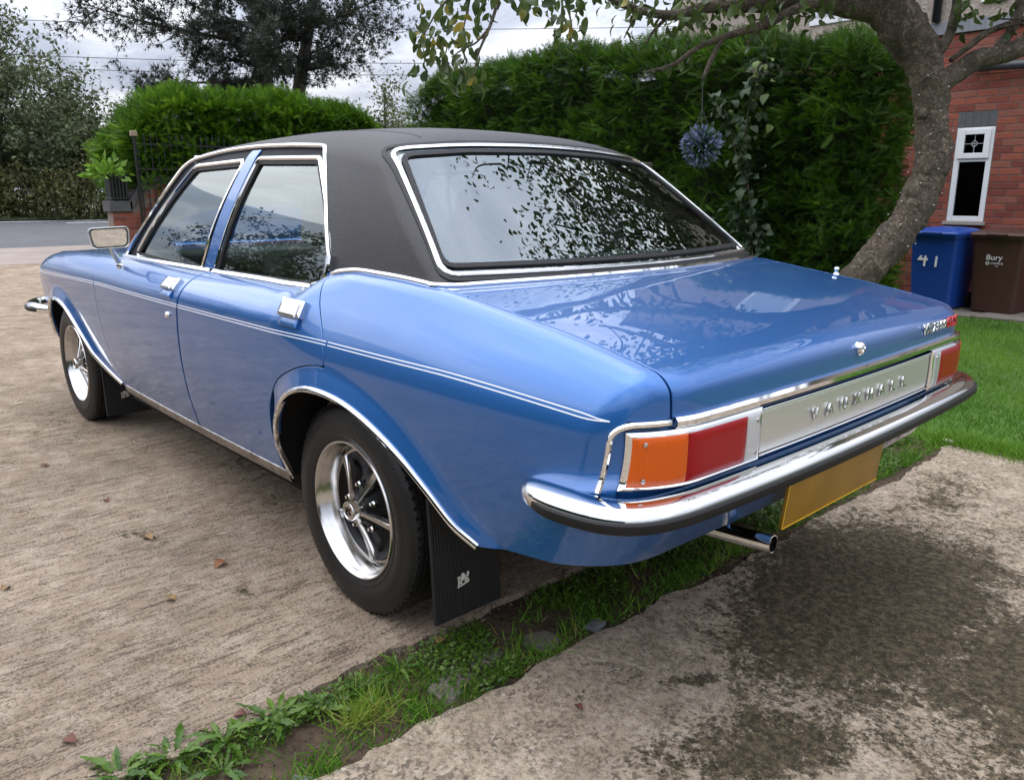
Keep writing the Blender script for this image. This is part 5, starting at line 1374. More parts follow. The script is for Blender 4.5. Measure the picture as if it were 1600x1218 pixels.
def hedge(name, x0, x1, y0, y1, ztop, zbot, n, label, flen, faces, seed, lump=0.16, slope=None, bias=(0, 0, 0), sunlit=0.0):
    """clipped conifer hedge: dark lumpy core and thousands of flat sprays"""
    root = empty(name, ((x0 + x1) / 2, (y0 + y1) / 2, zbot), 0, label, 'hedge')
    off = -np.array(root.location)
    r = np.random.default_rng(seed)
    zt = (lambda x, y: np.full(np.shape(x), ztop)) if slope is None else slope
    P = []; Nn = []
    areas = {'-x': (y1 - y0) * (ztop - zbot), '+y': (x1 - x0) * (ztop - zbot), '-y': (x1 - x0) * (ztop - zbot) * 0.3, 'z': (x1 - x0) * (y1 - y0), '+x': (y1 - y0) * (ztop - zbot) * 0.3}
    tot = sum(areas[f] for f in faces)
    for f in faces:
        m = int(n * areas[f] / tot); a, b = r.uniform(0, 1, m), r.uniform(0, 1, m)
        if f == '-x': p = np.column_stack([np.full(m, x0), y0 + (y1 - y0) * a, b]); nn = (-1, 0, 0)
        elif f == '+x': p = np.column_stack([np.full(m, x1), y0 + (y1 - y0) * a, b]); nn = (1, 0, 0)
        elif f == '+y': p = np.column_stack([x0 + (x1 - x0) * a, np.full(m, y1), b]); nn = (0, 1, 0)
        elif f == '-y': p = np.column_stack([x0 + (x1 - x0) * a, np.full(m, y0), b]); nn = (0, -1, 0)
        else: p = np.column_stack([x0 + (x1 - x0) * a, y0 + (y1 - y0) * b, np.ones(m)]); nn = (0, 0, 1)
        zt_ = zt(p[:, 0], p[:, 1]); p[:, 2] = zbot + (zt_ - zbot) * p[:, 2]
        P.append(p); Nn.append(np.tile(nn, (m, 1)).astype(float))
    P = np.vstack(P); Nn = np.vstack(Nn)
    # round the top edges
    ztp = zt(P[:, 0], P[:, 1]); rr_ = 0.30
    for ax, lo, hi in ((0, x0, x1), (1, y0, y1)):
        dlo = P[:, ax] - lo; dhi = hi - P[:, ax]
        up_ = np.clip((P[:, 2] - (ztp - rr_)) / rr_, 0, 1)
        P[:, ax] += np.where(dlo < 0.02, rr_ * (1 - np.sqrt(1 - up_**2 * 0.9)), 0) - np.where(dhi < 0.02, rr_ * (1 - np.sqrt(1 - up_**2 * 0.9)), 0)
        e = np.minimum(dlo, dhi); P[:, 2] -= np.where(Nn[:, 2] > 0.5, 0.20 * np.clip(1 - e / 0.35, 0, 1)**2, 0)
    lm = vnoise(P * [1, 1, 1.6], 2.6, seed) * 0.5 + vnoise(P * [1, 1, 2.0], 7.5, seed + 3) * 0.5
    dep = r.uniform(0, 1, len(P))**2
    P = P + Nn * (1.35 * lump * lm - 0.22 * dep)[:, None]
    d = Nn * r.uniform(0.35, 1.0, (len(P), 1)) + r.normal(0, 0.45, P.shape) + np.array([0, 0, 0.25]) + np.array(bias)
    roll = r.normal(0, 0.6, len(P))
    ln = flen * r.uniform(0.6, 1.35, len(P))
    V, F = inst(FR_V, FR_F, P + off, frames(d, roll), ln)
    tint = np.clip(0.36 + sunlit + 0.42 * lm - 0.42 * dep + r.normal(0, 0.13, len(P)), 0, 1)  # shade painted into the tint: depths darker, lumps and the sunlit hedge lighter
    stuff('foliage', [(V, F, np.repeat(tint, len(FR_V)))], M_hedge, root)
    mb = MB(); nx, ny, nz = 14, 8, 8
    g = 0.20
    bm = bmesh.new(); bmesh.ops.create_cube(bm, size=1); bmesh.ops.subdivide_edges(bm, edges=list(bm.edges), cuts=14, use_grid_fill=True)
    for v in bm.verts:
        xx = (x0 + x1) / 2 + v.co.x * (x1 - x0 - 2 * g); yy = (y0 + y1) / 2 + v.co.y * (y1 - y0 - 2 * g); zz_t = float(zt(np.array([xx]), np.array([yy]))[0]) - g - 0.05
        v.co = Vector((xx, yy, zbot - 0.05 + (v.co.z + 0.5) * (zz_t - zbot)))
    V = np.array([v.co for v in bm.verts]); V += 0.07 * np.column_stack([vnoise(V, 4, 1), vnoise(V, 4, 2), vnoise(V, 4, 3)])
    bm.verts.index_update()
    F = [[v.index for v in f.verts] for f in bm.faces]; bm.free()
    link('light_block_core', mesh_data('light_block_core', V + off, F, M_core, smooth=True), root)  # solid dark block added inside to stop light passing through
    return root
# tall hedge on the boundary, running with the drive
hs = lambda x, y: 2.52 + 0.42 * np.clip((np.asarray(x) - 1.4) / 4.5, 0, 1) - 0.38 * np.clip((np.asarray(x) - 8.0) / 1.2, 0, 1)**2 + 0.05 * np.sin(np.asarray(x) * 2.3)
hedge('boundary_hedge', 1.80, 9.1, -7.1, -6.05, 2.8, -0.2, 46000, 'tall dark green conifer hedge running behind the tree towards the road', 0.165, ('+y', 'z', '-x'), 4, 0.17, hs, bias=(0.25, 0, 0.10), sunlit=0.04)
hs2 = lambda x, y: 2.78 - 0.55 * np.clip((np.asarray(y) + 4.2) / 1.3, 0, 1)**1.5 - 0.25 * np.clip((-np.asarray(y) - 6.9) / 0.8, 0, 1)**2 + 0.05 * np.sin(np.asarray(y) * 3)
hedge('roadside_hedge', 12.70, 14.4, -7.75, -2.95, 2.78, 1.25, 19000, 'bright green conifer hedge overhanging the railings behind the car roof', 0.26, ('-x', 'z', '+y'), 8, 0.20, hs2, bias=(-0.1, 0.50, 0.0), sunlit=0.30)  # tint offset paints this hedge lighter, as if in sunlight
# loose shoots on the hedge tops
for (hx0, hx1, hy0, hy1, zf, nsh, nm) in ():
    pass

# ---- generic branching tree
def tree_branches(r, base, trunk, limbs):
    """trunk: list of points with radius; limbs: list of (start, dir, length, radius, n_sub) -> tubes and twig points"""
    tubes = [trunk]; pts = []; dirs = []
    for (s, d, ln, rad, sub, droop, wig) in limbs:
        p = np.array(s, float); d = np.array(d, float); d /= np.linalg.norm(d); ch = [(p.copy(), rad)]
        k = max(4, int(ln / 0.35))
        for i in range(k):
            d = d + r.normal(0, wig, 3) + np.array([0, 0, droop]); d /= np.linalg.norm(d); p = p + d * ln / k
            ch.append((p.copy(), rad * (1 - 0.85 * (i + 1) / k)))
            if i >= 0:
                for _ in range(sub):
                    d2 = d * 0.5 + r.normal(0, 0.6, 3); d2 /= np.linalg.norm(d2); q = p.copy(); c2 = [(q.copy(), rad * 0.30 * (1 - 0.6 * i / k) + 0.003)]
                    l2 = ln * r.uniform(0.14, 0.34); k2 = 4
                    for j in range(k2):
                        d2 = d2 + r.normal(0, 0.18, 3) + np.array([0, 0, droop]); d2 /= np.linalg.norm(d2); q = q + d2 * l2 / k2; c2.append((q.copy(), c2[0][1] * (1 - 0.8 * (j + 1) / k2)))
                        pts.append(q.copy()); dirs.append(d2.copy())
                    tubes.append(c2)
        tubes.append(ch); pts.append(p.copy()); dirs.append(d.copy())
    return tubes, np.array(pts), np.array(dirs)
def tubes_mesh(name, tubes, mat, parent, off, n=6):
    mb = MB()
    for c in tubes: mb.tube([tuple(np.array(p) + off) for p, _ in c], [rr for _, rr in c], n if c[0][1] > 0.03 else 4, cap=False)
    return mb.build(name, mat, parent, smooth=True)
M_bark = pbr('bark', (0.075, 0.060, 0.045), 0.9, var=(0.12, 0.10, 0.08), vscale=10, bump=0.8, bscale=25)
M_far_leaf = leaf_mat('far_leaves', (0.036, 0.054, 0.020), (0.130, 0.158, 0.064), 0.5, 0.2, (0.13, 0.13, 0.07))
M_cedar = leaf_mat('cedar_needles', (0.026, 0.036, 0.026), (0.090, 0.105, 0.078), 0.6, 0.1)
M_birch = leaf_mat('birch_leaves', (0.07, 0.10, 0.022), (0.17, 0.20, 0.06), 0.5, 0.3)
M_scrub = leaf_mat('scrub_leaves', (0.040, 0.052, 0.014), (0.130, 0.135, 0.042), 0.6, 0.25, (0.19, 0.13, 0.05))
leaf_v = [(0, 0, 0), (0.45, 0.26, 0.05), (1, 0, -0.08), (0.45, -0.26, 0.05)]; leaf_f = [(0, 1, 2), (0, 2, 3)]
def leaves_at(r, C, per, spread, size, droop=-0.2):
    P = np.repeat(C, per, 0) + r.normal(0, spread, (len(C) * per, 3)); n = len(P)
    d = r.normal(0, 1, (n, 3)) + np.array([0, 0, droop])
    V, F = inst(leaf_v, leaf_f, P, frames(d, r.uniform(0, 6.28, n)), size * r.uniform(0.6, 1.35, n))
    return V, F, n
def broad_tree(name, loc, h, w, label, seed, nl=26, per=9, size=0.12, mat=None, low=0.12, group=None, droop=0.0):
    r = np.random.default_rng(seed); root = empty(name, loc, 0, label, 'tree', group)
    tr = [(np.array([0, 0, -0.2]), 0.03 * h), (np.array([0.05, 0.1, h * 0.25]), 0.024 * h), (np.array([-0.1, 0.1, h * 0.55]), 0.014 * h), (np.array([0.05, 0, h * 0.97]), 0.004 * h)]
    limbs = []
    for k in range(nl):
        t = low + (0.93 - low) * (k + r.random()) / nl; a = k * 2.4 + r.normal(0, 0.4)
        ln = w * (0.55 - 0.42 * abs(t - 0.35)) * r.uniform(0.6, 1.1)
        limbs.append((np.array([0, 0, t * h]), (math.cos(a), math.sin(a), r.uniform(0.2, 0.9) + 0.5 * t), ln, 0.012 * h * (1.1 - t), 3, droop, 0.16))
    tubes, pts, dirs = tree_branches(r, None, tr, limbs)
    tubes_mesh('trunk', tubes, M_bark, root, 0)
    tz = np.clip(pts[:, 2] / h, 0, 1)
    kp = r.uniform(0, 1, len(pts)) < np.clip(1.15 - 1.15 * tz, 0.14, 1)
    V, F, n = leaves_at(r, pts[kp], per, 0.17, size)
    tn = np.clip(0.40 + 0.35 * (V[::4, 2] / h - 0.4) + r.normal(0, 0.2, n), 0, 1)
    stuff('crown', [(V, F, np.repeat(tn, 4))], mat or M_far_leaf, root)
    return root
def gp(yawdeg, dist, z=None):
    a = R(yawdeg); x = CAM.x + dist * math.cos(a); y = CAM.y + dist * math.sin(a); return (x, y, float(hgt(x, y)) if z is None else z)
broad_tree('roadside_tree', gp(-11.2, 29), 5.7, 4.2, 'sparse-topped olive green tree at the left edge across the road', 11, 46, 12, 0.15)
broad_tree('roadside_tree', gp(-14.6, 31), 4.4, 3.8, 'lower dense tree across the road, left of the railings', 12, 44, 13, 0.15)
broad_tree('roadside_tree', gp(-7.4, 30), 4.6, 4.0, 'tree across the road, mostly beyond the left edge', 13, 30, 10, 0.15)
broad_tree('roadside_tree', gp(-18.5, 33), 3.4, 3.8, 'dark tree across the road half hidden behind the railings hedge', 14, 36, 12, 0.15)
broad_tree('weeping_birch', gp(-34.0, 21), 3.7, 2.4, 'pale weeping birch between the two conifer hedges', 15, 30, 9, 0.085, M_birch, 0.30, None, -0.22)
broad_tree('distant_tree', gp(-36.5, 30), 3.4, 3.0, 'small distant tree behind the weeping birch', 16, 26, 10, 0.14, None, 0.1)
# scrub across the road
def scrub(name, c, lx, ly, hz, n, label, seed):
    r = np.random.default_rng(seed); root = empty(name, c, 0, label, 'bush', 'scrub bushes across the road')
    a = r.uniform(0, 2 * np.pi, n); b = np.arccos(r.uniform(0, 1, n)); q = r.uniform(0.55, 1.0, n)
    P = np.column_stack([np.cos(a) * np.sin(b) * lx * q, np.sin(a) * np.sin(b) * ly * q, np.cos(b) * hz * q])
    P *= (1 + 0.22 * vnoise(P, 2.2, seed))[:, None]
    V, F, m = leaves_at(r, P, 3, 0.09, 0.13)
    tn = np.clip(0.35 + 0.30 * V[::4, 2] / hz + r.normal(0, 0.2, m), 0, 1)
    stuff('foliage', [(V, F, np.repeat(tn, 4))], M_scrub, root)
    tw = [[(np.array([r.normal(0, lx * 0.3), r.normal(0, ly * 0.3), -0.1]), 0.02), (np.array([r.normal(0, lx * 0.5), r.normal(0, ly * 0.5), hz * 0.8]), 0.006)] for _ in range(9)]
    tubes_mesh('stem', tw, M_bark, root, 0, 4)
sc_lab = ['outside the left edge of the photo', 'at the far left edge', 'left of the white road mark', 'below the sparse-topped tree', 'below the lower dense tree', 'just left of the gate wall', 'behind the planter on the gate wall', 'half hidden by the gate railings', 'behind the railings hedge']
for k in range(9):
    scrub('scrub_bush', gp(-6.5 - 1.75 * k, 27.6 + 0.5 * (k % 2)), 0.9, 0.75, 1.55 + 0.25 * ((k * 3) % 4) / 3, 520, 'olive scrub bush across the road, ' + sc_lab[k], 30 + k)
# dark mass low behind the trees
# cedar
def cedar():
    r = np.random.default_rng(21); loc = gp(-26.3, 20.5); root = empty('cedar_tree', loc, 0, 'grey-green cedar with spreading level branches behind the roadside hedge', 'tree')
    h = 10.5
    tr = [(np.array([0, 0, -0.3]), 0.30), (np.array([0.03, 0, 3]), 0.25), (np.array([0, 0.05, 6]), 0.18), (np.array([0, 0, h]), 0.04)]
    tubes = [tr, [(np.array([0.5, -0.5, -0.2]), 0.26), (np.array([0.5, -0.85, 2.4]), 0.20), (np.array([0.5, -1.25, 4.0]), 0.17), (np.array([0.5, -1.9, 6.5]), 0.08)]]
    limbs = []
    for k in range(36):
        z = 3.3 + 6.4 * (k / 36)**1.0; a = k * 2.4 + r.normal(0, 0.3)
        ln = (2.1 - 0.08 * (z - 3)) * r.uniform(0.6, 1.1)
        limbs.append((np.array([0, 0, z]), (math.cos(a), math.sin(a), r.uniform(-0.05, 0.35)), ln, 0.05, 4, 0.0, 0.09))
    V0 = np.array([-math.sin(R(-26.3)), math.cos(R(-26.3)), 0.0])      # towards the left of the view
    limbs += [(np.array([0, 0, 4.35]), V0 + [0, 0, 0.10], 3.7, 0.06, 5, 0.0, 0.05), (np.array([0, 0, 5.5]), V0 + [0, 0, 0.05], 2.5, 0.05, 5, 0.0, 0.05), (np.array([0, 0, 4.3]), -V0 + [0, 0, 0.30], 3.0, 0.06, 5, 0.0, 0.06), (np.array([0, 0, 4.9]), -V0 + [0, 0, 0.20], 3.0, 0.05, 5, 0.0, 0.06), (np.array([0, 0, 3.6]), V0 + [0, 0, -0.10], 2.6, 0.05, 5, 0.0, 0.05), (np.array([0, 0, 3.7]), -V0 + [0, 0, 0.02], 2.2, 0.05, 4, 0.0, 0.05)]
    tb, pts, dirs = tree_branches(r, None, tr, limbs)
    tubes_mesh('trunk', tubes + tb[1:], M_bark, root, 0)
    tv = []; tf = []
    for k in range(7):
        a = k * 0.9; e = 0.25 + 0.12 * (k % 3); i0 = len(tv)
        tv += [(0.10 * k / 7, -0.05, 0), (0.10 * k / 7, 0.05, 0), (0.35 + 0.1 * (k % 2), 0.45 * math.cos(a), 0.30 * math.sin(a) + 0.12)]; tf.append((i0, i0 + 1, i0 + 2))
    P = np.repeat(pts, 6, 0) + r.normal(0, 0.085, (len(pts) * 6, 3)); n = len(P); d = np.repeat(dirs, 6, 0) + r.normal(0, 0.5, (n, 3))
    V, F = inst(tv, tf, P, frames(d, r.uniform(-0.8, 0.8, n)), r.uniform(0.16, 0.34, n))
    stuff('crown', [(V, F, np.repeat(np.clip(r.normal(0.45, 0.22, n), 0, 1), len(tv)))], M_cedar, root)
cedar()
# overhead wires
M_wire = pbr('cable', (0.02, 0.02, 0.025), 0.6)
for k, (vl, vr, lb) in enumerate(((27, 34, 'upper overhead cable crossing the sky behind the cedar'), (82, 86, 'middle overhead cable crossing the sky behind the cedar'), (101, 104, 'lower overhead cable crossing the sky behind the cedar'))):
    A = at(-60, vl, 44); B = at(1300, vr, 44); pts = [A + (B - A) * t - np.array([0, 0, 0.5 * 4 * t * (1 - t)]) for t in np.linspace(0, 1, 24)]
    MB_ = MB(); MB_.tube(pts, 0.018, 5); tag(MB_.build('overhead_cable', M_wire), lb, 'cable', 'overhead cables')
# ================================================================== apple tree
M_apbark = pbr('apple_bark', (0.275, 0.215, 0.155), 0.92, var=(0.140, 0.105, 0.074), vscale=7, bump=1.0, bscale=22, stretch=(1, 1, 0.45))
t, b = nodes_of(M_apbark); L = t.links.new
_tc = t.nodes.new('ShaderNodeTexCoord'); _nz = t.nodes.new('ShaderNodeTexNoise'); _nz.inputs['Scale'].default_value = 3.2; _nz.inputs['Detail'].default_value = 9; _nz.inputs['Roughness'].default_value = 0.7
L(_tc.outputs['Object'], _nz.inputs['Vector'])
_rp = t.nodes.new('ShaderNodeValToRGB'); _rp.color_ramp.elements[0].position = 0.50; _rp.color_ramp.elements[1].position = 0.66
L(_nz.outputs['Fac'], _rp.inputs[0])
_mx = t.nodes.new('ShaderNodeMix'); _mx.data_type = 'RGBA'; _mx.inputs[7].default_value = (0.075, 0.080, 0.035, 1)
_src = b.inputs['Base Color'].links[0].from_socket
_ml = t.nodes.new('ShaderNodeMath'); _ml.operation = 'MULTIPLY'; _ml.inputs[1].default_value = 0.6; L(_rp.outputs[0], _ml.inputs[0])
L(_ml.outputs[0], _mx.inputs[0]); L(_src, _mx.inputs[6]); L(_mx.outputs[2], b.inputs['Base Color'])
_v = t.nodes.new('ShaderNodeTexVoronoi'); _v.feature = 'DISTANCE_TO_EDGE'; _v.inputs['Scale'].default_value = 20
_mp = t.nodes.new('ShaderNodeMapping'); _mp.inputs['Scale'].default_value = (1, 1, 0.5); _n2 = t.nodes.new('ShaderNodeTexNoise'); _n2.inputs['Scale'].default_value = 12; _n2.inputs['Detail'].default_value = 8; _n2.inputs['Roughness'].default_value = 0.75
_va = t.nodes.new('ShaderNodeVectorMath'); _va.operation = 'MULTIPLY_ADD'; _va.inputs[1].default_value = (0.45, 0.45, 0.45)
L(_tc.outputs['Object'], _n2.inputs['Vector']); L(_n2.outputs['Color'], _va.inputs[0]); L(_tc.outputs['Object'], _va.inputs[2]); L(_va.outputs[0], _mp.inputs[0]); L(_mp.outputs[0], _v.inputs['Vector'])
_r2 = t.nodes.new('ShaderNodeValToRGB'); _r2.color_ramp.elements[0].position = 0.0; _r2.color_ramp.elements[1].position = 0.16; _r2.color_ramp.elements[0].color = (0.50, 0.48, 0.46, 1); L(_v.outputs['Distance'], _r2.inputs[0])
_m3 = t.nodes.new('ShaderNodeMix'); _m3.data_type = 'RGBA'; _m3.blend_type = 'MULTIPLY'; _m3.inputs[0].default_value = 1.0; L(_mx.outputs[2], _m3.inputs[6]); L(_r2.outputs[0], _m3.inputs[7]); L(_m3.outputs[2], b.inputs['Base Color'])
_bp = t.nodes.new('ShaderNodeBump'); _bp.inputs['Strength'].default_value = 1.0; _bp.inputs['Distance'].default_value = 0.03
_ad = t.nodes.new('ShaderNodeMath'); _ad.operation = 'ADD'; L(_r2.outputs[0], _ad.inputs[0]); L(_n2.outputs['Fac'], _ad.inputs[1]); L(_ad.outputs[0], _bp.inputs['Height']); L(_bp.outputs[0], b.inputs['Normal'])
TB = at(1318, 545, 5.5)
apple = empty('apple_tree', (TB[0], TB[1], float(hgt(TB[0], TB[1]))), 0, 'leaning old apple tree with gnarled trunk on the lawn', 'tree')
AOFF = -np.array(apple.location)
def chain(lst, depth, sm=5):
    """(u, v, width px [, depth]) -> smooth points and radii"""
    P = []; Rr = []
    for q in lst:
        dd = q[3] if len(q) > 3 else depth
        P.append(at(q[0], q[1], dd)); Rr.append(q[2] / 2 / 1249.3 * dd)
    S = smooth_poly(np.column_stack([P, Rr]), sm)
    return S[:, :3], np.maximum(S[:, 3], 0.0015)
def bark_tube(name, P, Rr, n=20, rough=0.10, seed=0):
    V = []; F = []; upv = np.array([0, 0, 1.0]); r = np.random.default_rng(seed)
    T = np.gradient(P, axis=0); T /= np.linalg.norm(T, axis=1, keepdims=True)
    a0 = np.cross(T[0], [0.3, 0.9, 0.1]); a0 /= np.linalg.norm(a0)
    for i in range(len(P)):
        a0 = a0 - T[i] * (a0 @ T[i]); a0 /= np.linalg.norm(a0); b0 = np.cross(T[i], a0)
        for k in range(n):
            an = 2 * math.pi * k / n
            dr = math.cos(an) * a0 + math.sin(an) * b0
            V.append(P[i] + dr * Rr[i])
    V = np.array(V)
    ctr = np.repeat(P, n, 0); rad = np.repeat(Rr, n)
    dv = (V - ctr) / rad[:, None]
    nz = vnoise(V, 9, seed) * 0.45 + vnoise(V, 24, seed + 1) * 0.35 + vnoise(V, 62, seed + 2) * 0.30
    V = V + dv * (nz * rough * rad)[:, None]
    for i in range(len(P) - 1):
        for k in range(n): F.append((i * n + k, i * n + (k + 1) % n, (i + 1) * n + (k + 1) % n, (i + 1) * n + k))
    F.append(tuple(range(n))[::-1]); F.append(tuple((len(P) - 1) * n + k for k in range(n)))
    return link(name, mesh_data(name, V + AOFF, F, M_apbark, smooth=True), apple)
TRUNK = [(1225, 640, 120), (1262, 570, 88), (1300, 500, 68), (1333, 448, 57), (1367, 408, 54), (1392, 378, 52), (1417, 346, 53), (1440, 298, 51), (1457, 246, 52), (1456, 190, 48), (1454, 128, 50), (1441, 92, 56), (1415, 55, 64), (1393, 15, 64), (1382, -30, 62), (1375, -90, 54), (1392, -190, 44), (1400, -300, 32), (1390, -420, 18)]
TP, TR = chain(TRUNK, 5.5, 9)
bark_tube('trunk', TP, TR, 44, 0.27, 1)
BR = [[(1470, 130, 34), (1497, 112, 32), (1530, 92, 30), (1565, 86, 28), (1600, 72, 30), (1660, 40, 26), (1730, -20, 20), (1790, -110, 12)],
      [(1455, 92, 24), (1480, 62, 15), (1493, 20, 15), (1500, -40, 13), (1520, -140, 9), (1530, -230, 5)],
      [(1545, 90, 15), (1575, 55, 14), (1592, 20, 13), (1598, -40, 11), (1640, -150, 7)],
      [(1485, 95, 8), (1520, 68, 10), (1545, 50, 10), (1590, 32, 8), (1640, 15, 6)],
      [(1405, 40, 58), (1370, 14, 48), (1325, 6, 42, 5.45), (1255, 0, 30, 5.4), (1185, 6, 27, 5.3), (1110, 10, 20, 5.2), (1050, 24, 14, 5.1), (985, 12, 11, 5.0), (930, -14, 9, 4.9), (860, -40, 8, 4.8), (800, -50, 7, 4.7), (740, -30, 5, 4.6), (690, 10, 3.5, 4.6), (662, 55, 2.2, 4.6)],
      [(1290, 0, 20, 5.4), (1245, 14, 15, 5.3), (1190, 40, 14, 5.25), (1135, 57, 10, 5.2), (1090, 75, 8, 5.2), (1050, 102, 6, 5.2), (1008, 113, 3, 5.2)],
      [(1128, 60, 8, 5.2), (1112, 92, 8, 5.2), (1098, 124, 6, 5.2)],
      [(785, -48, 6, 4.65), (778, 0, 6, 4.6), (766, 40, 5, 4.6), (748, 82, 3.5, 4.6), (740, 118, 2, 4.6)],
      [(765, 42, 3.5, 4.6), (745, 66, 3, 4.6), (722, 78, 2.4, 4.6), (705, 90, 1.6, 4.6)],
      [(738, -25, 4, 4.6), (729, 22, 3.2, 4.6), (722, 62, 2.4, 4.6), (729, 98, 1.6, 4.6)],
      [(875, -40, 6, 4.8), (885, 5, 4, 4.75), (893, 40, 2.6, 4.75), (890, 66, 1.6, 4.75)],
      [(1000, 12, 5, 5.0), (985, 40, 3.5, 5.0), (975, 60, 2, 5.0)],
      [(1048, 22, 8, 5.1), (1022, 48, 5, 5.1), (1008, 70, 3, 5.1)],
      [(1235, 5, 10, 5.35), (1205, 30, 7, 5.35), (1180, 52, 5, 5.35), (1166, 70, 3, 5.35)],
      [(1382, -20, 40), (1330, -90, 34, 5.2), (1240, -190, 26, 4.8), (1180, -240, 14, 4.7)],
      [(1376, -80, 36), (1430, -190, 28, 5.8), (1500, -300, 18, 6.2), (1580, -380, 9, 6.6)],
      [(1330, -90, 22, 5.2), (1240, -120, 16, 4.9), (1150, -140, 8, 4.8)]]
for k, c in enumerate(BR):
    P, Rr = chain(c, 5.5, 5); bark_tube('branch', P, Rr, 12 if c[0][2] > 20 else 8, 0.13 if c[0][2] > 10 else 0.07, 5 + k)
# knots on the trunk
for (u, v, rr) in ((1468, 232, 0.055), (1452, 262, 0.07), (1430, 300, 0.05), (1476, 262, 0.05), (1440, 175, 0.045), (1412, 352, 0.05), (1462, 110, 0.05)):
    c = at(u, v, 5.42); bm = bmesh.new(); bmesh.ops.create_icosphere(bm, subdivisions=3, radius=rr)
    for vv in bm.verts: vv.co *= 1 + 0.18 * math.sin(vv.co.x * 80) * math.sin(vv.co.z * 70); 
    for vv in bm.verts: vv.co += Vector(c + AOFF) + Vector(FWD) * rr * 0.35
    me = bpy.data.meshes.new('knot'); bm.to_mesh(me); bm.free(); me.materials.append(M_apbark); me.polygons.foreach_set('use_smooth', np.ones(len(me.polygons), bool)); link('knot', me, apple)
# leaves
M_apleaf = leaf_mat('single_apple_leaf', (0.035, 0.055, 0.014), (0.085, 0.125, 0.028), 0.42, 0.35, (0.28, 0.22, 0.03))
M_apleaf2 = leaf_mat('apple_leaf', (0.030, 0.050, 0.012), (0.085, 0.125, 0.028), 0.42, 0.35, (0.25, 0.20, 0.03))
def ap_leaf(seed):
    r = np.random.default_rng(seed); V = []; F = []; ns = 7
    for i in range(ns):
        tt = i / (ns - 1); w = 0.27 * math.sin(math.pi * (0.06 + 0.94 * tt)**0.95)**0.85 if i < ns - 1 else 0.004
        z = 0.10 * math.sin(math.pi * tt) - 0.22 * tt * tt
        V += [(tt, -w, z + w * 0.38 + r.normal(0, 0.015)), (tt, 0, z), (tt, w, z + w * 0.38 + r.normal(0, 0.015))]
    for i in range(ns - 1):
        a = i * 3; F += [(a, a + 1, a + 4), (a, a + 4, a + 3), (a + 1, a + 2, a + 5), (a + 1, a + 5, a + 4)]
    V += [(0, 0.012, 0), (0, -0.012, 0), (-0.32, 0, 0.05)]; F.append((21, 22, 23))
    return np.array(V), np.array(F)
AL = [ap_leaf(k) for k in range(4)]
ALM = [mesh_data('leaf', v, [tuple(f) for f in f_.tolist()], M_apleaf, smooth=True) for v, f_ in AL]
r = np.random.default_rng(77)
groups = [((668, 60), (18, 34), 46, 4.6), ((700, 105), (26, 22), 44, 4.6), ((690, 30), (26, 22), 34, 4.6), ((735, 30), (22, 26), 26, 4.6), ((728, 90), (14, 26), 22, 4.6), ((740, 122), (8, 9), 8, 4.6), ((845, 8), (22, 12), 20, 4.75), ((885, 34), (14, 22), 28, 4.75), ((862, 12), (30, 12), 16, 4.75),
          ((985, 25), (12, 22), 18, 5.0), ((1025, 35), (20, 24), 18, 5.1), ((1060, 85), (10, 14), 6, 5.2), ((1085, 80), (14, 12), 6, 5.2), ((1010, 8), (24, 8), 8, 5.0)]
cnt = 0
for (c, s, n_, dp) in groups:
    for _ in range(n_):
        u = c[0] + r.normal(0, s[0]); v = c[1] + r.normal(0, s[1]); p = at(u, v, dp + r.normal(0, 0.16)) + AOFF
        o = link('leaf', ALM[r.integers(4)], apple, tuple(p))
        d = Vector((r.normal(0, 0.55), r.normal(0, 0.55), -1.0 + r.normal(0, 0.4))).normalized()
        o.rotation_mode = 'QUATERNION'; q = Vector((1, 0, 0)).rotation_difference(d)
        from mathutils import Quaternion
        o.rotation_quaternion = q @ Quaternion((1, 0, 0), r.uniform(0, 6.28))
        sz = r.uniform(0.05, 0.088); o.scale = (sz, sz, sz); cnt += 1
# the canopy above the frame
C = []
for c in BR + [TRUNK[12:]]:
    P, Rr = chain(c, 5.5, 5)
    k = (Rr < 0.07)
    C.append(P[k])
C = np.vstack(C)
# only keep centres above the top of the picture, and random clumps round the crown
cc = np.column_stack([r.normal(0.15, 1.15, 240), np.minimum(r.normal(-4.0, 0.75, 240), -2.75 - np.abs(r.normal(0, 0.15, 240))), r.normal(4.3, 0.75, 240)])
BRC = C.copy(); C = np.vstack([C, cc, cc])
def vpix(P):
    q = P - np.array(CAM); z = q @ FWD; return 800 + 1249.3 * (q @ RGT) / z, 609 - 1249.3 * (q @ UPV) / z
uu, vv = vpix(C); C = C[(vv < -45) & ((C[:, 1] < -2.5) | (vv > -110))]
P = np.repeat(C, 17, 0) + r.normal(0, 0.22, (len(C) * 17, 3)); uu, vv = vpix(P); P = P[vv < -12]; n = len(P)
add = []
for (u, v, su, sv, m_, dp) in ((1075, 18, 26, 14, 40, 5.1), (1140, 12, 30, 12, 45, 5.2), (1215, 18, 26, 14, 42, 5.25), (1270, 10, 20, 12, 26, 5.3), (1185, 45, 14, 10, 14, 5.3), (1560, 20, 30, 20, 26, 5.4), (1505, 25, 14, 18, 12, 5.4), (1020, 10, 18, 10, 16, 5.0), (920, -5, 40, 10, 30, 4.8), (775, -10, 40, 10, 30, 4.65)):
    for _ in range(m_): add.append(at(r.normal(u, su), r.normal(v, sv), dp + r.normal(0, 0.15)))
P = np.vstack([P, add]); n = len(P)
d = np.column_stack([r.normal(0, 0.6, n), r.normal(0, 0.6, n), r.normal(-0.7, 0.5, n)])
V, F = inst(AL[0][0], AL[0][1], P + AOFF, frames(d, r.uniform(0, 6.28, n)), r.uniform(0.055, 0.095, n))
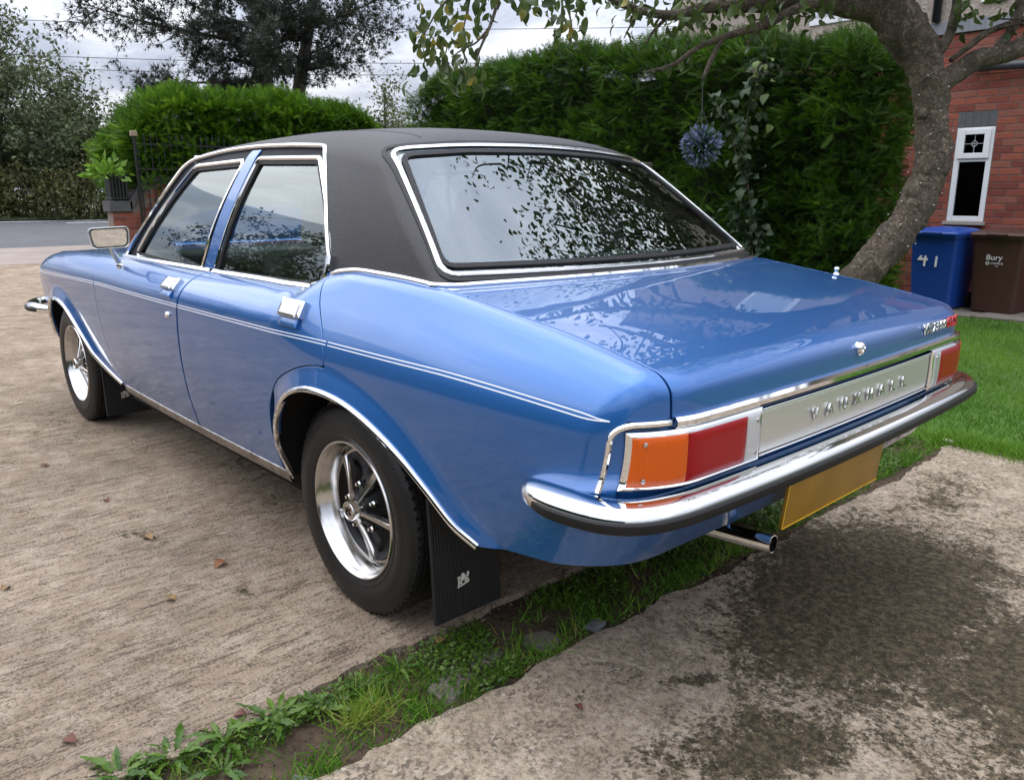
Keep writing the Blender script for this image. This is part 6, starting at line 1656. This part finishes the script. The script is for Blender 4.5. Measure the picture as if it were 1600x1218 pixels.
stuff('foliage', [(V, F, tints(n, len(AL[0][0]), 0.0, 0.88))], M_apleaf2, apple, None, None, True)
# clump twigs
tw = []
order = np.argsort([np.linalg.norm(BRC - c, axis=1).min() for c in cc]); nodes_ = [p for p in BRC]
for ci in order:
    c = cc[ci]; NA = np.array(nodes_); s = NA[np.argmin(np.linalg.norm(NA - c, axis=1))]
    mid = (s + c) / 2 + r.normal(0, 0.10, 3); S = smooth_poly(np.array([s, mid, c]), 4); tw.append([(p, 0.011 * (1 - i / len(S)) + 0.0025) for i, p in enumerate(S)])
    nodes_ += [mid, c]
tubes_mesh('twig', tw, M_apbark, apple, AOFF, 5)['kind'] = 'stuff'
# fairy light wire wound round the trunk
M_flwire = pbr('fairy_wire', (0.22, 0.19, 0.14), 0.5)
mb = MB(); pts = []
lo_, hi_ = 40, 92
turns = 11
for k in range(turns * 22):
    s = k / (turns * 22); i = lo_ + (hi_ - lo_) * s; i0 = int(i); f = i - i0
    c = TP[i0] * (1 - f) + TP[i0 + 1] * f; ra = TR[i0] * (1 - f) + TR[i0 + 1] * f
    T = TP[i0 + 1] - TP[i0]; T /= np.linalg.norm(T); a = np.cross(T, [0.2, 1, 0.1]); a /= np.linalg.norm(a); b_ = np.cross(T, a)
    an = 2 * math.pi * turns * s
    pts.append(c + (math.cos(an) * a + math.sin(an) * b_) * (ra * 1.10 + 0.004) + T * 0.012 * math.sin(an * 2.3))
fwo = empty('fairy_lights', tuple(pts[0]), 0, 'thin string of unlit fairy lights wound round the apple tree trunk', 'lights')
mb.tube([tuple(np.array(p) - pts[0]) for p in pts], 0.0010, 5); mb.build('wire', M_flwire, fwo)
ME_bulb = MB().lathe([(0.0005, -0.007), (0.004, -0.004), (0.0045, 0.003), (0.0005, 0.008)], 8).data('bulb', pbr('bulb_clear', (0.7, 0.7, 0.66), 0.1), smooth=True)
for k in range(4, len(pts), 6): link('bulb', ME_bulb, fwo, tuple(np.array(pts[k]) - pts[0]))

# ---- hanging flower ball
bc = at(1096, 228, 5.2)
ball = empty('hanging_flower_ball', tuple(bc), 0, 'hanging ball of blue and violet artificial flowers below the branch', 'flower ball')
r = np.random.default_rng(5); n = 620
d = r.normal(0, 1, (n, 3)); d /= np.linalg.norm(d, axis=1, keepdims=True)
pet_v = [(0, -0.10, 0), (0, 0.10, 0), (0.6, 0.16, 0.03), (0.6, -0.16, 0.03), (1.0, 0, 0)]; pet_f = [(0, 1, 2), (0, 2, 3), (3, 2, 4)]
M_fl = leaf_mat('flower_violet', (0.10, 0.13, 0.24), (0.25, 0.28, 0.42), 0.6, 0.2); M_flg = leaf_mat('flower_leaf', (0.03, 0.08, 0.03), (0.08, 0.16, 0.07), 0.6, 0.2)
V, F = inst(pet_v, pet_f, d[:430] * 0.080, frames(d[:430] + r.normal(0, 0.35, (430, 3)), r.uniform(0, 6, 430)), r.uniform(0.04, 0.072, 430))
stuff('flowers', [(V, F, tints(430, 5))], M_fl, ball)
V, F = inst(pet_v, pet_f, d * 0.05, frames(d + r.normal(0, 0.3, (n, 3)), r.uniform(0, 6, n)), r.uniform(0.06, 0.09, n))
stuff('leaves', [(V, F, tints(n, 5))], M_flg, ball)
bm = bmesh.new(); bmesh.ops.create_icosphere(bm, subdivisions=2, radius=0.085); me = bpy.data.meshes.new('core'); bm.to_mesh(me); bm.free(); me.materials.append(M_core); link('core', me, ball)
tp = at(1098, 124, 5.2) - bc
for a in (0, 2.1, 4.2): MB().tube([(0.075 * math.cos(a), 0.075 * math.sin(a), 0.06), tuple(tp * 0.55), ], 0.0022, 5).build('chain', M_wire, ball)
MB().tube([tuple(tp * 0.55), tuple(tp)], 0.003, 5).build('hook', M_wire, ball)

# ---- climber on the hedge and a wooden post
post = at(1004, 262, 1); k = (-5.75 - CAM.y) / ray(1004, 262)[1]; pw = np.array(CAM) + ray(1004, 262) * k
po = MB(); po.bbox((pw[0] - 0.09, pw[1] - 0.07, -0.2), (pw[0] + 0.09, pw[1] + 0.07, 1.49), 0.012)
tag(po.build('wooden_post', pbr('weathered_wood', (0.19, 0.15, 0.11), 0.9, var=(0.10, 0.08, 0.06), vscale=18, stretch=(1, 1, 0.15), bump=0.6, bscale=40)), 'square weathered wooden fence post in front of the tall hedge', 'post')
def climber():
    r = np.random.default_rng(9); root = empty('climbing_plant', (2.75, -5.85, -0.15), 0, 'grey-green leafy climber on the hedge, right of the flower ball', 'plant')
    O = -np.array(root.location); C = []; tubes = []
    for (path, dp) in (([(1172, 420), (1172, 330), (1166, 250), (1168, 180), (1182, 130), (1192, 98)], 0), ([(1182, 400), (1176, 330), (1150, 240), (1135, 180), (1118, 155)], 0), ([(1185, 430), (1165, 360), (1140, 330)], 0)):
        P = [np.array(CAM) + ray(u, v) * ((-5.72 - CAM.y) / ray(u, v)[1]) for u, v in path]; S = smooth_poly(P, 5)
        tubes.append([(p, 0.008) for p in S]); C.append(S)
    tubes_mesh('stem', tubes, M_bark, root, O, 5)
    C = np.vstack(C); P = np.repeat(C, 5, 0) + r.normal(0, 0.075, (len(C) * 5, 3)) * [1, 0.5, 1]; n = len(P)
    M_cl = leaf_mat('climber_leaf', (0.020, 0.040, 0.018), (0.050, 0.078, 0.036), 0.55, 0.25, (0.11, 0.16, 0.03))
    mesh4 = []
    for q in range(n):
        pass
    d = np.column_stack([r.normal(0, 0.8, n), r.normal(0.5, 0.4, n), r.normal(-0.5, 0.5, n)])
    V, F = inst(AL[1][0] * [1, 1.35, 1], AL[1][1], P + O, frames(d, r.normal(0, 0.7, n)), r.uniform(0.06, 0.13, n))
    stuff('foliage', [(V, F, np.repeat(np.clip(0.45 + 0.4 * (V.reshape(n, -1, 3)[:, 0, 2] - 1.6) / 1.2 + r.normal(0, 0.2, n), 0, 1), len(AL[1][0])))], M_cl, root, None, None, True)
climber()

# ================================================================== house
WY = -9.37
house = empty('brick_house', (2.0, WY, -0.25), 0, 'red brick house with pebbledash upper wall behind the hedge', 'house')
HO = -Vector(house.location)
def hpart(mb, name, mat, par=None, **kw):
    mb.V = [tuple(Vector(v) + HO) for v in mb.V]; return mb.build(name, mat, par or house, **kw)
M_mortar = pbr('mortar', (0.22, 0.17, 0.145), 0.95, var=(0.17, 0.13, 0.11), vscale=12)
M_brick = []
for k, c in enumerate([(0.245, 0.060, 0.036), (0.30, 0.080, 0.048), (0.19, 0.044, 0.030), (0.26, 0.088, 0.058)]):
    M_brick.append(pbr('red_brick_%d' % k, c, 0.85, var=tuple(x * 0.78 for x in c), vscale=20, bump=0.4, bscale=70))
wx0, wx1, wz0, wz1 = 1.715, 2.145, 0.80, 1.935
m = MB()
# wall with the window opening left free
for a, b_ in (((-3.0, WY - 0.25, -0.3), (wx0, WY, 3.05)), ((wx1, WY - 0.25, -0.3), (6.5, WY, 3.05)), ((wx0, WY - 0.25, -0.3), (wx1, WY, wz0)), ((wx0, WY - 0.25, wz1), (wx1, WY, 3.05))): m.box(a, b_)
wall = hpart(m, 'wall', M_mortar)
CH, BL = 0.0845, 0.2375
bmesh_cache = {}
def brick_me(l, kk):
    key = (round(l, 3), kk)
    if key not in bmesh_cache:
        bmesh_cache[key] = MB().bbox((0, -0.02, 0), (l, 0.006, CH - 0.011), 0.0035).data('brick', M_brick[kk])
    return bmesh_cache[key]
rest = MB(); nb = 0
for c in range(39):
    z = -0.24 + c * CH
    x = -0.4 - (BL / 2 if c % 2 else 0)
    while x < 4.2:
        x0, x1 = x, x + BL - 0.011
        segs = [(x0, x1)]
        if z + CH > wz0 - 0.02 and z < wz1 + 0.19:
            segs = []
            if x0 < wx0 - 0.012: segs.append((x0, min(x1, wx0 - 0.010)))
            if x1 > wx1 + 0.012: segs.append((max(x0, wx1 + 0.010), x1))
        for s0, s1 in segs:
            if s1 - s0 < 0.03: continue
            if s1 > 1.25 and s0 < 2.75:
                o = link('brick', brick_me(s1 - s0, random.randrange(4)), house, tuple(Vector((s0, WY + random.uniform(-0.001, 0.0015), z)) + HO)); nb += 1
            else: rest.box((s0, WY - 0.01, z), (s1, WY + 0.005, z + CH - 0.011))
        x += BL
o = hpart(rest, 'far_bricks', M_brick[0]); o['kind'] = 'stuff'
# grey soldier bricks over the window
M_blue = pbr('grey_brick', (0.075, 0.080, 0.090), 0.8, var=(0.10, 0.105, 0.115), vscale=14, bump=0.3, bscale=60)
for k in range(5):
    x = wx0 + 0.004 + k * 0.0865
    hpart(MB().bbox((x, WY - 0.02, wz1 + 0.010), (x + 0.077, WY + 0.007, wz1 + 0.185), 0.0035), 'lintel_brick', M_blue)
# window
M_upvc = pbr('white_upvc', (0.74, 0.75, 0.76), 0.3)
M_pane = glass_mat('house_glass', (0.55, 0.58, 0.58), 1.5)
fr = MB()
zm = 1.555
for a, b_ in (((wx0, wz0), (wx0 + 0.062, wz1)), ((wx1 - 0.062, wz0), (wx1, wz1)), ((wx0 + 0.062, wz0), (wx1 - 0.062, wz0 + 0.065)), ((wx0 + 0.062, wz1 - 0.05), (wx1 - 0.062, wz1)), ((wx0 + 0.062, zm - 0.03), (wx1 - 0.062, zm + 0.03))):
    fr.bbox((a[0], WY - 0.05, a[1]), (b_[0], WY + 0.004, b_[1]), 0.006)
win = hpart(fr, 'window', M_upvc)
ca = MB()
for a, b_ in (((wx0 + 0.035, zm + 0.01), (wx0 + 0.105, wz1 - 0.022)), ((wx1 - 0.105, zm + 0.01), (wx1 - 0.035, wz1 - 0.022)), ((wx0 + 0.105, zm + 0.01), (wx1 - 0.105, zm + 0.075)), ((wx0 + 0.105, wz1 - 0.085), (wx1 - 0.105, wz1 - 0.022))):
    ca.bbox((a[0], WY + 0.005, a[1]), (b_[0], WY + 0.028, b_[1]), 0.006)
hpart(ca, 'casement', M_upvc, win)
hpart(MB().box((wx0 + 0.06, WY - 0.030, wz0 + 0.06), (wx1 - 0.06, WY - 0.024, zm)), 'pane', M_pane, win)
hpart(MB().box((wx0 + 0.10, WY - 0.012, zm + 0.06), (wx1 - 0.10, WY - 0.006, wz1 - 0.07)), 'pane', M_pane, win)
hpart(MB().box((wx0 + 0.0, WY - 0.24, wz0), (wx1, WY - 0.235, wz1)), 'room_dark', M_black, win)
ld = MB(); cx_, cz_ = (wx0 + wx1) / 2, (zm + wz1) / 2 - 0.004
for a, b_ in (((-0.11, 0), (0.11, 0)), ((0, -0.12), (0, 0.12))): ld.tube([(cx_ + a[0], WY + 0.0, cz_ + a[1]), (cx_ + b_[0], WY + 0.0, cz_ + b_[1])], 0.0045, 5)
for k in range(4):
    q = [(0, 0.045), (0.04, 0), (0, -0.045), (-0.04, 0), (0, 0.045)]; ld.tube([(cx_ + q[k][0], WY + 0.001, cz_ + q[k][1]), (cx_ + q[k + 1][0], WY + 0.001, cz_ + q[k + 1][1])], 0.0045, 5)
hpart(ld, 'lead_pattern', pbr('lead', (0.35, 0.35, 0.36), 0.5), win)
M_blind = pbr('blind_slat', (0.16, 0.15, 0.14), 0.5)
for k in range(19):
    z = wz0 + 0.085 + k * 0.034
    hpart(MB().box((wx0 + 0.064, WY - 0.075, z), (wx1 - 0.064, WY - 0.055, z + 0.005)), 'blind_slat', M_blind, win)
hpart(MB().bbox((wx0 - 0.03, WY - 0.02, wz0 - 0.045), (wx1 + 0.03, WY + 0.06, wz0 - 0.004), 0.006), 'sill', pbr('sill_stone', (0.33, 0.30, 0.27), 0.8), win)
# flashing band, pebbledash above, pipes
hpart(MB().bbox((-3.0, WY - 0.26, 3.055), (6.5, WY + 0.045, 3.20), 0.004), 'band', pbr('lead_band', (0.16, 0.17, 0.19), 0.7, var=(0.22, 0.23, 0.25), vscale=4, stretch=(6, 1, 0.3)))
M_peb = pbr('pebbledash', (0.46, 0.39, 0.335), 0.95, var=(0.22, 0.175, 0.145), vscale=48, bump=1.0, bscale=42, detail=3)
hpart(MB().box((-3.0, WY - 0.25, 3.205), (6.5, WY + 0.01, 6.2)), 'upper_wall', M_peb)
pp_ = MB(); pp_.tube([(2.02, WY + 0.06, 2.635), (1.97, WY + 0.13, 2.63), (1.2, WY + 0.14, 2.585), (0.2, WY + 0.14, 2.53)], 0.056, 16)
pp_.lathe([(0.064, -0.05), (0.066, 0.0), (0.064, 0.06)], 18, Matrix.Translation((1.90, WY + 0.132, 2.626)) @ Matrix.Rotation(R(90), 4, 'Z')); 
hpart(pp_, 'drain_pipe', pbr('grey_pvc', (0.045, 0.048, 0.055), 0.4), smooth=True)
hpart(MB().tube([(2.54, WY + 0.06, 3.21), (2.54, WY + 0.06, 6.1)], 0.05, 14), 'down_pipe', pbr('black_pvc', (0.02, 0.022, 0.03), 0.35), smooth=True)
uw = hpart(MB().bbox((1.75, WY - 0.05, 3.36), (2.05, WY + 0.05, 3.42), 0.008).bbox((0.8, WY - 0.05, 3.42), (2.05, WY + 0.02, 4.3), 0.008), 'upper_window', M_upvc)
hpart(MB().box((0.86, WY + 0.021, 3.50), (1.98, WY + 0.024, 4.22)), 'pane', M_pane, uw)
uw = hpart(MB().bbox((3.3, WY - 0.05, 3.40), (4.25, WY + 0.03, 4.6), 0.008), 'upper_window', M_upvc)
hpart(MB().box((3.42, WY + 0.031, 3.5), (4.15, WY + 0.036, 4.5)), 'pane', pbr('pale_curtain_pane', (0.45, 0.50, 0.56), 0.15), uw)
# roof above
rf = MB(); rf.add([(-3.3, WY + 0.35, 6.15), (6.8, WY + 0.35, 6.15), (6.8, WY - 3.5, 8.4), (-3.3, WY - 3.5, 8.4), (-3.3, WY + 0.35, 6.25), (6.8, WY + 0.35, 6.25), (6.8, WY - 3.5, 8.5), (-3.3, WY - 3.5, 8.5)], [(0, 3, 2, 1), (4, 5, 6, 7), (0, 1, 5, 4), (1, 2, 6, 5), (2, 3, 7, 6), (3, 0, 4, 7)])
hpart(rf, 'roof', pbr('roof_tile', (0.10, 0.07, 0.06), 0.8))

# ---- wheeled bins
def bin_(name, loc, rz, mat, dark, label, num=None):
    e = empty(name, loc, rz, label, 'bin', 'wheeled bins by the house')
    # body tapering to the foot, front faces +y
    b0 = round_poly([(-0.235, -0.255), (0.235, -0.255), (0.235, 0.235), (-0.235, 0.235)], 0.05, 4); b1 = round_poly([(-0.278, -0.335), (0.278, -0.335), (0.278, 0.300), (-0.278, 0.300)], 0.045, 4)
    V = []; n = len(b0)
    for t_, z in ((0, 0.035), (0.06, 0.02 + 0.08), (0.5, 0.45), (0.93, 0.86), (1.0, 0.885)):
        for a, c in zip(b0, b1): V.append((a[0] + (c[0] - a[0]) * t_, a[1] + (c[1] - a[1]) * t_, z))
    F = [(i * n + k, i * n + (k + 1) % n, (i + 1) * n + (k + 1) % n, (i + 1) * n + k) for i in range(4) for k in range(n)] + [tuple(range(n))[::-1]]
    MB().add(V, F).build('body', mat, e, angle=30)
    # rim
    ri = round_poly([(-0.295, -0.355), (0.295, -0.355), (0.295, 0.325), (-0.295, 0.325)], 0.05, 4); V = [(p[0], p[1], z) for z in (0.870, 0.905) for p in ri]; V += [(p[0] * 0.93, p[1] * 0.93, 0.905) for p in ri]
    F = [(i * n + k, i * n + (k + 1) % n, (i + 1) * n + (k + 1) % n, (i + 1) * n + k) for i in range(2) for k in range(n)] + [tuple(range(n))[::-1]]
    MB().add(V, F).build('rim', mat, e, angle=30)
    # lid, domed with a lip
    V = []; lids = [(1.03, 0.908), (1.04, 0.930), (1.0, 0.945), (0.94, 0.952), (0.7, 0.968), (0.3, 0.975)]
    for s, z in lids: V += [(p[0] * s, p[1] * s + 0.008, z + 0.02 * (1 - s) - 0.03 * (p[1] > 0) * (s > 0.9) * 0.3) for p in ri]
    F = [(i * n + k, i * n + (k + 1) % n, (i + 1) * n + (k + 1) % n, (i + 1) * n + k) for i in range(len(lids) - 1) for k in range(n)] + [tuple((len(lids) - 1) * n + k for k in range(n))]
    ld_ = MB().add(V, F).build('lid', mat, e, angle=45)
    MB().tube([(-0.10, 0.345, 0.925), (-0.10, 0.372, 0.925), (0.10, 0.372, 0.925), (0.10, 0.345, 0.925)], 0.011, 8).build('lid_handle', mat, ld_, smooth=True)
    MB().tube([(-0.25, -0.36, 0.90), (-0.25, -0.42, 0.93), (0.25, -0.42, 0.93), (0.25, -0.36, 0.90)], 0.015, 8).build('handle', mat, e, smooth=True)
    for s in (1, -1): MB().lathe([(0.0005, -0.025), (0.09, -0.025), (0.10, -0.015), (0.10, 0.015), (0.09, 0.025), (0.0005, 0.025)], 24, Matrix.Translation((s * 0.24, -0.27, 0.10)) @ Matrix.Rotation(R(90), 4, 'Z')).build('wheel', M_rubber, e, angle=40)
    return e
M_binb = pbr('bin_blue', (0.010, 0.055, 0.28), 0.40, var=(0.012, 0.064, 0.31), vscale=5); M_binbr = pbr('bin_brown', (0.050, 0.020, 0.013), 0.5, var=(0.060, 0.025, 0.016), vscale=5)
FM = lambda e, y, x, z: None
bin1 = bin_('wheeled_bin', (1.895, -8.72, -0.235), R(-6), M_binb, None, 'blue wheeled bin marked 41 beside the tree trunk')
bin2 = bin_('wheeled_bin', (1.235, -8.80, -0.235), R(-4), M_binbr, None, 'brown wheeled bin with white lettering at the right edge')
def front_text(e, s, size, x, z, sx_=1.0, mat=M_white, ext=0.0012, name='lettering'):
    me = text_mesh(s, size, ext, 0, mat, sx_)
    k = (z - 0.035) / 0.85; y = 0.235 + (0.300 - 0.235) * k + 0.003; tilt = math.atan2(0.065, 0.85)
    o = link(name, me, e, (x, y, z)); o.rotation_euler = (R(90) - 0 + -tilt * 0 + (-tilt), 0, R(180)); return o
for c, x in (('4', 0.065), ('1', -0.075)): front_text(bin1, c, 0.31, x * 1.15 + 0.03, 0.615, 0.85, name='digit')
front_text(bin2, 'Bury', 0.085, 0.02, 0.66, 1.1); front_text(bin2, 'COUNCIL', 0.030, -0.015, 0.595, 1.0); front_text(bin2, 'www', 0.018, -0.01, 0.565, 1.0)
ring = MB(); ring.lathe([(0.020, 0), (0.020, 0.0015), (0.012, 0.0015), (0.012, 0)], 20, None, True); o = ring.build('emblem', M_white, bin2, loc=(0.085, 0.2815, 0.595)); 

# ================================================================== gate wall on the road side
GX = 12.6
gw = empty('gate_wall', (GX, -2.9, 0.0), 0, 'low red brick gate wall with dark sloping coping beside the road', 'wall'); GO = -Vector(gw.location)
def gpart(mb, name, mat, par=None, **kw):
    mb.V = [tuple(Vector(v) + GO) for v in mb.V]; return mb.build(name, mat, par or gw, **kw)
M_cop = pbr('dark_coping', (0.055, 0.052, 0.055), 0.8, var=(0.08, 0.075, 0.075), vscale=6)
gpart(MB().box((GX, -2.72, -0.1), (GX + 0.28, -2.42, 0.84)).box((GX, -7.6, -0.1), (GX + 0.28, -2.72, 0.90)).add([(GX, -2.72, 0.90), (GX + 0.28, -2.72, 0.90), (GX, -3.02, 0.9), (GX + 0.28, -3.02, 0.9), (GX, -3.02, 1.34), (GX + 0.28, -3.02, 1.34)], [(0, 1, 5, 4), (0, 4, 2), (1, 3, 5), (2, 4, 5, 3), (0, 2, 3, 1)]).box((GX, -7.6, 0.90), (GX + 0.28, -3.02, 1.32)), 'wall', M_mortar)
gpart(MB().bbox((GX - 0.05, -2.74, 0.845), (GX + 0.33, -2.37, 1.02), 0.01), 'coping', M_cop)
gpart(MB().add([(GX - 0.05, -2.70, 0.86), (GX + 0.33, -2.70, 0.86), (GX + 0.33, -2.70, 1.02), (GX - 0.05, -2.70, 1.02), (GX - 0.05, -3.05, 1.34), (GX + 0.33, -3.05, 1.34), (GX + 0.33, -3.05, 1.46), (GX - 0.05, -3.05, 1.46)], [(0, 1, 2, 3), (4, 7, 6, 5), (0, 4, 5, 1), (1, 5, 6, 2), (2, 6, 7, 3), (3, 7, 4, 0)]), 'sloping_coping', M_cop)
gpart(MB().bbox((GX - 0.05, -7.6, 1.325), (GX + 0.33, -3.06, 1.43), 0.01), 'coping', M_cop)
gb = [MB().bbox((-0.006, 0, 0), (0.02, 0.214, 0.064), 0.004).data('brick', M_brick[k]) for k in range(4)]
gfar = MB()
for c in range(17):
    z = 0.02 + c * 0.075; y1 = -2.424 + (0.0 if c % 2 else 0.1125); first = True
    while y1 > -7.6:
        t1 = min(y1, -2.424); ln = t1 - (y1 - 0.214)
        lim = 0.84 if t1 > -2.72 else 0.84 + (-2.72 - t1) * 1.35
        if z + 0.064 < min(lim, 1.32):
            if y1 > -4.6: o = link('brick', gb[random.randrange(4)], gw, tuple(Vector((GX, t1 - ln, z)) + GO)); o.scale = (1, ln / 0.214, 1)
            else: gfar.box((GX - 0.005, t1 - ln, z), (GX + 0.01, t1, z + 0.064))
        y1 -= 0.225
gpart(gfar, 'far_bricks', M_brick[1])['kind'] = 'stuff'
# railings
M_iron = pbr('black_iron', (0.010, 0.010, 0.011), 0.45)
ral = empty('railings', (GX + 0.08, -3.0, 1.0), 0, 'black iron railings with pointed tops in front of the hedge', 'railings'); RO = -Vector(ral.location)
def rpart(mb, name): mb.V = [tuple(Vector(v) + RO) for v in mb.V]; return mb.build(name, M_iron, ral)
for z in (1.52, 1.92): rpart(MB().box((GX - 0.115, -7.5, z), (GX - 0.085, -2.86, z + 0.03)), 'rail')
for k in range(34):
    y = -2.90 - k * 0.105
    rpart(MB().box((GX - 0.108, y - 0.010, 0.62), (GX - 0.092, y + 0.010, 2.04)).add([(GX - 0.112, y - 0.014, 2.04), (GX - 0.088, y - 0.014, 2.04), (GX - 0.088, y + 0.014, 2.04), (GX - 0.112, y + 0.014, 2.04), (GX - 0.10, y, 2.13)], [(0, 1, 4), (1, 2, 4), (2, 3, 4), (3, 0, 4), (3, 2, 1, 0)]), 'bar')
rpart(MB().bbox((GX - 0.12, -2.87, 0.5), (GX - 0.08, -2.83, 2.05), 0.008), 'post')
o = gpart(MB().bbox((GX - 0.15, -2.90, 2.05), (GX - 0.05, -2.80, 2.14), 0.015), 'post_cap', pbr('sandstone_cap', (0.26, 0.19, 0.14), 0.9)); o.parent = ral; o.location = (Vector((0, 0, 0)) + Vector(gw.location) - Vector(ral.location))
# planter with a bright shrub
pl = empty('planter', (GX + 0.10, -2.56, 1.02), 0, 'black slatted planter holding a bright green laurel on the gate wall', 'planter')
for s0, s1 in (((-0.13, -0.13), (0.13, -0.13)), ((0.13, -0.13), (0.13, 0.13)), ((0.13, 0.13), (-0.13, 0.13)), ((-0.13, 0.13), (-0.13, -0.13))):
    for k in range(5):
        x = s0[0] + (s1[0] - s0[0]) * (k + 0.5) / 5; y = s0[1] + (s1[1] - s0[1]) * (k + 0.5) / 5
        MB().box((x - 0.016, y - 0.016, 0.02), (x + 0.016, y + 0.016, 0.42)).build('slat', M_iron, pl)
MB().box((-0.11, -0.11, 0.0), (0.11, 0.11, 0.36)).build('liner', M_black, pl)
MB().box((-0.15, -0.15, 0.03), (0.15, 0.15, 0.06)).build('base', M_iron, pl)
shb = empty('laurel_shrub', (GX + 0.12, -2.56, 1.38), 0, 'bright green laurel shrub growing in the black planter', 'shrub')
r = np.random.default_rng(3); n = 170; d = r.normal(0, 1, (n, 3)); d[:, 2] = np.abs(d[:, 2]) * 0.9 - 0.15; d /= np.linalg.norm(d, axis=1, keepdims=True)
V, F = inst(leaf_v, leaf_f, d * r.uniform(0.05, 0.30, (n, 1)) * [1, 1.05, 0.95] + [0, 0.10, 0.05], frames(d + r.normal(0, 0.3, (n, 3)), r.uniform(0, 6, n)), r.uniform(0.11, 0.18, n) )
stuff('foliage', [(V, F, tints(n, 4, 0.3, 1))], leaf_mat('laurel', (0.06, 0.14, 0.012), (0.20, 0.36, 0.04), 0.4, 0.3), shb)
MB().tube([(0, 0, -0.05), (0, 0.05, 0.2)], 0.012, 6).build('stem', M_bark, shb)

# ================================================================== left of the drive: what the car's side and glass mirror
broad_tree('garden_tree', (1.4, 11.5, 0), 4.6, 3.6, 'round tree left of the drive, mirrored in the rear side window', 41, 40, 13, 0.13, None, 0.1, 'trees left of the drive')
broad_tree('garden_tree', (-2.6, 12.0, 0), 4.4, 3.6, 'tree left of the drive, mirrored in the rear wing', 42, 40, 13, 0.13, None, 0.1, 'trees left of the drive')
broad_tree('garden_tree', (13.4, 6.6, 0), 4.2, 4.2, 'tree left of the drive, mirrored in the front door glass', 43, 36, 12, 0.13, None, 0.1, 'trees left of the drive')
hedge('shading_hedge', -9.0, 12.0, 7.4, 8.6, 2.7, 0.0, 14000, 'clipped hedge out of view left of the drive, added to darken the car side', 0.24, ('-y', 'z'), 9, 0.17)  # unseen hedge, set close and tall to shade the car's flank
nh = empty('neighbour_house', (19.0, 15.0, 0), 0, 'neighbouring brick house left of the drive, mirrored in the side glass', 'house')
MB().box((-3.5, 0, 0), (3.5, 7, 2.9)).build('wall', M_brick[1], nh)
MB().add([(-3.9, -0.4, 2.85), (3.9, -0.4, 2.85), (3.9, 7.4, 2.85), (-3.9, 7.4, 2.85), (-3.9, 3.5, 5.0), (3.9, 3.5, 5.0)], [(0, 1, 5, 4), (2, 3, 4, 5), (0, 4, 3), (1, 2, 5), (0, 3, 2, 1)]).build('roof', pbr('slate_roof', (0.06, 0.05, 0.05), 0.7), nh)
for x in (-2.4, 0.9):
    w_ = MB().bbox((x, -0.06, 0.9), (x + 1.5, 0.03, 2.2), 0.01).build('window', M_upvc, nh); MB().box((x + 0.08, -0.07, 0.98), (x + 1.42, -0.061, 2.12)).build('pane', M_pane, w_)
